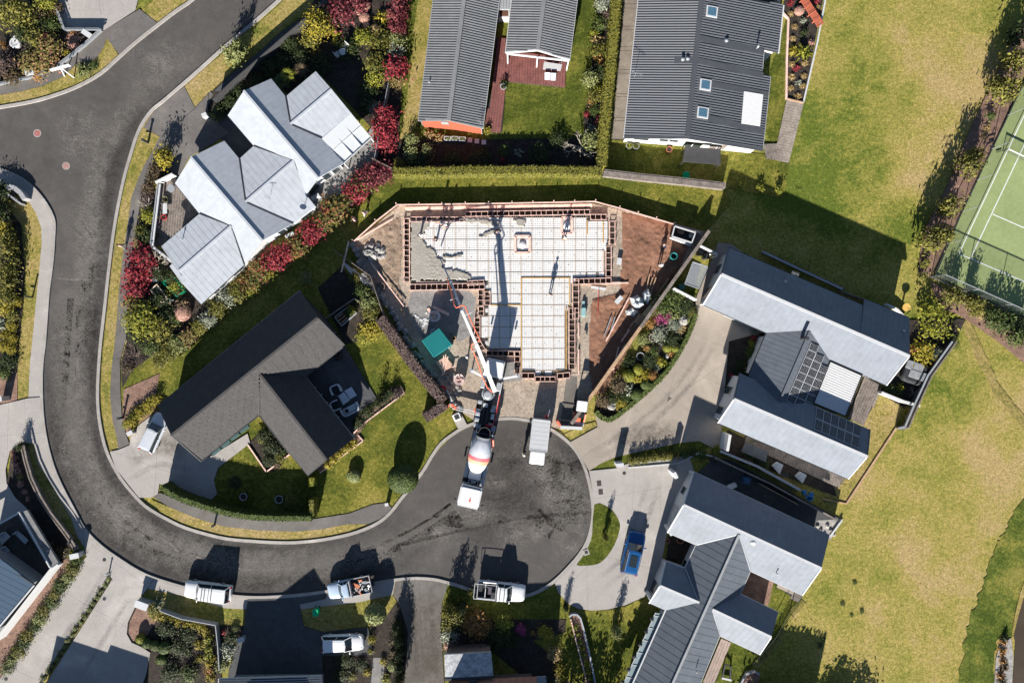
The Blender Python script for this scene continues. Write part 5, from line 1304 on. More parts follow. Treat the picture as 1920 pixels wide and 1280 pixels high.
plank([(1155,568),(1166,556)],.5,.08,M_TRIM,.45,'white folded panel leaning by the corner of the dirt',None,'panel','panel')
plank([(1108,538),(1136,542)],.28,.06,M_TRIM,.2,'white straight edge board lying at the corner of the foundation');plank([(1122,543),(1121,590)],.05,.03,M_RED,.4,'thin red rod lying on the dirt below the white board')
plank([(1160,496),(1162,484)],.5,.1,M_TRIM,.5,'small white tilted board standing at the edge of the red dirt')
plank([(1065,700),(1110,698)],.05,.03,M_DARK,.1,'black hose lying below the foundation corner')
mb=MB();p=at(1262,481,.5);mb.lathe((p.x,p.y,.05),[(.33,0),(.40,.9),(.34,.9),(.30,.1)],14,cap1=True);tag(mb.obj('drum',mat('teal_drum',(.03,.20,.20),.5)),'teal round drum standing on the dirt near the corner trailer','drum')
mb=MB();p=at(1094,585,.3);mb.rbox((p.x,p.y,.35),(.5,1.0,.6),.1,0,0);mb.rbox((p.x,p.y+.8,.3),(.3,.9,.3),.1);tag(mb.obj('compactor',mat('pale_teal',(.22,.36,.36),.5)),'pale teal compactor standing on the sand east of the foundation','machine')
mb=MB();p=at(1098,618,.2);mb.box((p.x,p.y,.25),(.25,.2,.3));mb.box((p.x+.1,p.y-.3,.2),(.15,.4,.2));tag(mb.obj('tool_bag',M_DARK),'small black tool bag on the sand east of the foundation','bag')
mb=MB()
for a,b in (((1143,692),(1172,646)),((1150,690),(1160,650)),((1140,700),(1152,690)),((1165,640),(1180,618))):mb.bar(at(*a,.9),at(*b,.9),.12,.06)
tag(mb.obj('timber_brace',M_PINKT),'pinkish timber braces propped along the foot of the paling fence','brace')
sb=thing('site_barrier','orange and white plastic barrier across the site entrance by the skid loader','barrier',at(1068,800))
mb=MB();mb.bar(at(1050,800,.5),at(1091,802,.5),.35,.9);mb.obj('barrier_body',M_TRIM,sb,True)
mb=MB();mb.bar(at(1044,788,.5),at(1050,797,.5),.25,.9);mb.obj('end_panel',M_ORANGE,sb,True)
mb=MB();mb.bar(at(1048,786,.9),at(1082,790,.9),.06,.06);mb.obj('top_rail',M_DARK,sb,True)
sb=thing('site_gate','open pipe gate with orange ends beside the corner of the clipped hedge','gate',at(870,765))
for a,b,w_,m,nm in (((831,726),(850,762),.1,M_DARK,'rail'),((837,730),(852,760),.1,M_TRIM,'rail'),((850,763),(894,772),.1,M_TRIM,'rail'),((848,766),(892,777),.1,M_TRIM,'rail'),((852,760),(893,768),.05,M_STEEL,'rail'),((828,723),(836,730),.3,M_RED,'end_panel'),((846,758),(856,766),.3,M_ORANGE,'end_panel'),((890,766),(896,778),.3,M_ORANGE,'end_panel'),((836,766),(842,758),.25,M_ORANGE,'end_panel')):
 mb=MB();mb.bar(at(*a,.8),at(*b,.8),w_,.3 if 'end' in nm else .1);mb.obj(nm,m,sb,True)
for u,v in ((851,763),(893,773),(833,728)):
 p=at(u,v);mb=MB();mb.box((p.x,p.y,.5),(.08,.08,1.0));mb.obj('post',M_STEEL,sb,True)
pb=thing('power_pillar','pale concrete pad with a white service box at the site entrance','service box',at(856,790))
mb=MB();mb.prism([at(u,v) for u,v in ((847,779),(864,773),(876,796),(859,803))],.0,.16);mb.obj('pad',M_CONC,pb,True)
p=at(857,781,.3);mb=MB();mb.rbox((p.x,p.y,.35),(.85,.8,.5),.08,.4);mb.obj('cabinet',M_WHITE,pb,True);mb=MB();mb.box((p.x,p.y,.61),(.5,.5,.03),.4);mb.obj('hatch',M_DARK,pb,True)
# ---------------------------------------------------------------- vehicles (local +X is the front)
def paint(name,c,rough=.25):
 return mat(name,c,rough,.1,.03,1.0,spec=.5)
P_WHITE=paint('white_car_paint',(.66,.67,.68));P_SILVER=paint('silver_car_paint',(.48,.51,.55));P_BLUE=paint('blue_car_paint',(.010,.075,.22));P_PALEBLUE=paint('pale_blue_car_paint',(.36,.45,.56))
M_LAMP=mat('lamp_glass',(.55,.57,.60),.15,spec=.6);M_TAIL=mat('tail_lamp',(.35,.02,.02),.3)
M_CARGL=mat('car_glass',(.018,.026,.032),.08,var=.1,spec=.7)
def wheel(root,x,y,r=.34,w=.24):
 mb=MB();mb.lathe((x,y-w/2,r),[(r*.6,0),(r*.95,.01),(r,.05),(r,w-.05),(r*.95,w-.01),(r*.6,w)],18,Vector((0,1,0)));t=mb.obj('wheel',M_BLACK,root)
 s=1 if y>0 else -1
 mb=MB();mb.lathe((x,y+s*(w/2-.015),r),[(r*.6,0),(r*.58,.015),(r*.15,.02)],10,Vector((0,s,0)));mb.obj('rim',M_STEEL,t)
def body_loft(L,W,prof,z0=.28):
 """prof: (t, half width fraction, top z, crown)"""
 mb=MB();mb.smooth=True;rings=[]
 for t,wf,zt,cw in prof:
  x=(t-.5)*L;w=W/2*wf
  rings.append([(x,-w*.9,z0),(x,-w*.99,z0+.14),(x,-w,zt*.62),(x,-w*.97,zt-.10),(x,-w*.86,zt-.015),(x,-w*.45,zt+cw),(x,0,zt+cw*1.25),(x,w*.45,zt+cw),(x,w*.86,zt-.015),(x,w*.97,zt-.10),(x,w,zt*.62),(x,w*.99,z0+.14),(x,w*.9,z0)])
 mb.grid(rings,True,0,True,True)
 return mb
def cabin(root,L,W,x0,x1,tx0,tx1,zb,zt,col,wb=.88,wt=.70,rails=False,sunroof=False):
 """greenhouse: glass frustum, pillars, roof skin"""
 hb,ht=W/2*wb,W/2*wt
 base=[(x0,-hb,zb),(x1,-hb*.9,zb),(x1+.06,0,zb),(x1,hb*.9,zb),(x0,hb,zb),(x0-.05,0,zb)]
 top=[(tx0,-ht,zt),(tx1,-ht*.96,zt),(tx1+.07,0,zt),(tx1,ht*.96,zt),(tx0,ht,zt),(tx0-.04,0,zt)]
 mb=MB();mb.grid([base,top],True,0,True,True);mb.obj('window_glass',M_CARGL,root)
 mb=MB();mb.smooth=False
 rr=[[(tx0-.06,-ht-.02,zt-.03),(tx1+.02,-ht*.96-.02,zt-.03),(tx1+.10,0,zt-.02),(tx1+.02,ht*.96+.02,zt-.03),(tx0-.06,ht+.02,zt-.03),(tx0-.1,0,zt-.02)],[(tx0-.02,-ht+.02,zt+.03),(tx1-.02,-ht*.96+.04,zt+.03),(tx1+.05,0,zt+.04),(tx1-.02,ht*.96-.04,zt+.03),(tx0-.02,ht-.02,zt+.03),(tx0-.05,0,zt+.04)],[(tx0+.2,-ht*.6,zt+.055),(tx1-.2,-ht*.6,zt+.055),(tx1-.15,0,zt+.065),(tx1-.2,ht*.6,zt+.055),(tx0+.2,ht*.6,zt+.055),(tx0+.15,0,zt+.065)]]
 mb.grid(rr,True,0,True,True);roof=mb.obj('roof',col,root)
 mb=MB()
 for s in (-1,1):
  mb.tube((x1,s*hb*.9,zb),(tx1,s*ht*.96,zt),.05,5);mb.tube((x0,s*hb,zb),(tx0,s*ht,zt),.07,5)
  m0,m1=(x0*.45+x1*.55),(tx0*.45+tx1*.55)
  mb.tube((m0,s*hb*.97,zb),(m1,s*ht*.99,zt),.035,5)
 mb.obj('pillar',col,root)
 if rails:
  mb=MB()
  for s in (-1,1):mb.tube((tx0+.1,s*ht*.92,zt+.09),(tx1-.15,s*ht*.9,zt+.09),.028,6)
  mb.obj('roof_rail',M_STEEL,root)
 if sunroof:
  mb=MB();mb.rbox(((tx0+tx1)/2+.12,0,zt+.07),((tx1-tx0)*.55,ht*1.15,.03),.1);mb.obj('sunroof',M_CARGL,root)
  mb=MB();mb.box(((tx0+tx1)/2+.12,0,zt+.09),(.05,ht*1.2,.012));mb.obj('sunroof_bar',M_DARK,root)
def fittings(root,L,W,zl=.72,col=None,mx=.18):
 for s in (-1,1):
  mb=MB();mb.rbox((L/2-.40,s*W*.345,zl+.02),(.36,.26,.14),.06,-s*.45);mb.obj('headlight',M_LAMP,root)
  mb=MB();mb.rbox((-L/2+.08,s*W*.39,zl+.12),(.16,.22,.22),.04);mb.obj('tail_light',M_TAIL,root)
  mb=MB();mb.rbox((L*mx,s*(W/2+.10),zl+.28),(.13,.24,.16),.05);mb.obj('mirror',col,root)
 mb=MB();mb.box((L/2-.02,0,.45),(.05,W*.5,.18));mb.obj('grille',M_DARK,root)
 mb=MB();mb.box((L/2-.005,0,.38),(.04,.5,.11));mb.obj('number_plate',M_TRIM,root)
def car(label,u,v,a,L=4.4,W=1.78,Ht=1.48,col=P_WHITE,style='hatch',z=.1,rails=False,sun=False):
 p=at(u,v,z+.7)
 o=thing('parked_car',label,'car',(p.x,p.y,z),a,'parked cars and utes')
 s=.98 if style=='suv' else .90
 prof=[(0,.60,.60,.0),(.008,.74,.80*s,.0),(.025,.86,.90*s,.01),(.07,.955,.96*s,.02),(.2,1,1.0*s,.02),(.5,1,.98*s,.02),(.66,1,.97*s,.03),(.74,.99,.94*s,.04),(.88,.965,.88*s,.045),(.94,.91,.81*s,.03),(.972,.81,.72,.02),(.992,.64,.60,.01),(1,.48,.48,0)]
 body_loft(L,W,prof).obj('body',col,o)
 x0,x1,t0,t1=(-.475*L,.23*L,-.40*L,.09*L)
 cabin(o,L,W,x0,x1,t0,t1,.93*s,Ht-.05,col,.9,.72,rails,sun)
 for x in (-.30,.31):
  for y in (-1,1):wheel(o,x*L,y*(W/2-.13))
 fittings(o,L,W,.68,col)
 mb=MB();mb.bar((x0+.12,-.35,.97),(x0+.16,.35,.97),.03,.03);mb.obj('rear_wiper',M_DARK,o)
 return o
def ute(label,u,v,a,L=5.3,W=1.88,Ht=1.8,col=P_WHITE,style='tray',z=.03,name='parked_ute'):
 p=at(u,v,z+.8)
 o=thing(name,label,'ute',(p.x,p.y,z),a,'parked cars and utes')
 prof=[(0,.93,.98,0),(.02,.97,1.02,0),(.4,1,1.02,0),(.7,1,1.05,.03),(.76,.99,1.06,.05),(.9,.95,1.0,.05),(.965,.88,.9,.02),(1,.76,.62,0)]
 if style=='deck':
  prof=[(.44,.93,1.0,0),(.46,.98,1.02,0),(.7,1,1.04,.03),(.76,.99,1.04,.05),(.9,.95,.98,.05),(.965,.88,.88,.02),(1,.76,.6,0)]
 if style=='tray':
  prof=[(.39,.97,.98,0),(.41,1,1.04,0),(.7,1,1.05,.03),(.76,.99,1.06,.05),(.9,.95,1.0,.05),(.965,.88,.9,.02),(1,.76,.62,0)]
 body_loft(L,W,prof,.35).obj('body',col,o)
 xb,xf=(-.11*L,.22*L)
 if style=='canopy':cabin(o,L,W,-.47*L,.22*L,-.43*L,.11*L,1.03,Ht-.05,col,.93,.78)
 elif style=='deck':cabin(o,L,W,-.05*L,.23*L,.0*L,.12*L,1.02,Ht-.05,col,.92,.78)
 else :cabin(o,L,W,xb,xf,-.07*L,.11*L,1.03,Ht-.05,col,.93,.78)
 if style=='tray':
  l0,l1=-L/2,-.115*L
  mb=MB();mb.box(((l0+l1)/2,0,.62),(l1-l0,W*.9,.08));mb.obj('tray_floor',M_DARK,o)
  for nm,c,s_ in (('tray_side',((l0+l1)/2,W/2-.06,.78),(l1-l0,.12,.6)),('tray_side',((l0+l1)/2,-W/2+.06,.78),(l1-l0,.12,.6)),('tailgate',(l0+.05,0,.78),(.09,W*.88,.5))):
   mb=MB();mb.rbox(c,s_,.04);mb.obj(nm,col,o)
  mb=MB()
  for y in (-1,1):
   mb.tube((-L/2+.05,y*.82,1.0),(-L/2+.05,y*.82,1.5),.035,6);mb.tube((-L/2+.05,y*.82,1.5),(-.1*L,y*.82,1.5),.03,6);mb.tube((-.11*L,y*.82,1.0),(-.11*L,y*.82,1.5),.03,6)
   mb.tube((-L/2-.3,y*.82,1.46),(-L/2+.05,y*.82,1.5),.035,6)
  for x in (-L/2-.3,-L/2+.05,-.11*L):mb.tube((x,-.82,1.48),(x,.82,1.48),.035,6)
  mb.obj('ladder_rack',M_TRIM,o)
  mb=MB()
  for x in (-.03,.06):mb.box((x*L,0,Ht+.06),(.06,1.45,.05))
  mb.obj('roof_bar',M_DARK,o)
  mb=MB();mb.rbox((-.2*L,.1,.8),(.8,1.0,.3),.05);mb.obj('tray_box',mat('purple_grey',(.07,.065,.075)),o);mb=MB();mb.box((-.33*L,0,.9),(.08,1.5,.25));mb.obj('tray_divider',M_TRIM,o)
 if style=='tray':
  for x,y,sx,sy,sz in ((-.44,.3,.5,1.0,.55),(-.16,-.4,.5,.8,.5)):mb=MB();mb.rbox((x*L,y,.66+sz/2),(sx,sy,sz),.05);mb.obj('tool_box',M_DARK,o)
 if style=='canopy':
  mb=MB()
  for x in (-.02,.04,-.16):mb.box((x*L,0,Ht+.05),(.05,W*.74,.04))
  mb.obj('roof_bar',M_DARK,o)
  mb=MB();mb.box((-.10*L,0,Ht+.0),(.05,W*.78,.03));mb.obj('canopy_gap',M_DARK,o)
 if style=='deck':
  mb=MB();mb.box((-.275*L,0,.85),(.45*L,W*1.05,.10));mb.obj('deck_floor',M_DARK,o)
  for c,s_ in (((-.275*L,W*.52,1.02),(.45*L,.05,.30)),((-.275*L,-W*.52,1.02),(.45*L,.05,.30)),((-.5*L+.02,0,1.02),(.05,W*1.04,.30)),((-.055*L,0,1.25),(.06,W*1.04,.8))):
   mb=MB();mb.box(c,s_);mb.obj('dropside',M_TRIM,o)
  rr=random.Random(3)
  mb=MB();mb.box((-.3*L,0,.55),(.5*L,W*.4,.3));mb.obj('chassis',M_DARK,o)
 for x in (-.29,.32):
  for y in (-1,1):wheel(o,x*L,y*(W/2-.14),.38,.26)
 fittings(o,L,W,.78,col)
 return o
car('silver hatchback parked nose in beside the black tiled house',289,811,ang(277,838,300,790),4.5,1.80,1.5,P_SILVER,'hatch',.13)
car('white hatchback parked on the charcoal driveway near the bottom edge',642,1205,ang(602,1207,684,1204),4.7,1.85,1.5,P_WHITE,'hatch',.13)
car('blue car with a black sunroof parked on the pale driveway',1187,1036,ang(1178,1075,1196,998),4.8,2.04,1.72,P_BLUE,'suv',.13,True,True)
ute('silver white ute with a canopy parked left along the lower kerb',389,1108,ang(432,1114,344,1103),5.2,1.92,1.82,P_WHITE,'canopy',.02)
fd=ute('pale blue flat deck ute loaded with scrap parked by the lower kerb',655,1101,ang(696,1093,614,1110),4.9,1.8,1.72,P_PALEBLUE,'deck',.02)
ute('white ute with a ladder rack parked where the cul-de-sac meets the lawn',940,1108,ang(892,1104,987,1113),5.3,1.95,1.85,P_WHITE,'tray',.02)
rr=random.Random(8)
M0=ROOTM[fd.name]
mb=MB()
for k in range(26):
 c=Vector((-1.35+rr.uniform(-.95,.95),rr.uniform(-.75,.75),1.0+rr.uniform(0,.18)));d=Vector((rr.uniform(-.35,.35),rr.uniform(-.35,.35),rr.uniform(-.05,.12)))
 mb.bar(M0@(c-d),M0@(c+d),rr.uniform(.06,.3),rr.uniform(.05,.15),k%4)
tag(mb.obj('scrap_load',[M_STEEL,M_TERRA,M_DARK,M_TRIM]),'mixed load of scrap and tools on the flat deck ute','load',kind='stuff')
a=ang(913,792,879,939)
p=at(896,867,0)
mx=thing('mixer_truck','white concrete mixer truck with red and orange drum bands in the cul-de-sac','truck',(p.x,p.y,.01),a,'concrete trucks')
P_TRUCK=paint('truck_white',(.62,.62,.62),.35)
mb=MB();mb.box((-.4,0,.85),(8.2,.9,.3));mb.obj('chassis',M_DARK,mx)
cb=MB();cb.rbox((3.2,0,1.75),(2.0,2.4,2.2),.22,n=4);cab=cb.obj('cab',P_TRUCK,mx)
mb=MB();mb.rbox((3.1,0,2.9),(1.6,2.1,.16),.15);mb.obj('roof_panel',P_TRUCK,cab)
mb=MB();mb.bar((4.22,-1.05,2.0),(4.22,1.05,2.0),.06,.85);mb.obj('windscreen',M_CARGL,cab)
mb=MB();mb.rbox((4.2,0,2.78),(.4,2.2,.07),.06);mb.obj('sun_visor',M_TRIM,cab)
mb=MB();mb.rbox((4.25,0,.75),(.25,2.4,.5),.1);mb.obj('bumper',P_TRUCK,cab)
mb=MB();mb.box((3.55,.1,2.995),(.42,.10,.03));mb.box((3.62,.1,3.0),(.12,.22,.03));mb.obj('roof_emblem',M_ORANGE,cab)
for s in (-1,1):
 mb=MB();mb.rbox((4.0,s*1.5,2.1),(.14,.2,.45),.05);mb.tube((4.0,s*1.2,2.3),(4.0,s*1.5,2.3),.025,5);mb.obj('mirror',M_DARK,cab)
 mb=MB();mb.box((3.2,s*1.205,2.0),(1.0,.03,.75));mb.obj('door_window',M_CARGL,cab)
 mb=MB();mb.rbox((4.3,s*.9,.85),(.1,.35,.2),.04);mb.obj('headlight',M_LAMP,cab)
mb=MB();mb.bar((2.12,-1.1,2.75),(2.12,1.1,2.75),.12,.25);mb.obj('rear_visor',M_STEEL,mx)
mb=MB();mb.rbox((1.0,0,1.75),(.95,1.35,.9),.1);mb.obj('drive_housing',P_TRUCK,mx)
mb=MB()
for y in (-.5,.5):mb.bar((.6,y,2.1),(2.0,y,2.1),.07,.07)
mb.bar((1.6,-.5,2.1),(1.6,.5,2.1),.07,.07);mb.box((1.75,0,1.6),(.3,.5,.9));mb.obj('frame',M_STEEL,mx)
mb=MB();mb.tube((1.75,.85,1.0),(1.75,.85,2.9),.12,8);mb.rbox((1.6,.95,1.6),(.6,.5,.9),.1);mb.obj('exhaust',M_STEEL,mx)
for s in (-1,1):
 mb=MB();mb.rbox((.75,s*.98,1.35),(1.7,.42,.12),.05);mb.obj('guard',M_TRIM,mx)
 mb=MB();mb.rbox((-2.5,s*.98,1.3),(2.2,.42,.12),.05);mb.obj('guard',M_STEEL,mx)
 mb=MB();mb.box((-1.0,s*1.12,1.2),(3.6,.06,.25));mb.obj('side_rail',M_TRIM,mx)
ax=Vector((-1,0,.17)).normalized()
c0=Vector((.55,0,1.95))
DR=[(.35,-.02),(.62,.0),(.86,.35),(1.02,.8),(1.14,1.35),(1.20,1.9),(1.18,2.35),(1.08,2.9),(.92,3.4),(.76,3.8),(.74,4.0)]
def drum(h0,h1,m,nm,k=0.0):
 def rad(h):
  for (r0,a0),(r1,a1) in zip(DR,DR[1:]):
   if a0<=h<=a1:return r0+(r1-r0)*(h-a0)/(a1-a0)
  return DR[-1][0]
 hs=sorted(set([h0,h1]+[h for _,h in DR if h0<h<h1]));mb=MB();mb.smooth=True
 mb.lathe(c0,[(rad(h)+k,h) for h in hs],28,ax,0,h0<.1,False);return mb.obj(nm,m,mx)
drum(-.02,1.05,P_TRUCK,'drum');drum(1.05,1.5,mat('drum_orange',(.66,.36,.22),.5),'drum_orange_band',.008);drum(1.5,1.9,mat('drum_red',(.50,.12,.14),.5),'drum_red_band',.008);drum(1.9,3.6,mat('drum_grey',(.52,.54,.58),.5),'drum',.0);drum(3.6,4.0,M_STEEL,'drum_collar',.05)
mb=MB();mb.lathe(c0+ax*4.0,[(.74,0),(.58,.02),(.5,-.6)],24,ax,0,False,True);mb.obj('drum_mouth',M_BLACK,mx)
mb=MB();mb.lathe((-3.75,0,2.65),[(.35,-.5),(.62,.35),(.68,.35),(.60,.3),(.3,-.45)],14);mb.obj('hopper',M_DARK,mx)
mb=MB();mb.bar((-3.2,1.0,2.3),(-2.5,1.15,1.9),.3,.3);mb.tube((-3.3,.75,2.6),(-2.2,1.15,1.6),.1,8);mb.obj('chute',M_ORANGE,mx)
mb=MB()
for y in (-.9,.9):mb.tube((-4.2,y,.9),(-3.6,y,2.4),.05,6)
mb.tube((-3.6,-.9,2.4),(-3.6,.9,2.4),.05,6);mb.obj('rear_frame',M_STEEL,mx)
mb=MB();mb.rbox((-4.2,.8,1.3),(.6,.5,.5),.05);mb.rbox((-4.2,-.8,1.3),(.6,.5,.5),.05);mb.obj('tool_box',M_STEEL,mx)
for x in (3.0,1.4,-2.0,-3.2):
 for s in (-1,1):wheel(mx,x,s*1.02,.5,.34)
a=ang(906,800,932,672);p=at(918,737,0)
pt=thing('pump_truck','concrete pump truck with a long white boom reaching over the foundation','truck',(p.x,p.y,.06),a,'concrete trucks')
mb=MB();mb.box((0,0,.85),(7.6,.95,.3));mb.obj('chassis',M_DARK,pt)
mb=MB();mb.rbox((2.95,0,1.7),(1.95,2.2,2.1),.28,n=4);cab=mb.obj('cab',P_TRUCK,pt)
mb=MB();mb.rbox((2.9,0,2.82),(1.6,1.85,.16),.2);mb.obj('roof_panel',M_WHITE,cab)
mb=MB();mb.bar((3.95,-1.0,2.0),(3.95,1.0,2.0),.08,.9);mb.obj('windscreen',M_CARGL,cab)
mb=MB();mb.path([(2.2,-1.08,2.85),(3.8,-1.05,2.8),(4.02,-.7,2.7),(4.05,.7,2.7),(3.8,1.05,2.8),(2.2,1.08,2.85)],.05,6);mb.obj('roof_bar',M_DARK,cab)
for s in (-1,1):
 mb=MB();mb.box((2.9,s*1.105,2.0),(1.0,.03,.75));mb.obj('door_window',M_CARGL,cab)
 mb=MB();mb.rbox((3.9,s*1.35,2.0),(.14,.2,.4),.05);mb.obj('mirror',M_DARK,cab)
mb=MB();mb.rbox((1.0,.85,1.4),(.9,.5,.8),.08);mb.rbox((1.0,-.85,1.4),(.9,.5,.8),.08);mb.obj('tank',M_STEEL,pt)
mb=MB();mb.lathe((.0,.1,1.0),[(.75,0),(.72,.5),(.62,.55),(.62,.9),(.45,.95),(.45,1.6),(.3,1.65)],20);ped=mb.obj('boom_pedestal',M_STEEL,pt)
mb=MB();mb.lathe((.0,.1,2.0),[(.55,0),(.55,.1),(.35,.12),(.2,.3)],16);mb.obj('slew_ring',M_DARK,ped)
rr=random.Random(12)
mb=MB()
for k in range(9):
 x=-1.0-k*.32;mb.rbox((x,rr.choice((-.75,.75,-.8,.8)),1.35+rr.uniform(0,.3)),(.35,.5,.5),.05)
mb.obj('equipment_box',M_STEEL,pt)
mb=MB();mb.box((-1.8,0,1.25),(3.2,1.1,.5));mb.tube((-.8,.2,1.7),(-3.0,.2,1.6),.11,8);mb.tube((-.8,-.2,1.7),(-3.0,-.2,1.6),.11,8);mb.obj('pump_unit',M_DARK,pt)
mb=MB();mb.rbox((-1.2,.15,1.75),(.4,.5,.25),.05);mb.rbox((-2.3,-.85,1.6),(.6,.35,.3),.05);mb.rbox((-2.3,.85,1.6),(.6,.35,.3),.05);mb.obj('cover',M_TRIM,pt)
mb=MB();mb.lathe((-3.7,0,.9),[(.45,0),(.75,.55),(.82,.6),(.7,.58),(.4,.1)],14);mb.obj('hopper',M_DARK,pt)
mb=MB();mb.bar((-3.3,-.3,1.75),(-3.3,-1.05,1.75),.2,.12);mb.bar((.2,-1.15,1.5),(-3.2,-1.15,1.5),.1,.12);mb.obj('red_trim',M_RED,pt)
mb=MB();mb.bar((1.6,-1.12,1.6),(-3.4,-1.12,1.3),.10,.08);mb.obj('side_rail',M_TRIM,pt)
for x in (2.9,-1.9,-2.9):
 for s in (-1,1):wheel(pt,x,s*1.0,.48,.32)
for a_,b_ in (((884,695),(912,709)),((935,711),(970,705))):
 mb=MB();mb.bar(at(*a_,1.0),at(*b_,1.0),.24,.22);q=mb.obj('outrigger',M_WHITE,pt,True)
 e_=at(*(a_ if a_[0]<900 else b_),1.0);mb=MB();mb.tube((e_.x,e_.y,.05),(e_.x,e_.y,1.1),.07,8);mb.lathe((e_.x,e_.y,.05),[(.3,0),(.3,.06)],10);mb.obj('foot',M_STEEL,q,True)
def seg(a_,b_,za,zb,w0,w1,nm,m):
 p_,q_=at(*a_,za),at(*b_,zb);d=(q_-p_).normalized();s=Vector((-d.y,d.x,0)).normalized();n=d.cross(s)
 mb=MB();f=lambda c,w:[c-s*w/2-n*w*.6,c+s*w/2-n*w*.6,c+s*w/2+n*w*.6,c-s*w/2+n*w*.6]
 mb.grid([f(p_,w0),f(p_.lerp(q_,.5),(w0+w1)/2),f(q_,w1)],True,0,True,True);return mb.obj(nm,m,pt,True)
seg((928,733),(893,645),3.0,5.0,.44,.36,'boom_arm',M_WHITE);seg((893,645),(866,583),5.1,5.8,.30,.24,'boom_arm',M_WHITE);seg((866,583),(846,530),5.7,4.2,.26,.20,'boom_arm',M_WHITE);seg((846,530),(826,486),4.2,2.2,.16,.12,'boom_arm',M_TRIM)
mb=MB();mb.path([at(826,486,2.2),at(823,481,1.6),at(822,479,.8)],.075,8);mb.obj('end_hose',M_DARK,pt,True)
for u,v,zz,r_ in ((893,645,5.05,.26),(866,583,5.75,.2),(846,530,4.2,.16)):
 mb=MB();c=at(u,v,zz);mb.lathe(c-Vector((.16,0,0)),[(r_,0),(r_,.32)],12,Vector((1,.4,0)));mb.obj('boom_joint',M_STEEL,pt,True)
mb=MB();mb.path([at(u,v,zz) for u,v,zz in ((925,736,2.9),(914,727,3.1),(904,705,3.6),(896,680,4.2),(888,660,4.7),(884,652,4.9),(884,646,5.0),(895,641,5.2),(900,636,5.3),(892,620,5.4),(880,594,5.7),(872,574,5.9),(866,572,5.9),(856,577,5.7),(852,572,5.6),(848,556,5.1),(844,538,4.5),(838,520,3.9))],.065,7);mb.obj('delivery_pipe',M_ORANGE,pt,True)
mb=MB()
for a_,b_,zz in (((858,557),(844,563),5.2),((870,592),(884,586),5.8),((901,706),(914,700),3.7),((884,660),(896,656),5.0)):mb.bar(at(*a_,zz),at(*b_,zz),.08,.08)
mb.obj('pipe_bracket',M_TRIM,pt,True)
a=ang(1014,786,1005,866);p=at(1009.5,824,0)
bt=thing('box_truck','small white box truck parked at the top of the cul-de-sac','truck',(p.x,p.y,.02),a)
mb=MB();mb.box((0,0,.5),(4.7,.9,.2));mb.obj('chassis',M_DARK,bt)
mb=MB();mb.rbox((-.75,0,1.32),(3.4,1.95,1.45),.05);bx=mb.obj('box_body',mat('box_grey',(.40,.41,.42),.5,var=.05),bt)
mb=MB()
for y in (-.94,.94):mb.bar((-2.45,y,2.05),(.95,y,2.05),.07,.05)
for x in (-2.42,.93):mb.bar((x,-.95,2.05),(x,.95,2.05),.07,.05)
mb.obj('roof_edge',M_TRIM,bx)
for k in range(7):
 mb=MB();mb.bar((-2.1+k*.47,-.9,2.05),(-2.1+k*.47,.9,2.05),.025,.006);mb.obj('roof_seam',MATS['box_grey'],bx)
mb=MB();mb.rbox((1.75,0,1.15),(1.35,1.65,1.35),.16,n=4);cab=mb.obj('cab',P_TRUCK,bt)
mb=MB();mb.grid([[(2.35,-.75,1.75),(2.35,.75,1.75),(2.62,.72,1.05),(2.62,-.72,1.05)],[(2.30,-.75,1.70),(2.30,.75,1.70),(2.5,.72,1.0),(2.5,-.72,1.0)]],True,0,True,True);mb.obj('windscreen',M_CARGL,cab)
for s in (-1,1):
 mb=MB();mb.box((1.8,s*.83,1.45),(.7,.02,.45));mb.obj('door_window',M_CARGL,cab)
 mb=MB();mb.rbox((2.35,s*1.0,1.3),(.1,.18,.25),.04);mb.obj('mirror',M_DARK,cab)
 mb=MB();mb.rbox((2.43,s*.6,.75),(.08,.25,.16),.03);mb.obj('headlight',M_LAMP,cab)
mb=MB();mb.box((2.42,0,.5),(.12,1.6,.2));mb.obj('bumper',M_STEEL,cab)
for x in (1.7,-1.5):
 for s in (-1,1):wheel(bt,x,s*.72,.32,.22)
mb=MB();q=at(1015,762,0)
mb.bar(at(1027,782,1.9),at(1031,768,1.9),.05,.06);mb.obj('open_door',M_STEEL,bt,True)
p=at(1026,781,1.7);mb=MB();mb.ball((p.x,p.y,1.55),.24,(1,1,.9),8,5,0,.15);tag(mb.obj('red_bag',M_RED),'small red bag hanging at the back corner of the box truck','bag')
a=ang(1086,790,1092,748);p=at(1087,764,0)
sk=thing('skid_loader','small white roofed skid loader with orange arms behind the barrier','loader',(p.x,p.y,.06),a)
mb=MB();mb.rbox((0,0,.7),(1.8,1.1,.7),.1);mb.obj('body',M_DARK,sk)
mb=MB();mb.rbox((.35,0,1.95),(1.15,1.15,.12),.1);mb.obj('cab_roof',M_WHITE,sk)
mb=MB()
for x in (-.15,.85):
 for y in (-.5,.5):mb.tube((x,y,.9),(x,y,1.95),.04,6)
mb.obj('cab_post',M_DARK,sk)
mb=MB();mb.rbox((-1.1,.2,.75),(.7,.8,.5),.1);mb.obj('engine_cover',M_ORANGE,sk)
mb=MB();mb.bar((-.5,-.62,1.2),(-1.4,-.62,.5),.15,.15);mb.bar((-.5,.62,1.2),(-1.4,.62,.5),.15,.15);mb.obj('lift_arm',M_ORANGE,sk)
mb=MB();mb.box((-.75,0,1.15),(.5,.8,.25));mb.obj('seat',M_BLACK,sk)
mb=MB();mb.rbox((-1.7,0,.35),(.35,1.4,.5),.08);mb.obj('bucket',M_STEEL,sk)
for s in (-1,1):
 for x in (-.5,.5):wheel(sk,x,s*.65,.34,.26)
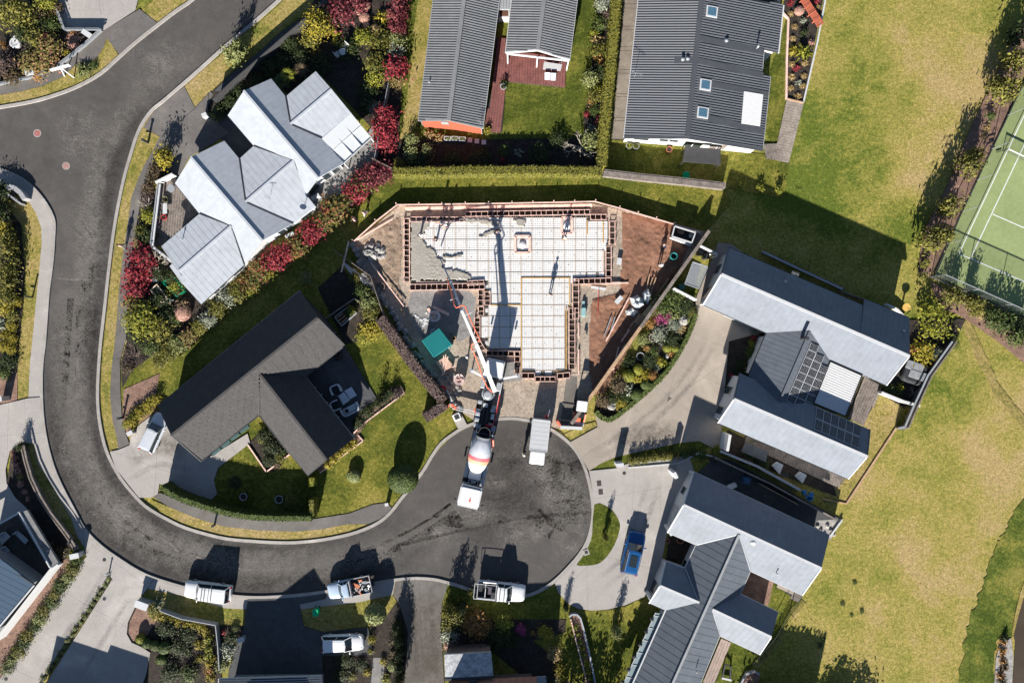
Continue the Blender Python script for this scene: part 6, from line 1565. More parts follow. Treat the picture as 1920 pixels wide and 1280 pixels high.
 # ---------------------------------------------------------------- plants
L={'olive':[(.030,.036,.006),(.10,.098,.016),(.19,.17,.028)],'green':[(.014,.026,.006),(.045,.07,.014),(.10,.12,.026)],'dark':[(.008,.014,.004),(.022,.034,.008),(.05,.06,.015)],'lime':[(.05,.06,.006),(.15,.16,.014),(.27,.25,.03)],'gold':[(.08,.07,.006),(.21,.175,.014),(.36,.29,.035)],'orange':[(.09,.045,.015),(.26,.13,.035),(.40,.22,.06)],'brown':[(.025,.02,.010),(.08,.06,.03),(.17,.11,.06)],'red':[(.025,.012,.008),(.14,.014,.022),(.24,.02,.03),(.32,.06,.06)],'darkred':[(.028,.006,.009),(.11,.018,.025),(.24,.06,.06)],'redgreen':[(.02,.026,.006),(.06,.07,.018),(.12,.11,.025),(.15,.09,.03),(.28,.035,.035)],'pinky':[(.04,.04,.012),(.13,.12,.03),(.20,.15,.05),(.30,.12,.09)],'purple':[(.022,.014,.014),(.062,.042,.038),(.13,.09,.075)],'silver':[(.07,.085,.06),(.19,.21,.15),(.34,.36,.28)],'magenta':[(.05,.02,.03),(.26,.035,.12),(.40,.08,.20)],'pinkdome':[(.20,.10,.075),(.34,.19,.145),(.44,.27,.21)],'tan':[(.11,.075,.03),(.30,.21,.09),(.44,.33,.15)],'palegreen':[(.05,.065,.02),(.14,.16,.05),(.24,.25,.10)],}
LM={k:leaf_mat(k,v) for k,v in L.items()}
def crown(n,leaf,seed,shape='ball',clumps=22):
 """leaves scattered in clumps through a unit crown (diameter 1, height 1)"""
 q=random.Random(seed);mb=MB();cs=[]
 for _ in range(clumps):
  a=q.uniform(0,2*math.pi);t=q.random()
  if shape=='column':r=.40*math.sqrt(q.random());zc=t*.92+.02;r*=min(1,2.2*(1-zc)+.25)
  elif shape=='cone':zc=t**1.5*.95;r=.46*(1-zc)*math.sqrt(q.random())
  elif shape=='flat':zc=.35+.5*t;r=.42*math.sqrt(q.random())
  else :
   zz=q.uniform(-.55,1);rr=q.uniform(.55,.95);s=math.sqrt(max(0,1-min(1,zz)**2));zc=.46+.44*zz*rr;r=.40*s*rr
  cs.append((Vector((r*math.cos(a),r*math.sin(a),zc)),q.uniform(.08,.17)))
 for i in range(n):
  c,s=cs[i%len(cs)]
  p=c+Vector((q.gauss(0,s),q.gauss(0,s),q.gauss(0,s*.8)))
  p.z=max(.02,p.z)
  out=(p-Vector((0,0,.35)));
  if out.length<1e-3:out=Vector((0,0,1))
  nrm=(out.normalized()*.7+Vector((q.uniform(-1,1),q.uniform(-1,1),q.uniform(-.2,1.2)))).normalized()
  a=nrm.orthogonal().normalized();b=nrm.cross(a);th=q.uniform(0,6.28)
  a,b=a*math.cos(th)+b*math.sin(th),b*math.cos(th)-a*math.sin(th)
  l=leaf*q.uniform(.6,1.3)
  mb.face([p-a*l,p-b*l*.5+nrm*l*.15,p+a*l,p+b*l*.5+nrm*l*.15])
 return mb
def blades(n,seed,arch=.5,w=.035,up=.75,ln=.5):
 q=random.Random(seed);mb=MB()
 for i in range(n):
  a=2*math.pi*q.random();el=q.uniform(.15,1.35);d=Vector((math.cos(a)*math.cos(el),math.sin(a)*math.cos(el),math.sin(el)))
  l=ln*q.uniform(.7,1.1);s=Vector((-math.sin(a),math.cos(a),0))*w*q.uniform(.7,1.3)
  m=Vector((0,0,.05))+d*l*.6;m.z=.05+d.z*l*1.3*up
  e_=Vector((d.x*l,d.y*l,max(.03,m.z*(1-arch*q.uniform(.5,1.2)))))
  mb.face([Vector((0,0,.03))-s*.6,m-s,m+s,Vector((0,0,.03))+s*.6]);mb.face([m-s,e_-s*.15,e_+s*.15,m+s])
 return mb
def clipped(n,seed,leaf=.045):
 q=random.Random(seed);mb=MB()
 mb.ball((0,0,.48),.455,(1,1,1.0),16,9)
 for i in range(n):
  z=q.uniform(-.75,1);a=q.uniform(0,6.283);s=math.sqrt(1-z*z)
  nv=Vector((s*math.cos(a),s*math.sin(a),z));p=Vector((0,0,.48))+nv*.468
  n2=(nv+Vector((q.uniform(-.5,.5),q.uniform(-.5,.5),q.uniform(-.5,.5)))).normalized()
  u=n2.orthogonal().normalized();v=n2.cross(u);l=leaf*q.uniform(.6,1.3)
  mb.quad(p,u*l,v*l*.6)
 return mb
def bare(seed,n0=7):
 q=random.Random(seed);mb=MB()
 def br(p,d,l,r,k):
  e_=p+d*l;mb.tube(p,e_,r,5,r*.65,cap=False)
  if k==0:return
  for _ in range(q.choice((2,3))):
   d2=(d+Vector((q.uniform(-.8,.8),q.uniform(-.8,.8),q.uniform(-.25,.5)))).normalized();br(e_,d2,l*q.uniform(.6,.8),r*.62,k-1)
 for i in range(n0):
  a=2*math.pi*i/n0+q.uniform(-.3,.3);br(Vector((0,0,.12)),Vector((math.cos(a),math.sin(a),q.uniform(.5,1.4))).normalized(),.20,.016,3)
 return mb
def frond(seed,n=9):
 q=random.Random(seed);mb=MB()
 for i in range(n):
  a=2*math.pi*i/n+q.uniform(-.15,.15);d=Vector((math.cos(a),math.sin(a),0));s=Vector((-d.y,d.x,0));l=q.uniform(.42,.5)
  f=lambda t:d*(l*t)+Vector((0,0,.7+.28*math.sin(t*2.2)-.35*t*t))
  for k in range(12):
   t=.08+k/13;w=.11*math.sin(math.pi*min(1,t*.9+.12));p0,p1=f(t),f(t+.045)
   for sg in (-1,1):mb.face([p0,p1,p1+s*sg*w+d*.03-Vector((0,0,.02)),p0+s*sg*w+d*.03-Vector((0,0,.02))])
  mb.path([f(k/6) for k in range(7)],.006,4)
 return mb
PROTO={}
def proto(sp):
 """species key: 'form:colour'; three different crowns per species"""
 if sp in PROTO:return PROTO[sp]
 form,c=sp.split(':');m=LM[c];out=[]
 for k in range(3):
  sd=hash_(sp)+k*17
  if form=='tree':mb=crown(1300,.045,sd,'ball',46)
  elif form=='bush':mb=crown(680,.06,sd,'ball',30)
  elif form=='small':mb=crown(190,.10,sd,'ball',14)
  elif form=='flat':mb=crown(520,.055,sd,'flat',30)
  elif form=='column':mb=crown(1200,.065,sd,'column',34)
  elif form=='cone':mb=crown(620,.05,sd,'cone',40)
  elif form=='tuft':mb=blades(90,sd,.7,.022,.7)
  elif form=='spike':mb=blades(46,sd,.25,.035,1.0)
  elif form=='ball':mb=clipped(900,sd)
  elif form=='bigball':mb=clipped(5200,sd,.020)
  elif form=='twig':mb=bare(sd,11)
  elif form=='bare':mb=bare(sd,6);m=M_PALEB
  elif form=='fern':mb=frond(sd)
  out.append(mb.mesh('foliage',m))
 PROTO[sp]=out
 return out
def hash_(s):
 h=7
 for ch in s:h=(h*31+ord(ch))%9973
 return h
tm=MB();tm.tube((0,0,-.05),(0,0,.5),.055,7,.035);tm.tube((0,0,.35),(.16,.05,.62),.03,5,.015);tm.tube((0,0,.38),(-.13,.1,.66),.03,5,.015);tm.tube((0,0,.42),(.02,-.15,.68),.026,5,.012)
TRUNK=tm.mesh('trunk',M_BARKT)
LOOK={'tree':('tree','%s leafy tree','tree'),'bush':('shrub','%s leafy shrub','shrub'),'small':('small_shrub','small %s shrub','shrub'),'flat':('spreading_tree','%s spreading low tree','tree'),'column':('upright_shrub','%s upright shrub','shrub'),'cone':('conifer','%s pointed conifer','tree'),'tuft':('tussock','%s grassy tussock','grass'),'spike':('spiky_plant','%s spiky leaved plant','plant'),'ball':('topiary_ball','%s clipped ball shrub','shrub'),'bigball':('topiary_ball','huge %s clipped ball shrub','shrub'),'twig':('twiggy_bush','%s bare twiggy bush','shrub'),'bare':('bare_tree','bare pale branched small tree','tree'),'fern':('tree_fern','%s tree fern','fern')}
CW={'olive':'olive green','green':'mid green','dark':'dark green','lime':'lime green','gold':'golden yellow','orange':'orange tan','brown':'brownish','red':'crimson','darkred':'dark red','redgreen':'red and green','pinky':'pink tipped','purple':'purple brown','silver':'silvery','magenta':'magenta flowered','pinkdome':'pale pink','tan':'tan','palegreen':'pale green'}
ORD=['first','second','third','fourth','fifth','sixth','seventh','eighth','ninth','tenth','eleventh','twelfth','thirteenth','fourteenth','fifteenth','sixteenth','seventeenth','eighteenth','nineteenth','twentieth']
PR=random.Random(99)
def plants(place,txt,group=None):
 """txt: 'form:colour u v diameter_px height_m; ...' in one bed, described by place"""
 items=[]
 for s in txt.replace('\n',' ').split(';'):
  t=s.split()
  if t:items.append((t[0],float(t[1]),float(t[2]),float(t[3]),float(t[4])))
 by={}
 for it in items:by.setdefault(it[0],[]).append(it)
 for sp,lst in by.items():
  form,c=sp.split(':');nm,look,cat=LOOK[form]
  look=look%CW[c] if '%s' in look else look
  us=[i[1] for i in lst];vs=[i[2] for i in lst]
  horiz=(max(us)-min(us))>=(max(vs)-min(vs))
  lst=sorted(lst,key=lambda i:i[1] if horiz else i[2])
  for k,(_,u,v,d,h) in enumerate(lst):
   lab=look+' '+place
   if len(lst)>1:
    side='from the left' if horiz else 'from the top'
    lab+=', '+(ORD[k] if k<20 else str(k+1)+'th')+' '+side
   p=at(u,v,h*.55);dm=d/PXM*1.12
   ms=proto(sp);me=ms[(k+int(u))%3]
   rz=PR.uniform(0,6.28);sc=(dm*PR.uniform(.94,1.06),dm*PR.uniform(.94,1.06),h)
   if h>=1.3 and form not in ('bare','twig','tuft','spike'):
    o=thing(nm,lab,cat,(p.x,p.y,0),rz,group or 'plants '+place);o.scale=(1,1,1)
    f=bpy.data.objects.new('crown' if cat=='tree' else 'foliage',me);COL.objects.link(f);f.parent=o;f.scale=sc
    t=bpy.data.objects.new('trunk',TRUNK);COL.objects.link(t);t.parent=o;t.scale=(dm*.8,dm*.8,h)
   else :
    o=bpy.data.objects.new(nm,me);COL.objects.link(o);o.location=(p.x,p.y,0);o.rotation_euler=(0,0,rz);o.scale=sc
    tag(o,lab,cat,group or 'plants '+place)
plants('in the top left corner garden','''tree:olive 22 20 62 3.4; bush:olive 64 66 34 1.9; tree:lime 86 0 34 2.6; bush:brown 72 26 34 1.5; bush:brown 104 12 26 1.3; small:orange 101 26 15 .8; small:orange 102 12 13 .8; bush:pinky 90 84 42 1.6; bush:pinky 82 112 52 1.6; bush:pinky 56 116 40 1.4; bush:olive 50 30 40 2.2;
 small:gold 127 98 14 .6; bush:purple 8 118 40 1.4; bush:brown 22 138 38 1.1; small:green 62 84 18 .9; bush:dark 42 56 40 1.5; bush:dark 78 48 30 1.4; small:pinkdome 140 72 24 .5; small:pinkdome 136 84 20 .5; small:terra 135 61 9 .5; small:orange 4 84 14 .8; bush:orange 68 138 26 .9; bush:green 98 44 28 1.3; small:red 108 116 10 .5; bush:darkred 86 72 22 1.2'''.replace('small:terra','small:orange'))
plants('on the grass verge below the top left garden','tuft:palegreen 153 128 44 1.3; small:green 176 122 14 .5')
plants('on the verge near the top of the road','bush:palegreen 436 98 38 2.6; column:palegreen 448 88 20 2.4')
plants('in front of the white roofed house','''bush:gold 306 296 40 2.2; bush:brown 285 333 24 1.2; bush:brown 278 352 24 1.2; small:gold 294 346 16 .9; bush:purple 276 366 24 1.0; bare:tan 270 384 40 1.8; bush:lime 278 404 28 1.2; bush:olive 263 430 22 1.2; bush:dark 272 444 36 1.2; bush:tan 258 455 20 1.0; bush:brown 292 318 26 1.2;
 bare:tan 286 490 52 2.6; tree:lime 265 600 58 2.2; bush:olive 297 618 46 1.6; bush:dark 254 624 34 1.2; twig:purple 246 668 64 1.6; bush:green 284 650 34 1.3; small:brown 340 572 30 1.1; ball:pinkdome 342 586 30 1.0; bush:dark 300 560 34 1.2; bush:dark 312 596 36 1.2; bush:dark 268 640 30 1.2; small:green 330 600 22 .9; bush:dark 296 512 30 1.1; bush:dark 318 520 26 1.0; small:brown 238 690 20 .5''')
plants('in the crimson hedge beside the curving road','bush:red 262 484 50 1.7; bush:red 256 512 48 1.7; bush:red 253 540 44 1.6; bush:red 276 492 34 1.5; bush:pinky 249 566 36 1.3')
plants('in the hedge below the white house','''bush:red 519 484 46 1.5; bush:red 583 434 46 1.5; bush:redgreen 490 504 46 1.4; bush:redgreen 551 462 48 1.5; bush:redgreen 606 420 36 1.4; bush:redgreen 463 528 44 1.3; bush:olive 446 548 38 1.3; bush:silver 424 560 34 1.2; bush:olive 408 578 34 1.2; bush:silver 390 598 32 1.1; bush:olive 374 613 30 1.1; bush:pinky 353 632 32 1.1; bush:palegreen 330 645 36 1.1; bush:olive 311 661 36 1.1; bush:olive 297 678 26 .9;
 bush:redgreen 632 396 60 1.7; bush:red 613 390 24 1.3; bush:red 668 356 46 1.6; bush:darkred 690 332 50 1.7; bush:redgreen 680 346 40 1.5; bush:darkred 713 322 46 1.6; bush:lime 505 512 30 .9; bush:lime 560 478 30 .9; bush:lime 470 544 30 .9; bush:red 535 472 36 1.5; bush:red 500 492 34 1.4; bush:silver 602 432 20 .9''')
plants('in the red hedge between top houses','bush:red 722 214 42 1.9; bush:red 720 240 46 1.9; bush:red 722 264 40 1.8; bush:red 741 124 44 2.0; bush:darkred 746 4 36 2.0; bush:darkred 746 28 36 2.0; bush:darkred 745 52 34 1.9; bush:pinky 744 150 28 1.4')
plants('in the shaded garden at the top','''bush:darkred 642 16 52 2.2; bush:darkred 670 2 40 2.0; tree:gold 594 44 54 2.8; bush:olive 580 76 32 1.4; tuft:orange 591 96 24 .8; tuft:tan 556 88 24 .8; small:gold 628 60 18 .8; small:orange 612 60 14 .7; ball:pinkdome 685 10 18 .8; ball:pinkdome 673 20 16 .7; ball:pinkdome 683 33 20 .8; ball:pinkdome 686 47 14 .6; ball:tan 703 54 16 .7; ball:tan 710 65 14 .6; spike:gold 714 30 34 1.2; spike:tan 726 26 26 1.0; bush:lime 684 68 32 1.4; bush:olive 714 76 44 1.5; bush:palegreen 744 74 32 1.4; bush:silver 743 92 28 1.2;
 bush:olive 704 118 42 1.9; bush:lime 705 146 30 1.5; small:dark 690 200 30 1.0; bush:dark 560 104 34 1.2; bush:dark 540 80 34 1.2; bush:dark 600 120 40 1.0; bush:dark 650 90 44 .9; bush:dark 690 170 34 1.0; bush:dark 480 152 30 1.2; bush:dark 455 170 30 1.2; bush:dark 432 190 30 1.1; bush:dark 412 210 26 1.0; bush:dark 505 128 32 1.3; bush:dark 530 116 30 1.2; fern:lime 542 142 34 2.0; fern:green 530 156 36 1.7; fern:brown 566 132 34 1.6; small:gold 628 78 14 .7; bush:silver 704 205 26 .8; small:dark 574 156 24 .9''')
plants('below the orange walled house','''bush:palegreen 773 262 26 1.3; bush:palegreen 772 287 26 1.3; bush:palegreen 801 281 22 1.2; spike:tan 805 252 26 .9; spike:tan 822 259 28 .9; bush:olive 748 308 24 1.0; bush:dark 850 302 40 1.0; bush:dark 900 298 40 1.0; small:green 945 282 22 .8; spike:silver 972 284 22 .7; bush:dark 1010 288 36 .9; bare:tan 1092 272 72 2.6; bush:palegreen 1107 262 34 1.8; small:red 943 301 12 .5; bush:dark 1046 262 30 1.0; bush:dark 790 306 40 .8''')
plants('in the bed beside the tall hedge','''bush:silver 1131 8 28 1.4; bush:purple 1137 24 20 1.0; bush:green 1124 44 26 1.1; spike:tan 1120 74 34 1.2; bush:olive 1122 94 28 1.2; small:orange 1122 113 20 .9; bush:dark 1125 132 28 1.1; bush:palegreen 1107 148 32 1.8; small:gold 1122 158 11 .6; bush:olive 1116 180 26 1.2; small:orange 1107 194 16 .8; bush:green 1113 206 20 .9; small:red 1101 214 12 .5; spike:silver 1110 238 18 .6; small:darkred 1124 222 14 .6; bush:lime 1118 168 20 1.0; small:lime 1113 62 16 .8''')
plants('in the bed right of the charcoal house','''spike:red 1484 5 18 .7; tuft:tan 1485 23 16 .6; ball:pinkdome 1499 20 17 .6; tuft:tan 1492 48 18 .6; tuft:tan 1488 70 17 .6; small:silver 1505 38 12 .5; tuft:gold 1490 92 26 .9; spike:lime 1508 96 40 1.4; tuft:tan 1487 118 18 .6; tuft:tan 1511 116 18 .6; spike:red 1495 127 18 .7; tuft:tan 1486 142 18 .6; tuft:tan 1509 140 18 .6; tuft:tan 1485 163 17 .6; tuft:tan 1507 159 17 .6; tuft:tan 1498 179 20 .6; spike:silver 1499 154 16 .6; small:pinkdome 1521 80 12 .5; tuft:tan 1534 12 16 .6; small:red 1531 1 12 .6; small:dark 1508 60 16 .6''')
plants('on the shaded lawn below the charcoal house','small:lime 1385 349 17 .8; small:lime 1424 352 17 .8; small:lime 1463 356 17 .9')
plants('in the strip beside the tennis court','''bush:olive 1906 112 44 3.9; bush:olive 1888 168 50 3.9; bush:olive 1866 160 28 2.9; small:green 1858 217 18 1.0; bush:olive 1822 308 42 3.6; bush:olive 1832 290 28 2.9; bush:olive 1783 384 42 3.6; bush:olive 1750 448 46 3.9; bush:olive 1768 440 38 3.4; small:olive 1736 492 20 1.0; small:olive 1732 516 20 1.0; small:tan 1850 240 14 .5; small:brown 1846 256 14 .5; small:dark 1912 60 40 2.6; small:tan 1772 402 14 .5''')
plants('below the tennis court fence','''bush:olive 1789 555 38 2.6; flat:lime 1745 600 60 2.0; twig:purple 1775 626 56 1.4; bush:gold 1733 660 44 1.6; bush:silver 1752 662 26 1.1; small:red 1713 655 18 1.0; bush:olive 1832 578 36 1.3; bush:green 1878 600 46 2.6; bush:green 1912 628 42 2.6; column:olive 1826 566 22 2.4; column:green 1856 588 20 2.0; bush:tan 1845 585 26 .9; bush:dark 1905 606 34 2.2; bush:green 1786 640 26 .8''')
plants('beside the large grey house','spike:lime 1690 726 24 .9; bush:green 1668 730 22 .9; bare:tan 1714 735 26 .8; small:green 1684 738 18 .7; spike:lime 1398 630 1 .1; small:red 1412 634 12 .6; small:silver 1416 622 12 .6; bush:green 1410 660 24 .8; bush:dark 1392 690 30 .9; bush:dark 1372 740 24 .8; small:red 1371 704 10 .5; small:lime 1411 644 14 .6; bush:dark 1360 780 24 .8; small:lime 1344 842 18 .7; small:green 1405 850 30 .7; small:brown 1400 862 20 .6; small:dark 1430 870 30 .7; small:gold 1703 773 14 .5; small:lime 1697 788 12 .5'.replace('spike:lime 1398 630 1 .1; ',''))
plants('in the bed beside the tan driveway','''bush:green 1262 562 46 1.5; bush:green 1240 572 40 1.4; bush:magenta 1242 595 30 1.0; bush:dark 1284 574 34 1.2; bush:orange 1222 608 20 .8; bush:silver 1236 626 30 1.0; bush:palegreen 1262 592 24 .9; bush:silver 1263 610 26 .9; tuft:tan 1281 616 28 .8; bush:dark 1259 636 32 1.0; ball:lime 1252 652 17 .8; ball:lime 1266 653 15 .8; small:orange 1259 662 14 .6; bush:green 1224 659 20 .8; small:orange 1214 653 14 .6; bush:palegreen 1207 636 24 .8; ball:lime 1179 704 25 1.1; ball:lime 1196 692 20 1.0; small:gold 1195 709 17 .7; bush:gold 1209 704 20 .8; bush:orange 1223 704 18 .8; ball:green 1211 721 20 .8; ball:green 1194 740 22 .8; small:pinkdome 1205 732 10 .4; bush:brown 1158 722 34 1.1; spike:silver 1179 731 36 1.1; bush:green 1172 746 22 .8; bush:brown 1130 750 28 .9; bush:gold 1163 756 20 .8; bush:gold 1170 760 14 .7; small:pinkdome 1160 766 12 .4; bush:dark 1150 744 28 .9; spike:lime 1245 680 26 .9; bush:gold 1238 676 14 .6; bush:dark 1216 676 28 .7; tuft:silver 1232 690 20 .7; small:palegreen 1290 600 16 .6; bush:olive 1296 584 16 .8; bush:dark 1182 680 26 .7''')
plants('beside the drive of the black tiled house','''bush:gold 291 750 24 .9; bush:gold 278 762 22 .9; bush:gold 262 774 24 .9; bush:gold 246 792 22 1.0; bush:olive 272 768 20 .8; bush:lime 252 782 20 .8; bush:lime 236 797 16 .7; small:tan 247 812 12 .4''')
plants('on the lawn of the black tiled house','bigball:green 755 897 56 2.6; ball:palegreen 663 892 25 .9; cone:dark 708 756 22 2.0; cone:dark 733 738 20 1.3')
plants('under the gable of the black tiled house','small:gold 661 831 18 .6; small:gold 648 842 17 .6; small:gold 636 852 17 .6; small:gold 625 861 17 .6; small:gold 614 871 16 .6; small:gold 655 840 13 .6')
plants('in the black house patio beds','''bush:gold 692 618 38 1.4; bush:lime 680 634 26 1.0; bush:palegreen 690 566 34 1.5; bush:olive 698 586 34 1.4; bush:green 680 548 28 1.3; bush:olive 664 520 20 1.0; bush:palegreen 572 520 24 1.2; bush:green 656 585 18 .7; bush:dark 722 744 24 .8; bush:purple 744 735 22 .7; bush:dark 690 772 24 .7; bush:dark 672 792 24 .7; small:purple 634 668 16 .7''')
plants('in the black house entry court','bush:dark 496 815 26 .9; bush:dark 510 838 30 .9; bush:dark 505 862 26 .8; bush:olive 524 858 20 .7; small:olive 490 825 16 .6; small:green 530 846 14 .6; bush:brown 520 870 16 .5; bush:olive 546 938 26 .9; bush:dark 440 906 24 .5; small:pinkdome 372 934 10 .4; small:pinkdome 384 938 10 .4')
plants('in the garden by the silver ute','''spike:silver 292 1134 34 1.1; bush:olive 286 1142 26 .9; small:gold 290 1152 20 .7; small:gold 305 1158 18 .7; small:gold 320 1161 15 .6; small:gold 334 1167 14 .6; small:gold 348 1170 15 .6; small:gold 363 1173 17 .7; small:gold 378 1177 17 .8; small:gold 387 1186 16 .8; ball:lime 263 1197 18 .9; ball:green 275 1206 18 .9; ball:green 290 1210 19 .9; ball:green 308 1214 23 1.1; ball:green 302 1236 19 .9; small:lime 388 1200 18 .9; small:lime 392 1214 16 .9; small:lime 390 1228 18 .9; small:gold 390 1243 16 .9; small:orange 391 1256 18 .9; small:gold 393 1270 18 .9; small:gold 400 1234 10 .6; bush:dark 335 1214 32 1.1; small:green 352 1224 14 .6; small:gold 371 1210 18 .7; small:gold 374 1235 15 .7; bush:green 353 1266 32 1.0; bush:dark 312 1180 34 .9; bush:dark 350 1190 34 .8; bush:dark 318 1262 34 .8; small:green 314 1186 14 .6''')
plants('beside the charcoal driveway','bush:silver 425 1221 28 1.0; bush:palegreen 417 1248 24 .9; small:lime 431 1238 10 .5; small:red 419 1186 10 .5; bush:dark 435 1196 24 .9; bush:palegreen 440 1178 14 .6')
plants('left of the aged concrete driveway','''ball:palegreen 703 1151 40 2.5; bush:gold 697 1199 14 .7; small:gold 694 1222 11 .6; small:gold 718 1240 13 .6; small:gold 688 1261 14 .6; bush:palegreen 737 1248 22 .9; small:lime 722 1274 18 .7; bush:dark 650 1240 24 .7; bush:dark 676 1246 22 .7; bush:dark 640 1266 28 .8; small:brown 735 1204 14 .6; small:brown 737 1226 14 .6; column:dark 742 1178 18 2.2; column:dark 746 1200 18 2.4; column:dark 748 1224 18 2.6; column:dark 748 1250 18 2.6; column:dark 746 1276 18 2.6; small:olive 660 1268 16 .6''')
plants('in the bed beside the speckled garage roof','''column:olive 843 1148 26 3.0; bush:olive 858 1160 30 1.8; bush:silver 842 1192 32 1.6; bush:olive 838 1172 24 1.5; bush:orange 894 1172 46 1.5; bush:orange 878 1164 26 1.3; bush:lime 944 1170 34 1.4; bush:dark 938 1190 40 1.3; bush:magenta 976 1178 18 .8; small:magenta 980 1188 10 .5; small:orange 999 1187 9 .4; bush:gold 1023 1186 28 1.3; bush:tan 1040 1226 26 1.3; bush:gold 1050 1256 22 1.0; bush:olive 1056 1276 20 1.0; bush:pinkdome 840 1210 18 .8; small:pinkdome 853 1216 12 .6; small:green 838 1220 12 .6; small:pinky 922 1180 14 .6; small:olive 881 1111 14 .7; column:dark 866 1140 16 2.6; column:dark 1000 1122 1 .2; bush:dark 960 1200 30 .9; bush:dark 928 1210 26 .8'''.replace('column:dark 1000 1122 1 .2; ',''))
plants('in the curved strip bed','''small:lime 1079 1176 12 .5; small:lime 1083 1188 12 .5; small:lime 1087 1202 12 .5; small:lime 1091 1215 12 .5; small:lime 1095 1228 13 .5; small:lime 1100 1242 13 .5; small:lime 1103 1258 14 .5; small:lime 1107 1272 13 .5; column:dark 1062 1140 10 1.6''')
plants('staked on the small triangular lawn','column:palegreen 1157 1186 18 2.3')
plants('on the lawn island by the blue car','column:olive 1136 1007 9 2.0')
plants('between the two driveways','column:olive 1185 864 15 1.0; column:olive 1197 862 15 1.0; column:olive 1209 861 15 1.0; column:olive 1221 859 15 1.0; column:olive 1233 857 15 1.0; column:olive 1245 856 15 1.0; column:olive 1257 854 15 1.0; small:olive 1269 853 15 .5; small:green 1285 851 18 .5; small:green 1300 851 18 .5; small:green 1318 853 18 .5; small:purple 1336 860 16 .4')
plants('in the planted strip dividing the driveway','; '.join('small:palegreen %.0f %.0f 11 .4'%(203-k*7.6+(k%2)*1.5,1085+k*11.6) for k in range(17)))
plants('in the bark bed beside the long driveway','; '.join('bush:%s %.0f %.0f %d .9'%(('green','olive','palegreen','green','olive')[k%5],143-k*10.2+(k%3)*2,1052+k*15.4,(20,26,22,28)[k%4]) for k in range(14)))
plants('in the hedge at the left edge','bush:gold 6 428 34 1.8; bush:olive 12 446 32 1.9; bush:olive 14 466 34 2.0; bush:olive 15 488 34 2.0; bush:olive 12 510 34 2.0; bush:olive 14 532 32 1.9; bush:olive 10 552 34 1.8; bush:gold 32 566 20 .8; bush:gold 8 574 30 1.2; bush:olive 22 592 24 1.0; spike:silver 3 606 34 1.2; bush:gold 20 612 20 .8; bush:gold 12 628 22 .8; bush:gold 24 634 18 .8; bush:gold 6 648 24 .9; bush:gold 20 656 20 .8; bush:dark 14 676 34 .9; bush:green 6 698 26 .9; bush:dark -6 400 44 2.2; bush:dark -4 362 40 1.8; small:pinkdome 8 396 12 .5; small:pinkdome 18 416 10 .5')
plants('left of the lower road bend','small:pinkdome 24 848 10 .5; small:pinkdome 26 858 12 .5; small:pinkdome 29 870 13 .5; small:pinkdome 31 882 13 .5; small:pinky 36 894 13 .5; small:pinkdome 38 908 13 .5; small:pinkdome 46 922 10 .4; small:pinkdome 52 936 9 .4; column:dark 40 838 16 1.3; small:lime 139 1040 22 .8; small:brown 112 1036 20 .6; small:brown 96 1020 18 .5')
def hedge(pts,w,h,c,label,leaves_m=70,leaf=.075,smooth=3):
 p=[at(u,v,h*.9)*1.0 for u,v in (cr(pts,smooth) if smooth>1 else pts)]
 for k in p:k.z=0
 q=random.Random(len(label));mb=MB();rings=[];tot=0
 for i,c0 in enumerate(p):
  a,b=p[max(0,i-1)],p[min(len(p)-1,i+1)];d=(b-a).normalized();s=Vector((-d.y,d.x,0))*(w/2-.03);z=Vector((0,0,h-.03))
  rings.append([c0-s,c0-s*1.0+z*.85,c0-s*.8+z,c0+s*.8+z,c0+s+z*.85,c0+s])
 mb.grid(rings,True,0,True,True)
 for i in range(len(p)-1):
  a,b=p[i],p[i+1];l=(b-a).length;d=(b-a).normalized();s=Vector((-d.y,d.x,0))
  for _ in range(int(l*leaves_m*(w+h))):
   t=q.random();face=q.random()*(w+2*h)
   c0=a.lerp(b,t)
   if face<w:pos=c0+s*q.uniform(-w/2,w/2)+Vector((0,0,h+q.uniform(-.05,.06)));nv=Vector((0,0,1))
   else :
    sg=1 if face<w+h else -1;pos=c0+s*sg*(w/2+q.uniform(-.04,.06))+Vector((0,0,q.uniform(.05,h)));nv=s*sg
   nv=(nv+Vector((q.uniform(-.7,.7),q.uniform(-.7,.7),q.uniform(-.3,.9)))).normalized()
   u_=nv.orthogonal().normalized();v_=nv.cross(u_);lf=leaf*q.uniform(.6,1.3)
   mb.quad(pos,u_*lf,v_*lf*.6)
 return tag(mb.obj('hedge',LM[c]),label,'hedge','clipped hedges')
hedge([(1158,-20),(1153,40),(1147,110),(1140,180),(1133,250),(1128,312)],1.15,1.7,'olive','long clipped green hedge between the grey and the charcoal corrugated houses')
hedge([(737,322),(800,321),(900,319),(1000,319),(1128,321)],.95,1.8,'olive','long clipped green hedge along the lawn north of the site')
hedge([(712,596),(740,634),(775,682),(805,720),(833,752)],1.15,1.5,'purple','long purple brown clipped hedge beside the dark side of the site',80)
hedge([(834,757),(815,771),(796,783)],1.1,1.5,'purple','short purple brown hedge arm near the site gate',80,smooth=1)
hedge([(1117,771),(1142,787),(1185,757),(1222,725),(1250,696),(1275,658),(1293,622),(1305,588)],.55,.6,'green','low clipped edging hedge along the curved bed and tan driveway',110,.06)
hedge([(302,912),(330,930),(380,948),(440,964),(500,970),(584,971)],.65,2.1,'green','tall thin clipped hedge curving along the footpath below the black tiled house',100,.06)
hedge([(584,895),(586,911)],.7,1.0,'lime','short upright hedge block below the gable of the black tiled house',120,.06,1)
hedge([(585,936),(585,966)],.6,1.9,'olive','narrow hedge block at the end of the dark front garden',120,.06,1)
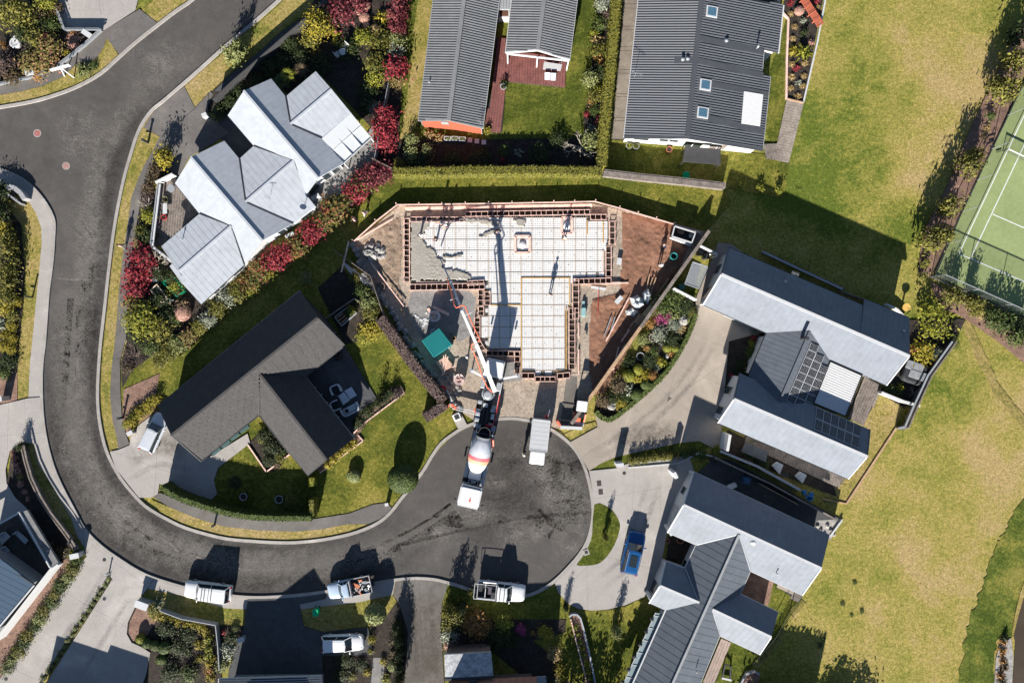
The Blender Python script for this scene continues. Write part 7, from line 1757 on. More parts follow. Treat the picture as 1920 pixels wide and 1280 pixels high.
# ---------------------------------------------------------------- small things, fences, people
def post(u,v,h,w,label,m=M_DARK,arm=0,cat='bollard',name='bollard',group='short utility bollards'):
 p=at(u,v,0);o=thing(name,label,cat,(p.x,p.y,0),0,group)
 mb=MB();mb.rbox((0,0,h/2),(w,w,h),.03);mb.obj('shaft',m,o);mb=MB();mb.box((0,0,h+.02),(w*1.4,w*1.4,.04));mb.obj('cap',m,o)
 if arm:mb=MB();mb.box((-arm/2,.05,h*.5),(arm,.08,.08));mb.obj('arm',M_STEEL,o)
post(278,268,1.15,.22,'short dark bollard on the berm in front of the white roofed house',arm=.5);post(62,557,1.1,.16,'short dark bollard on the left berm of the curving road',arm=.5);post(232,782,1.1,.2,'short dark bollard by the footpath beside the golden shrubs',arm=.3)
post(141,1012,1.15,.18,'dark bollard on the grass tip above the long driveway');post(403,983,.6,.2,'dark stub bollard on the dry berm below the black tiled house');post(206,1072,.8,.14,'small grey stub post at the top of the planted driveway strip',M_STEEL)
for u,v,l in ((70,250,'red cover nearest the left edge'),(124,311,'faded red cover below and right of the bright red one'),(252,1073,'faded round cover in the pale footpath at the bottom left')):
 p=at(u,v);mb=MB();L_=.012 if u<200 else .082
 mb.lathe((p.x,p.y,0),[(.36,0),(.36,.016 if u<200 else .09)],20);o=mb.obj('manhole_cover',mat('red_cover' if u<100 else 'faded_red_cover',(.30,.12,.11) if u<100 else (.34,.19,.17),.8,var=.15));tag(o,l+' on the road' if u<200 else l,'manhole cover','manhole covers')
 mb=MB();mb.lathe((p.x,p.y,0),[(.36,.0),(.36,.018),(.44,.018),(.44,.0)],20,cap0=False,cap1=False);mb.obj('rim',M_KERB,o)
for u,v,l in ((1170,886,'round dark drain cover on the pale driveway beside the white pillar'),(197,1048,'small grey drain cover at the top of the long driveway'),(197,1121,'small grey drain cover in the middle of the wide driveway'),(13,1271,'small grey drain cover at the bottom left corner')):
 p=at(u,v);mb=MB();mb.lathe((p.x,p.y,.08),[(.20,0),(.20,.065),(.12,.066)],16);tag(mb.obj('drain_cover',M_DARK),l,'drain cover','drain covers')
for u,v,l in ((1123,905,'upper of two dark square hatches in the pale driveway'),(1126,921,'lower of two dark square hatches in the pale driveway')):
 p=at(u,v);o=thing('floor_hatch',l,'hatch',(p.x,p.y,.12),.1,'square hatches');mb=MB();mb.box((0,0,.01),(.48,.62,.03));mb.obj('frame',M_DARK,o)
 for k in range(5):mb=MB();mb.box((-.16+k*.08,0,.03),(.03,.5,.02));mb.obj('bar',mat('rust_bar',(.10,.07,.06)),o)
p=at(1099,1034);o=thing('catch_pit','square pale catch pit at the edge of the lawn island','drain',(p.x,p.y,.13),.35);mb=MB();mb.box((0,0,.02),(.62,.62,.06));mb.obj('surround',M_CONC,o);mb=MB();mb.box((0,0,.055),(.34,.34,.02));mb.obj('grate',M_DARK,o)
def pillar(u,v,sx,sy,h,rz,m,label,cap_=True,name='entry_pillar',cat='pillar'):
 p=at(u,v,h*.5);o=thing(name,label,cat,(p.x,p.y,0),rz,'entry pillars and letterboxes')
 mb=MB();mb.box((0,0,h/2),(sx,sy,h));mb.obj('shaft',m,o)
 if cap_:mb=MB();mb.box((0,0,h+.03),(sx*1.12,sy*1.12,.06));mb.obj('cap',M_TRIM,o);mb=MB();mb.box((0,-sy/2-.01,h*.8),(sx*.5,.02,.06));mb.obj('slot',M_DARK,o)
pillar(1160,869,.75,.35,1.7,.1,W_WHITE,'white rendered pillar between the tan and the pale driveway');pillar(270,1131,1.3,.7,1.1,-.35,M_STEEL,'pale two part letterbox wall at the corner of the bark bed');pillar(146,1039,.9,.5,1.2,.2,M_STEEL,'pale grey letterbox at the top of the long driveway')
pillar(5,747,.8,.5,1.4,.1,M_STEEL,'grey letterbox beside the pink bark at the left edge');pillar(454,1196,.7,.4,.8,.3,M_STEEL,'pale letterbox beside the charcoal driveway');pillar(60,138,.85,.6,.8,.15,M_STEEL,'pale letterbox on the footpath edge of the top left garden');pillar(166,66,1.0,.5,.7,-.6,M_STEEL,'pale letterbox in the point of the top left garden');pillar(386,218,.5,.4,.8,.4,M_TRIM,'small white letterbox by the drive of the white roofed house');pillar(726,944,.35,.3,.7,.2,M_DARK,'small dark letterbox on the footpath tip at the cul-de-sac');pillar(247,811,.6,.4,.8,.5,M_STEEL,'pale letterbox beside the silver hatchback');pillar(708,1236-80,.3,.3,.6,0,M_TRIM,'small white stub beside the round clipped tree',False)
for u,v,l in ((594,1145,'bright green wheelie bin standing on the shaded berm by the charcoal driveway'),(1285,331,'bright green wheelie bin standing behind the charcoal house')):
 p=at(u,v,.5);o=thing('wheelie_bin',l,'bin',(p.x,p.y,0),.05,'green wheelie bins');G_=mat('bin_green',(.0,.36,.14),.5,var=.05)
 mb=MB();mb.grid([[(-.22,-.26,.05),(.22,-.26,.05),(.22,.26,.05),(-.22,.26,.05)],[(-.29,-.32,1.0),(.29,-.32,1.0),(.29,.36,1.0),(-.29,.36,1.0)]],True,0,True,True);mb.obj('body',G_,o)
 mb=MB();mb.rbox((0,0,1.04),(.62,.74,.08),.08);mb.obj('lid',G_,o);mb=MB();mb.tube((-.2,.42,1.0),(.2,.42,1.0),.025,6);mb.obj('handle',M_STEEL,o)
 for s in (-1,1):mb=MB();mb.lathe((s*.24,.3,.1),[(.1,-.03),(.1,.03)],10,Vector((1,0,0)));mb.obj('wheel',M_BLACK,o)
o=thing('sign_board','white sign board on two posts seen edge on at the top left verge','sign',at(128,144));mb=MB();mb.bar(at(95,132,2.1),at(131,122,2.1),.12,.40);mb.obj('board',M_WHITE,o,True)
for a,b in (((121,143),(114,129)),((139,146),(115,128))):mb=MB();mb.bar(at(*a,.05),at(*b,1.9),.09,.09);mb.obj('post',M_WHITE,o,True)
def wall(pts,w,h,m,label,name='garden_wall',cat='wall',n=2,cap_=None,group=None):
 o=thing(name,label,cat,base_loc(pts),0,group)
 for k,(a,b) in enumerate(zip(pts,pts[1:])):
  mb=MB();mb.bar(at(*a,h/2),at(*b,h/2),w,h);mb.obj('panel',m,o,True)
  if cap_:mb=MB();mb.bar(at(*a,h+.02),at(*b,h+.02),w+.06,.04);mb.obj('capping',cap_,o,True)
 return o
wall([(-10,160),(30,151),(66,144),(95,130),(112,122),(160,84),(190,57)],.14,.6,W_GREY,'low grey wall with pale top round the top left garden',cap_=M_STEEL)
wall([(97,-10),(109,24),(121,56),(190,56)],.12,.7,W_GREY,'thin grey wall between the top left garden and its driveway',cap_=M_STEEL)
wall([(44,834),(50,862),(60,896),(76,930),(96,962),(118,990),(134,1012),(144,1030)],.14,.9,M_GREYT,'thin curved grey fence beside the shaded verge at the left','boundary_fence','fence',cap_=M_GREYT)
wall([(404,192),(440,158),(482,122),(530,80),(575,42),(605,16)],.10,1.6,W_DARK,'dark timber fence behind the grass berm at the top','boundary_fence','fence')
wall([(303,1142),(342,1157),(375,1163),(407,1169),(411,1206),(414,1252)],.08,.9,M_STEEL,'thin wire fence round the dark garden by the silver ute','wire_fence','fence')
wall([(1067,1154),(1072,1150),(1081,1150),(1088,1157),(1094,1178),(1102,1212),(1110,1248),(1119,1295)],.18,.6,M_STEEL,'curved pale metal edged wall beside the small triangular lawn')
wall([(1070,1160),(1080,1200),(1092,1245),(1104,1295)],.14,.3,M_PINKT,'pinkish timber edging along the curved strip bed','garden_edging','edging')
wall([(1131,325),(1200,333),(1280,341),(1357,350)],.55,1.5,M_GREYT,'weathered timber fence below the shaded yard of the charcoal house','boundary_fence','fence',cap_=M_GREYT)
wall([(1476,186),(1506,193)],.15,.25,M_TIMBER,'short timber edging at the foot of the dark right hand bed','garden_edging','edging')
wall([(1467,24),(1478,36),(1475,110),(1474,186)],.20,.2,M_PINKT,'tan timber edging on the left of the dark right hand bed','garden_edging','edging')
wall([(1549,-10),(1532,80),(1506,192)],.18,.2,M_TRIM,'pale edging on the right of the dark right hand bed','garden_edging','edging')
wall([(1680,802),(1588,942)],.22,.18,M_TIMBER,'long timber edging board running down the field from the large grey house','garden_edging','edging')
wall([(1542,935),(1588,944)],.14,.15,M_TIMBER,'short timber edging at the foot of the long edging board','garden_edging','edging')
wall([(1648,735),(1690,752),(1720,760)],.28,1.1,W_WHITE,'pale rendered wall beside the spa of the large grey house')
wall([(1786,640),(1740,704),(1714,760),(1697,800),(1684,803)],.14,1.5,M_GREYT,'grey fence with a pale rail running behind the spa','boundary_fence','fence',cap_=M_STEEL)
wall([(1696,596),(1680,560+20),(1660,570)],.2,.6,W_WHITE,'low pale wall at the far corner of the large grey house')
wall([(1430,472),(1500,505),(1580,542)],.14,.9,M_GREYT,'thin grey fence in the shade behind the large grey house','boundary_fence','fence',cap_=M_STEEL)
wall([(1572,545),(1660,578)],.12,.8,M_GREYT,'thin dark fence in the shade near the white wall corner','boundary_fence','fence')
wall([(1178,876),(1272,868),(1310,849),(1340,856),(1400,886),(1440,905)],.12,.25,M_TRIM,'pale edging between the two driveways','garden_edging','edging')
wall([(1350,845),(1420,874),(1500,918)],.20,1.0,W_GREY,'long grey retaining wall below the deck of the large grey house',cap_=M_STEEL)
wall([(1340,858),(1440,904),(1570,975)],.12,1.4,W_DARK,'dark boundary fence between the two lower right houses','boundary_fence','fence',cap_=M_GREYT)
wall([(1422,905),(1492,943)],.10,1.2,M_TIMBER,'pale timber rail on the dark boundary fence','fence_rail','fence')
wall([(1556,1004),(1578,974)],.18,.3,M_TRIM,'white edging beside the stone mulch corner','garden_edging','edging')
wall([(671,815),(681,826),(600,886)],.12,.2,M_PINKT,'tan edging under the gable end of the black tiled house','garden_edging','edging')
wall([(663,812),(680,795),(758,737),(752,724)],.12,.25,M_PINKT,'tan edging round the bed beside the dark patio','garden_edging','edging')
wall([(465,833),(500,884),(545,850)],.14,.25,M_PINKT,'tan edging round the entry court bed','garden_edging','edging')
wall([(700,300),(736,318)],.10,1.2,M_GREYT,'short dark fence at the end of the red hedge','boundary_fence','fence');wall([(730,160),(722,200),(704,300)],.06,1.3,M_STEEL,'thin wire fence along the red hedge','wire_fence','fence')
wall([(300,345),(286,462),(324,492)],.14,1.0,M_STEEL,'pale balustrade round the left deck of the white roofed house','balustrade','fence',cap_=M_TRIM)
wall([(296,344),(328,328)],.2,1.2,W_WHITE,'pale low wall at the head of the left deck');
wall([(600,605),(665,560),(676,566)],.1,.9,M_GREYT,'dark trellis beside the raised vegetable box','trellis','fence')
wall([(628,470),(696,518),(720,590)],.06,1.2,M_GREYT,'thin wire fence beside the shaded boulder wall','wire_fence','fence')
wall([(1386,1285),(1398,1262),(1414,1257),(1424,1263)],.18,.35,M_STEEL,'curved pale edging round the small stone bed at the bottom','garden_edging','edging')
o=thing('pool_fence','thin black rail fence between the navy roofed house and the field','fence',at(1450,1160))
q=[(1503,1122),(1480,1148),(1455,1195),(1432,1222),(1412,1245)]
for a,b in zip(q,q[1:]):
 for zz in (.15,1.15):
  mb=MB();mb.bar(at(*a,zz),at(*b,zz),.045,.045);mb.obj('rail',M_DARK,o,True)
 k=9
 mb=MB()
 for i in range(k*2):p=at(a[0]+(b[0]-a[0])*i/k/2,a[1]+(b[1]-a[1])*i/k/2);mb.box((p.x,p.y,.65),(.025,.025,1.0))
 mb.obj('picket',M_DARK,o,True,'stuff');p=at(*a);mb=MB();mb.box((p.x,p.y,.62),(.07,.07,1.25));mb.obj('post',M_DARK,o,True)
TF=thing('court_fence','tall wire mesh fence on posts round the tennis court','fence',at(1760,516))
mm,nt,b_=newmat('wire_mesh');b_.inputs['Base Color'].default_value=(.07,.075,.075,1);b_.inputs['Alpha'].default_value=.20;b_.inputs['Roughness'].default_value=.7
for pts in ([(1744,519),(1774,457),(1804,396),(1831,338),(1858,280),(1888,217),(1919,150)],[(1744,519),(1805,546),(1866,573),(1930,602)]):
 for a,b in zip(pts,pts[1:]):
  mb=MB();p,q_=at(*a),at(*b);mb.face([p,q_,q_+Vector((0,0,2.7)),p+Vector((0,0,2.7))]);mb.obj('mesh_panel',mm,TF,True)
  for zz in (.1,2.7):
   mb=MB();mb.bar(at(a[0],a[1])+Vector((0,0,zz)),at(b[0],b[1])+Vector((0,0,zz)),.06,.06);mb.obj('rail',M_STEEL if pts[-1][1]>590 else M_DARK,TF,True)
  mb=MB();mb.tube(p,p+Vector((0,0,2.75)),.04,6);mb.obj('post',M_STEEL,TF,True)
tn=thing('tennis_net','tennis net with a white tape at the right edge','net',at(1886,287));mb=MB();p,q_=at(1878,284),at(2040,360)
mb.face([p+Vector((0,0,.16)),q_+Vector((0,0,.16)),q_+Vector((0,0,1.0)),p+Vector((0,0,1.0))]);mb.obj('netting',mm,tn,True)
mb=MB();mb.bar(p+Vector((0,0,1.02)),q_+Vector((0,0,1.02)),.07,.10);mb.obj('tape',M_WHITE,tn,True);mb=MB();mb.tube(p,p+Vector((0,0,1.1)),.05,8);mb.obj('post',M_DARK,tn,True)
o=thing('court_bench','dark metal bench frame beside the tennis net','bench',at(1855,275))
for a,b,zz in (((1848,268),(1868,262),.45),((1845,282),(1852,268),.45),((1852,282),(1862,276),.45),((1862,276),(1868,262),.8),((1868,286),(1878,283),.3)):mb=MB();mb.bar(at(*a,zz),at(*b,zz),.08,.08);mb.obj('frame_bar',M_DARK,o,True)
p=at(1855,277);mb=MB();mb.box((p.x,p.y,.45),(.5,.35,.06),.4);mb.obj('seat',M_DARK,o,True)
def tableset(label,pts,m,h=.72,cat='table',name='garden_table'):
 o=thing(name,label,cat,base_loc(pts));mb=MB();mb.slab([at(u,v,h) for u,v in pts],.05);mb.obj('table_top',m,o,True)
 for u,v in pts:
  c=at(sum(p[0] for p in pts)/4,sum(p[1] for p in pts)/4);p=at(u,v);p=p.lerp(c,.12);mb=MB();mb.box((p.x,p.y,(h-.05)/2),(.06,.06,h-.05));mb.obj('leg',m,o,True)
 return o
F_W=mat('pale_wicker',(.50,.53,.57),.6,var=.06);F_S=mat('dark_cushion',(.03,.032,.035),.9)
tableset('upper right half of the pale square patio table',[(646,732),(659,725),(669,741),(656,748)],F_W,.5);tableset('lower left half of the pale square patio table',[(634,742),(645,734),(656,750),(644,759)],F_W,.5)
def uchair(u,v,rz,w,d,label,name='armchair'):
 p=at(u,v,.4);o=thing(name,label,'chair' if name=='armchair' else 'sofa',(p.x,p.y,.12),rz,'patio seats by the black tiled house');mb=MB();pts=[]
 for k in range(13):
  a=math.pi*k/12+math.pi/2;pts.append((max(-d/2,-d*.1+math.cos(a)*d*.55),math.sin(a)*w/2,.55))
 pts=[(d*.45,w/2,.55)]+pts+[(d*.45,-w/2,.55)]
 for a,b in zip(pts,pts[1:]):mb.bar((a[0],a[1],.35),(b[0],b[1],.35),.15,.6)
 mb.obj('backrest',F_W,o);mb=MB();mb.rbox((.02,0,.3),(d*.75,w*.8,.2),.1);mb.obj('seat',F_S if name=='armchair' else F_W,o)
uchair(630,730,ang(630,730,634,739),1.05,.95,'pale curved armchair above the square patio table');uchair(629,760,ang(629,760,636,757),1.0,.95,'pale curved armchair left of the square patio table');uchair(657,767,ang(660,772,650,753),1.9,.95,'pale curved sofa below the square patio table','sofa')
p=at(650,770,.6);mb=MB();mb.rbox((p.x,p.y,.55),(.4,.4,.15),.1);tag(mb.obj('cushion',F_S),'dark cushion lying on the pale patio sofa','cushion')
def disc(u,v,r,h,m,label,name,cat,ring=True):
 p=at(u,v,h);o=thing(name,label,cat,(p.x,p.y,0));mb=MB();mb.lathe((0,0,0),[(r*.7,0),(r,h),(r*.84,h),(r*.8,h-.06)] if ring else [(r*.3,0),(r*.3,h-.05),(r,h-.05),(r,h)],20,cap1=not ring);mb.obj('bowl' if ring else 'table_top',m,o)
 if ring:mb=MB();mb.lathe((0,0,0),[(r*.8,0),(r*.8,h-.05)],16);mb.obj('filling',M_SOIL,o)
disc(456,931,.42,.5,M_STEEL,'pale ring planter on the shaded lawn, left of two','ring_planter','planter');disc(523,936,.46,.5,M_STEEL,'pale ring planter on the shaded lawn, right of two','ring_planter','planter');disc(1201,668,.46,.35,M_STEEL,'grey ringed bird bath in the curved bed','bird_bath','bird bath');disc(1224,633,.44,.5,mat('pinkish_stone',(.42,.34,.31),.8),'pinkish round stone bowl in the curved bed','stone_bowl','bowl')
disc(1246,1014-1,.40,.4,M_TERRA,'large terracotta pot in the dark court by the pale driveway','flower_pot','pot') if False else disc(1276,1012,.42,.45,M_TERRA,'large terracotta pot in the dark court of the navy roofed house','flower_pot','pot');disc(1253,1014,.22,.3,M_TERRA,'small terracotta pot in the dark court of the navy roofed house','flower_pot','pot')
disc(944,162,.36,.4,M_TRIM,'white pot with a spiky plant on the corner of the red deck','flower_pot','pot');disc(914,245,.36,.4,mat('olive_pot',(.2,.2,.08)),'olive pot at the foot of the red deck','flower_pot','pot')
plants('in the white pot on the red deck','spike:dark 946 155 26 1.2');plants('in the olive pot on the red deck','small:gold 914 244 13 .8')
disc(1255,280,.34,.4,M_TERRA,'terracotta pot under the wall of the charcoal house','flower_pot','pot');
for k,(u,v) in enumerate(((1180,273),(1193,274))):o=disc(u,v,.36,.4,M_STEEL,('left' if k==0 else 'right')+' of two square planters by the charcoal house','planter','planter')
plants('in the two planters by the charcoal house','small:lime 1180 272 13 .7; small:olive 1193 273 13 .7')
for k,(u,v) in enumerate(((839,260),(853,260),(867,261),(881,262),(894,264),(907,266))):
 p=at(u,v,.3);o=thing('planter_box' if k<3 else 'stepping_slab',(ORD[k] if k<3 else ORD[k-3])+(' white framed planter box' if k<3 else ' pale square slab')+' from the left under the orange wall','planter' if k<3 else 'slab',(p.x,p.y,0),-.05,'row under the orange wall');mb=MB()
 if k<3:
  for a,b in (((-.35,-.2),(.35,-.2)),((.35,-.2),(.35,.2)),((.35,.2),(-.35,.2)),((-.35,.2),(-.35,-.2))):mb.bar((*a,.2),(*b,.2),.06,.4)
  mb.obj('frame',M_TRIM,o);mb=MB();mb.box((0,0,.17),(.6,.34,.3));mb.obj('soil',M_SOIL,o);mb=MB()
  for _ in range(14):x,y=PR.uniform(-.25,.25),PR.uniform(-.12,.12);mb.quad(Vector((x,y,.4)),Vector((.06,.02,.02)),Vector((-.02,.05,.02)))
  mb.obj('seedlings',LM['green'],o)
 else :mb.box((0,0,.1),(.5,.5,.12));mb.obj('slab',M_TRIM,o)
o=deck('deck','red brown timber deck in front of the open gabled wing',[(950,96),(1064,110),(1057,165),(1040,163),(948,154)],M_REDT,.2,((950,96),(948,154)),.3);deck('deck','long red brown timber walkway beside the orange walled house',[(931,72),(950,74),(951,96),(949,154),(941,249),(908,249),(925,150)],M_REDT,.2,((945,74),(925,249)),.3)
deck('boardwalk','weathered boardwalk along the field beside the charcoal house',[(1474,188),(1506,195),(1478,306),(1456,300),(1456,270)],mat('tan_boardwalk',(.25,.215,.185),.9,var=.3,scale=1.5,fine=(8,.25)),.14,((1474,188),(1506,194)),.3,'boardwalk');deck('deck','brown timber deck at the corner of the charcoal house',[(1432,271),(1456,270),(1470,303),(1436,298)],M_GREYT,.16,((1432,271),(1438,298)),.3)
deck('deck','grey timber deck beside the left gable of the white roofed house',[(298,350),(329,333),(374,400),(304,462),(288,461)],M_GREYT,.2,((298,350),(288,461)),.28)
tableset('white slatted table under the open gabled wing',[(1020,116),(1054,121),(1051,133),(1018,130)],M_TRIM,.75,name='outdoor_table')
def slatchair(u,v,rz,label,m=M_STEEL,s=.5,cat='chair',name='garden_chair',grp='garden chairs'):
 p=at(u,v,.3);o=thing(name,label,cat,(p.x,p.y,.05),rz,grp);mb=MB();mb.rbox((0,0,.42),(s,s,.06),.08);mb.obj('seat',m,o);mb=MB();mb.rbox((-s*.5,0,.68),(.07,s,.5),.03);mb.obj('backrest',m,o)
 for x in (-.2,.2):
  for y in (-.2,.2):mb=MB();mb.tube((x,y,0),(x,y,.42),.02,5);mb.obj('leg',m,o)
slatchair(1026,146,-1.6,'left grey chair on the red deck below the white table',F_W,.6);slatchair(1037,147,-1.6,'right grey chair on the red deck below the white table',F_W,.6)
disc(642,97,.38,.7,M_TRIM,'round white table in the shaded garden at the top','garden_table','table',False);slatchair(634,103,ang(634,103,642,97),'white garden chair left of the round white table',M_TRIM,.62);slatchair(649,89,ang(649,89,642,97),'white garden chair right of the round white table',M_TRIM,.62)
o=thing('garden_statue','white stone seat ornament in the shaded top left garden','ornament',at(29,80));p=at(29,81,.4);mb=MB();mb.lathe((p.x,p.y,0),[(.5,0),(.58,.2),(.62,.5),(.5,.6),(.2,.55)],14);mb.obj('basin',M_TRIM,o,True);p=at(29,70,.5);mb=MB();mb.lathe((p.x,p.y,0),[(.18,0),(.2,.6),(.12,.62)],12);mb.obj('figure',M_TRIM,o,True)
o=thing('curved_seat','pale curved roadside seat with two dark panels in the shade at the left','seat',at(34,366))
arc=[(17,356),(22,351),(32,354),(43,363),(51,375)]
for a,b in zip(arc,arc[1:]):mb=MB();mb.bar(at(*a,.45),at(*b,.45),.5,.9);mb.obj('wall_block',mat('pale_block',(.28,.28,.29)),o,True)
for u,v in ((25,362),(40,375)):p=at(u,v,.5);mb=MB();mb.box((p.x,p.y,.5),(.5,.5,.08),-.7);mb.obj('panel',M_DARK,o,True)
mb=MB();mb.bar(at(18,365,.4),at(44,384,.4),.2,.8);mb.obj('wall_block',mat('pale_block',(.28,.28,.29)),o,True)
o=thing('cold_frame','dark glazed cold frame with cream edges beside the crimson hedge','cold frame',at(303,550));q=[at(u,v,.7) for u,v in ((282,544),(294,533),(314,560),(304,568))];mb=MB();mb.slab([p-Vector((0,0,.05)) for p in q],.6);mb.obj('glass_box',M_GLASSD,o,True);mb=MB()
for i in range(4):mb.bar(q[i],q[(i+1)%4],.09,.09)
mb.obj('frame',mat('cream_paint',(.52,.43,.33),.6),o,True);q2=[at(u,v,.45) for u,v in ((314,560),(304,568),(312,570),(325,562))];mb=MB();mb.slab(q2,.4);mb.obj('lower_box',mat('blue_grey',(.22,.28,.30),.6),o,True)
o=thing('raised_bed','green raised planting trough beside the cold frame','planter',at(330,540));G2=mat('green_trough',(.0,.19,.10),.5)
for a,b in (((306,530),(328,520)),((308,530),(334,556)),((334,556),(348,546)),((328,520),(346,544))):mb=MB();mb.bar(at(*a,.3),at(*b,.3),.12,.6);mb.obj('side',G2,o,True)
mb=MB();mb.prism([at(u,v) for u,v in ((310,530),(328,522),(345,544),(335,553))],.1,.5);mb.obj('soil',M_SOIL,o,True)
plants('in the green raised trough','bush:lime 328 536 26 .9; bush:green 336 545 18 .8')
tableset('small square wire frame on the dark ground by the crimson hedge',[(286,516),(297,516),(296,529),(285,528)],M_STEEL,.5,'cage','wire_cage')
o=thing('vegetable_box','raised vegetable box with a wooden grid behind the black tiled house','planter',at(645,590));q=[at(u,v,.5) for u,v in ((627,594),(655,573),(668,586),(640,611))]
for i in range(4):mb=MB();mb.bar(q[i]-Vector((0,0,.25)),q[(i+1)%4]-Vector((0,0,.25)),.1,.5);mb.obj('side',M_STEEL,o,True)
mb=MB();mb.slab([p-Vector((0,0,.1)) for p in q],.3);mb.obj('soil',M_SOIL,o,True)
for t in (.2,.5,.8):mb=MB();mb.bar(q[0].lerp(q[3],t),q[0].lerp(q[1],.5).lerp(q[3].lerp(q[2],.5),t),.12,.06);mb.obj('grid_bar',M_TIMBER,o,True)
plants('in the raised vegetable box','small:lime 660 580 18 .8; small:green 652 582 14 .7')
o=thing('spa_pool','dark spa pool with a grey folding cover beside the large grey house','spa',at(1714,697));p=at(1713,698,.45);mb=MB();mb.rbox((p.x,p.y,.42),(2.5,2.5,.84),.6,-.33,0,6);mb.obj('tub',M_DARK,o,True);p=at(1720,693,.9)
for k in (-1,1):mb=MB();mb.rbox((p.x-.1+k*.16,p.y-.1+k*-.48,.9),(1.95,.93,.1),.15,-.33,0,4);mb.obj('cover_half',mat('spa_cover',(.21,.22,.23),.7,var=.3,scale=2),o,True)
F_L=mat('pale_lounger',(.36,.39,.42),.6,var=.06)
def lounger(pts,label,zz=.4):
 o=thing('sun_lounger',label,'lounger',base_loc(pts),0,'loungers');q=[at(u,v,zz) for u,v in pts];mb=MB();mb.slab(q,.1);mb.obj('cushion',F_L,o,True)
 for p in q:c=(q[0]+q[2])/2;p=p.lerp(c,.1);mb=MB();mb.box((p.x,p.y,zz/2),(.06,.06,zz));mb.obj('leg',M_DARK,o,True)
 a,b=q[0].lerp(q[3],.06),q[1].lerp(q[2],.06);mb=MB();mb.bar(a+Vector((0,0,.18)),b+Vector((0,0,.18)),.1,.32);mb.obj('headrest',F_L,o,True)
lounger([(26,999),(32,994),(53,1012),(47,1020)],'pale lounger nearest the grey wall of the left courtyard',.6);lounger([(-2,1004),(8,996),(19,1006),(2,1022)],'pale lounger at the left edge of the courtyard',.6);lounger([(-2,1034),(9,1023),(18,1033),(6,1043)],'pale lounger nearest the navy roof in the courtyard',.6)
mb=MB();mb.slab([at(u,v,.32) for u,v in ((44,1073),(48,1067),(64,1081),(60,1089))],.06);tag(mb.obj('floor_mat',M_ORANGE),'orange mat on the courtyard deck at the left edge','mat')
lounger([(1447,872),(1456,865),(1469,871),(1462,889)],'left pale square seat below the deck of the large grey house',.5);lounger([(1490,892),(1499,883),(1513,890),(1505,906)],'right pale square seat below the deck of the large grey house',.5)
tableset('small white wire table between the two pale square seats',[(1465,886),(1480,888),(1478,896),(1463,893)],M_DARK,.5)
tableset('dark glass panelled table under the trellis of the large grey house',[(1397,829),(1440,846),(1436,866),(1390,846)],mat('grey_glass',(.10,.105,.115),.3,var=.3,scale=1),.8)
for k,(u,v) in enumerate(((1507,922),(1520,926),(1514,932))):slatchair(u,v,k*1.2,('left','right','lowest')[k]+' bright blue chair on the shaded grass below the deck',mat('blue_chair',(.03,.15,.36),.5),.5)
mb=MB();mb.slab([at(u,v,.8) for u,v in ((1396,893),(1408,896),(1405,908),(1394,905))],.7);tag(mb.obj('blue_box',mat('blue_bin',(.05,.11,.20),.5)),'blue box on the dark side yard of the navy roofed house','box');mb=MB();mb.slab([at(u,v,.2) for u,v in ((1458,930),(1494,942),(1488,962),(1452,948))],.12);tag(mb.obj('plastic_cover',M_DARKC),'flat grey cover on the dark side yard of the navy roofed house','cover')
mb=MB();p=at(1374,912,1.0);mb.rbox((p.x,p.y,.7),(1.0,.5,.5),.15,.4);tag(mb.obj('wall_box',M_WHITE),'white rounded box on the north wall of the navy roofed house','box')
tableset('pale table on the left deck of the white roofed house',[(305,382),(313,381),(313,400),(305,401)],M_TRIM,.75);disc(309,373,.3,.5,mat('lime_pot',(.2,.22,.1)),'lime planted pot on the left deck of the white roofed house','flower_pot','pot');disc(307,407,.3,.5,M_RED,'red pot on the left deck of the white roofed house','flower_pot','pot');disc(320,353,.42,.7,M_STEEL,'covered grey barbecue on the left deck of the white roofed house','barbecue','barbecue',False)
o=thing('timber_bench','terracotta coloured slatted timber bench in the dark right hand bed','bench',at(1518,22));BM=mat('terracotta_timber',(.42,.12,.07),.7,var=.1)
for k in range(4):
 c=(1507+k*8.2,0+k*12.5);q=[at(c[0]+du,c[1]+dv,.5-.05*(k%2)) for du,dv in ((-6,3),(6,-5),(13,5),(1,13))];mb=MB()
 for t in range(5):a,b=q[0].lerp(q[3],(t+.5)/5),q[1].lerp(q[2],(t+.5)/5);mb.bar(a,b,.12,.05)
 s_=mb.obj('bench_seat',BM,o,True)
 mb=MB();mb.bar(q[0],q[1],.1,.12);mb.bar(q[3],q[2],.1,.12);mb.obj('bench_rail',BM,o,True)
 for p in (q[0],q[1]):mb=MB();mb.box((p.x,p.y,.22),(.09,.09,.44));mb.obj('leg',BM,o,True)
for k,(u,v,s) in enumerate(((1279,600,1.3),(1147,760,1.1),(1250,667,.6))):boulder(u,v,s,'pale rock in the curved bed, '+('below the grey house corner','near the hedge corner','beside the lime ball shrubs')[k],'rocks in the curved bed',k+1)
for k in range(7):boulder(1532+k*6,985+(k%3)*8,.5,'rounded pinkish stone by the navy roof corner, '+nth(k+1)+' from the left','stones in the mulch corner',k)
o=thing('swing_frame','small black and white frame on the lawn beside the pinkish deck','frame',at(1362,1258))
for a,b in (((1358,1244),(1370,1248)),((1360,1244),(1354,1268)),((1370,1248),(1369,1272))):mb=MB();mb.bar(at(*a,.5),at(*b,.3),.14,.14);mb.obj('frame_bar',M_DARK,o,True)
mb=MB();mb.bar(at(1353,1270,.3),at(1371,1274,.3),.2,.2);mb.obj('base_bar',M_TRIM,o,True)
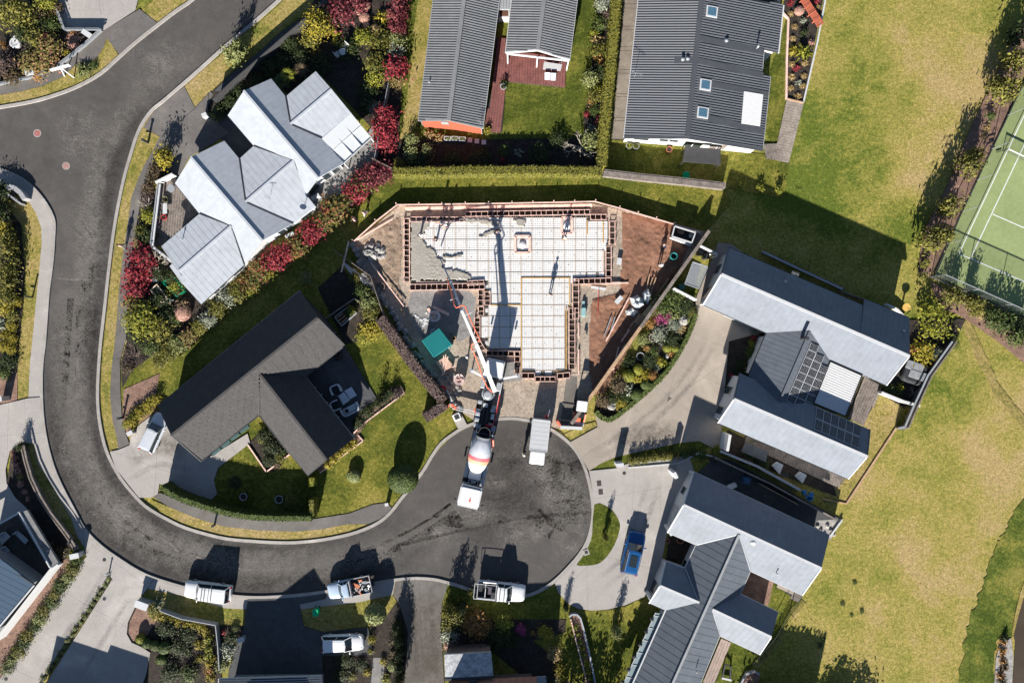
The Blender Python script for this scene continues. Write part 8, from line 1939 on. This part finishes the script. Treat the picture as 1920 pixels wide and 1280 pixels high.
mb=MB();p=at(1700,576,1);mb.lathe((p.x,p.y,0),[(.1,0),(.1,.7),(.42,.9),(.45,1.0)],14);tag(mb.obj('yellow_table',mat('gold_paint',(.55,.36,.10),.5)),'round yellow and teal table at the far corner of the large grey house','table')
plants('on the bottom right gravel bank','spike:orange 1884 1205 20 .8; spike:dark 1888 1196 20 .9; spike:orange 1880 1222 24 .8; spike:orange 1882 1240 24 .8; spike:brown 1886 1252 22 .7; spike:orange 1878 1268 26 .8; spike:brown 1882 1280 24 .8')
for k,(u,v) in enumerate(((1603,1092),(1580,1132),(1615,1146),(1596,1152),(1545,1196),(1537,1208),(1574,1115),(1640,1121))):pass
plants('growing as weeds in the dry field','small:green 1603 1092 9 .12; small:green 1580 1132 9 .12; small:green 1616 1146 9 .12; small:green 1597 1153 7 .1; small:green 1545 1197 9 .12; small:green 1538 1209 11 .12')
plants('beyond the bottom right corner','tree:dark 1440 1345 80 3.4; tree:dark 1475 1350 80 3.6; tree:dark 1600 1372 90 3.0')
plants('beyond the bottom edge by the triangular lawn','tree:dark 1070 1310 60 3.6; column:dark 1110 1320 34 3.0; column:dark 1140 1330 34 3.0')
plants('added unseen below the field for its shadow','bush:dark 1585 1385 90 2.9; bush:dark 1560 1365 70 2.9')  # shrubs added out of view to slope the right edge of the shadow
hedge([(1425,1345),(1490,1350),(1535,1362)],4.5,2.9,'dark','tall dark hedge beyond the bottom right corner of the field',40,.12)  # added out of view to cast a solid shadow on the field
# ---------------------------------------------------------------- people
SKIN=mat('skin',(.42,.25,.18),.6,var=.05)
def skinmesh(name,m,verts,edges,radii,parent,sub=1):
 me=bpy.data.meshes.new(name);me.from_pydata(verts,edges,[]);me.materials.append(m)
 o=bpy.data.objects.new(name,me);COL.objects.link(o);o.parent=parent
 me.attributes
 bm=bmesh.new();bm.from_mesh(me);lay=bm.verts.layers.skin.verify()
 for v in bm.verts:
  r=radii[v.index];v[lay].radius=(r,r) if not isinstance(r,tuple) else r;v[lay].use_root=v.index==0
 bm.to_mesh(me);bm.free()
 sk_=o.modifiers.new('skin','SKIN');sk_.use_smooth_shade=True
 sb_=o.modifiers.new('subdivision','SUBSURF');sb_.levels=sub;sb_.render_levels=sub
 return o
def person(u,v,rz,label,shirt,trousers,hat=None,pose='stand',s=1.0,vest=None,z=.08):
 p=at(u,v,.9);o=thing('person',label,'person',(p.x,p.y,z),rz,'people');o.scale=(s,s,s)
 lean=.35 if pose=='bend' else .0
 ws=.28 if pose=='walk' else .05
 V=[(0,0,.95),(lean*.5,0,1.15),(lean*1.0,0,1.38),(lean*1.15,0,1.47),(lean*1.25+.02,0,1.60),(lean*1.35+.02,0,1.72)]
 E=[(0,1),(1,2),(2,3),(3,4),(4,5)];Rr=[.15,.145,.15,.06,.10,.085]
 legs=[];arms=[]
 for sg in (-1,1):
  b=len(V);sw=ws*sg
  V+=[(0,sg*.10,.88),(sw*.6,sg*.11,.50),(sw,sg*.11,.09),(sw+.16,sg*.12,.045)];E+=[(0,b),(b,b+1),(b+1,b+2),(b+2,b+3)];Rr+=[.10,.07,.05,.045];legs+=[b,b+1,b+2]
  b=len(V);x0=lean*.95;fw=(.42 if pose in ('rake','bend') else .05-sw*.8)
  V+=[(x0,sg*.20,1.36),(x0+fw*.4,sg*.25,1.08),(x0+fw,sg*.24*(.5 if pose=='rake' else 1),.86+(.1 if pose=='rake' else 0))];E+=[(2,b),(b,b+1),(b+1,b+2)];Rr+=[.06,.045,.034];arms+=[b,b+1]
  hx,hy,hz=V[b+2]
  for k in range(5):
   f=len(V);V.append((hx+.045+.012*(k%3),hy+(k-2)*.020,hz-.09+.012*abs(k-2)+(.03 if k==0 else 0)));E.append((b+2,f));Rr.append(.009)
 f=len(V);V.append((V[4][0]+.115,0,1.595));E.append((4,f));Rr.append(.022)
 skinmesh('body',SKIN,V,E,Rr,o)
 def sub(ix,ed,k,nm,m):
  mp={a:i for i,a in enumerate(ix)};skinmesh(nm,m,[V[a] for a in ix],[(mp[a],mp[b]) for a,b in ed],[Rr[a]*k if not isinstance(Rr[a],tuple) else Rr[a] for a in ix],o)
 sub([0,1,2]+arms,[(0,1),(1,2),(2,arms[0]),(arms[0],arms[1]),(2,arms[2]),(arms[2],arms[3])],1.13,'shirt',shirt)
 sub([0]+legs,[(0,legs[0]),(legs[0],legs[1]),(legs[1],legs[2]),(0,legs[3]),(legs[3],legs[4]),(legs[4],legs[5])],1.16,'trousers',trousers)
 if vest:sub([0,1,2],[(0,1),(1,2)],1.22,'vest',vest)
 hx=V[5][0];mb=MB();mb.smooth=True;mb.ball((hx-.012,0,1.69),.115,(1.05,.95,.9),12,7)
 if hat:mb.lathe((hx,0,1.68),[(.15,0),(.15,.015),(.11,.02)],14)
 mb.obj('hat' if hat else 'hair',hat or mat('brown_hair',(.05,.03,.02),.8),o)
 mb=MB()
 for sg in (-1,1):mb.ball((hx+.085,sg*.035,1.64),.014,n=6,m=4);mb.ball((hx-.01,sg*.10,1.62),.03,(.6,.5,1),6,4)
 mb.obj('face_features',mat('dark_eye',(.03,.02,.02)),o)
 for sg in (0,1):
  b=6+sg*12;x,y,zz=V[b+2];mb=MB();mb.rbox((x+.07,y,.05),(.27,.1,.1),.04);mb.obj('boot',M_DARK,o)
 return o
NAVY=mat('navy_cloth',(.03,.04,.07),.9);GREYC=mat('grey_cloth',(.16,.16,.17),.9);WHITEC=mat('white_cloth',(.62,.62,.60),.9);YEL=mat('hi_vis',(.55,.50,.04),.7);ORC=mat('hi_vis_orange',(.65,.20,.05),.7);DENIM=mat('denim',(.06,.08,.12),.9);PINKC=mat('pink_cloth',(.50,.20,.24),.9);TANC=mat('tan_cloth',(.34,.25,.17),.9)
person(982,851,.6,'person in a yellow hi-vis vest beside the cab of the box truck',YEL,DENIM,M_WHITE,'stand',vest=YEL,z=.03)
person(787,441,-.3,'person in pale clothes standing in the wet concrete with a white hat',WHITEC,GREYC,M_WHITE,'bend',z=.35)
person(818,449,2.9,'person in dark clothes guiding the hose at the edge of the wet concrete',NAVY,NAVY,M_DARK,'rake',z=.35);person(838,424,3.6,'person in navy raking concrete near the upper formwork',NAVY,GREYC,M_WHITE,'rake',z=.35)
person(829,421,2.6,'person in grey bending over the concrete below the upper formwork',GREYC,DENIM,M_DARK,'bend',z=.35)
person(1031,553,1.2,'person in pale clothes standing on the foam pods in the lower wing',WHITEC,GREYC,M_DARK,'stand',z=.4);person(1058,448,1.9,'person standing on the foam pods below the pink plumbing box',GREYC,TANC,M_WHITE,'rake',z=.4)
person(933,436,2.2,'person in dark clothes standing on the pods near the poured patches',NAVY,DENIM,M_DARK,'rake',z=.4)
person(1238,498,1.5,'person in white standing on the red dirt near the paling fence',WHITEC,GREYC,M_TRIM,'stand',z=.2);person(1246,464,2.0,'person in dark clothes crouching on the dirt below the corner trailer',NAVY,NAVY,None,'bend',.8,z=.2)
person(228,461,1.2,'person in tan walking a path beside the crimson hedge',TANC,GREYC,None,'walk',z=.06);person(683,399,.6,'person in pink walking on the lawn beside the mixed hedge',PINKC,WHITEC,None,'walk',z=.03);person(664,411,.4,'person in white and pink on the shaded lawn beside the mixed hedge',WHITEC,PINKC,None,'stand',z=.03);person(876,663+6,.3,'person in dark clothes beside the pump truck boom',NAVY,DENIM,M_WHITE,'stand',z=.06)
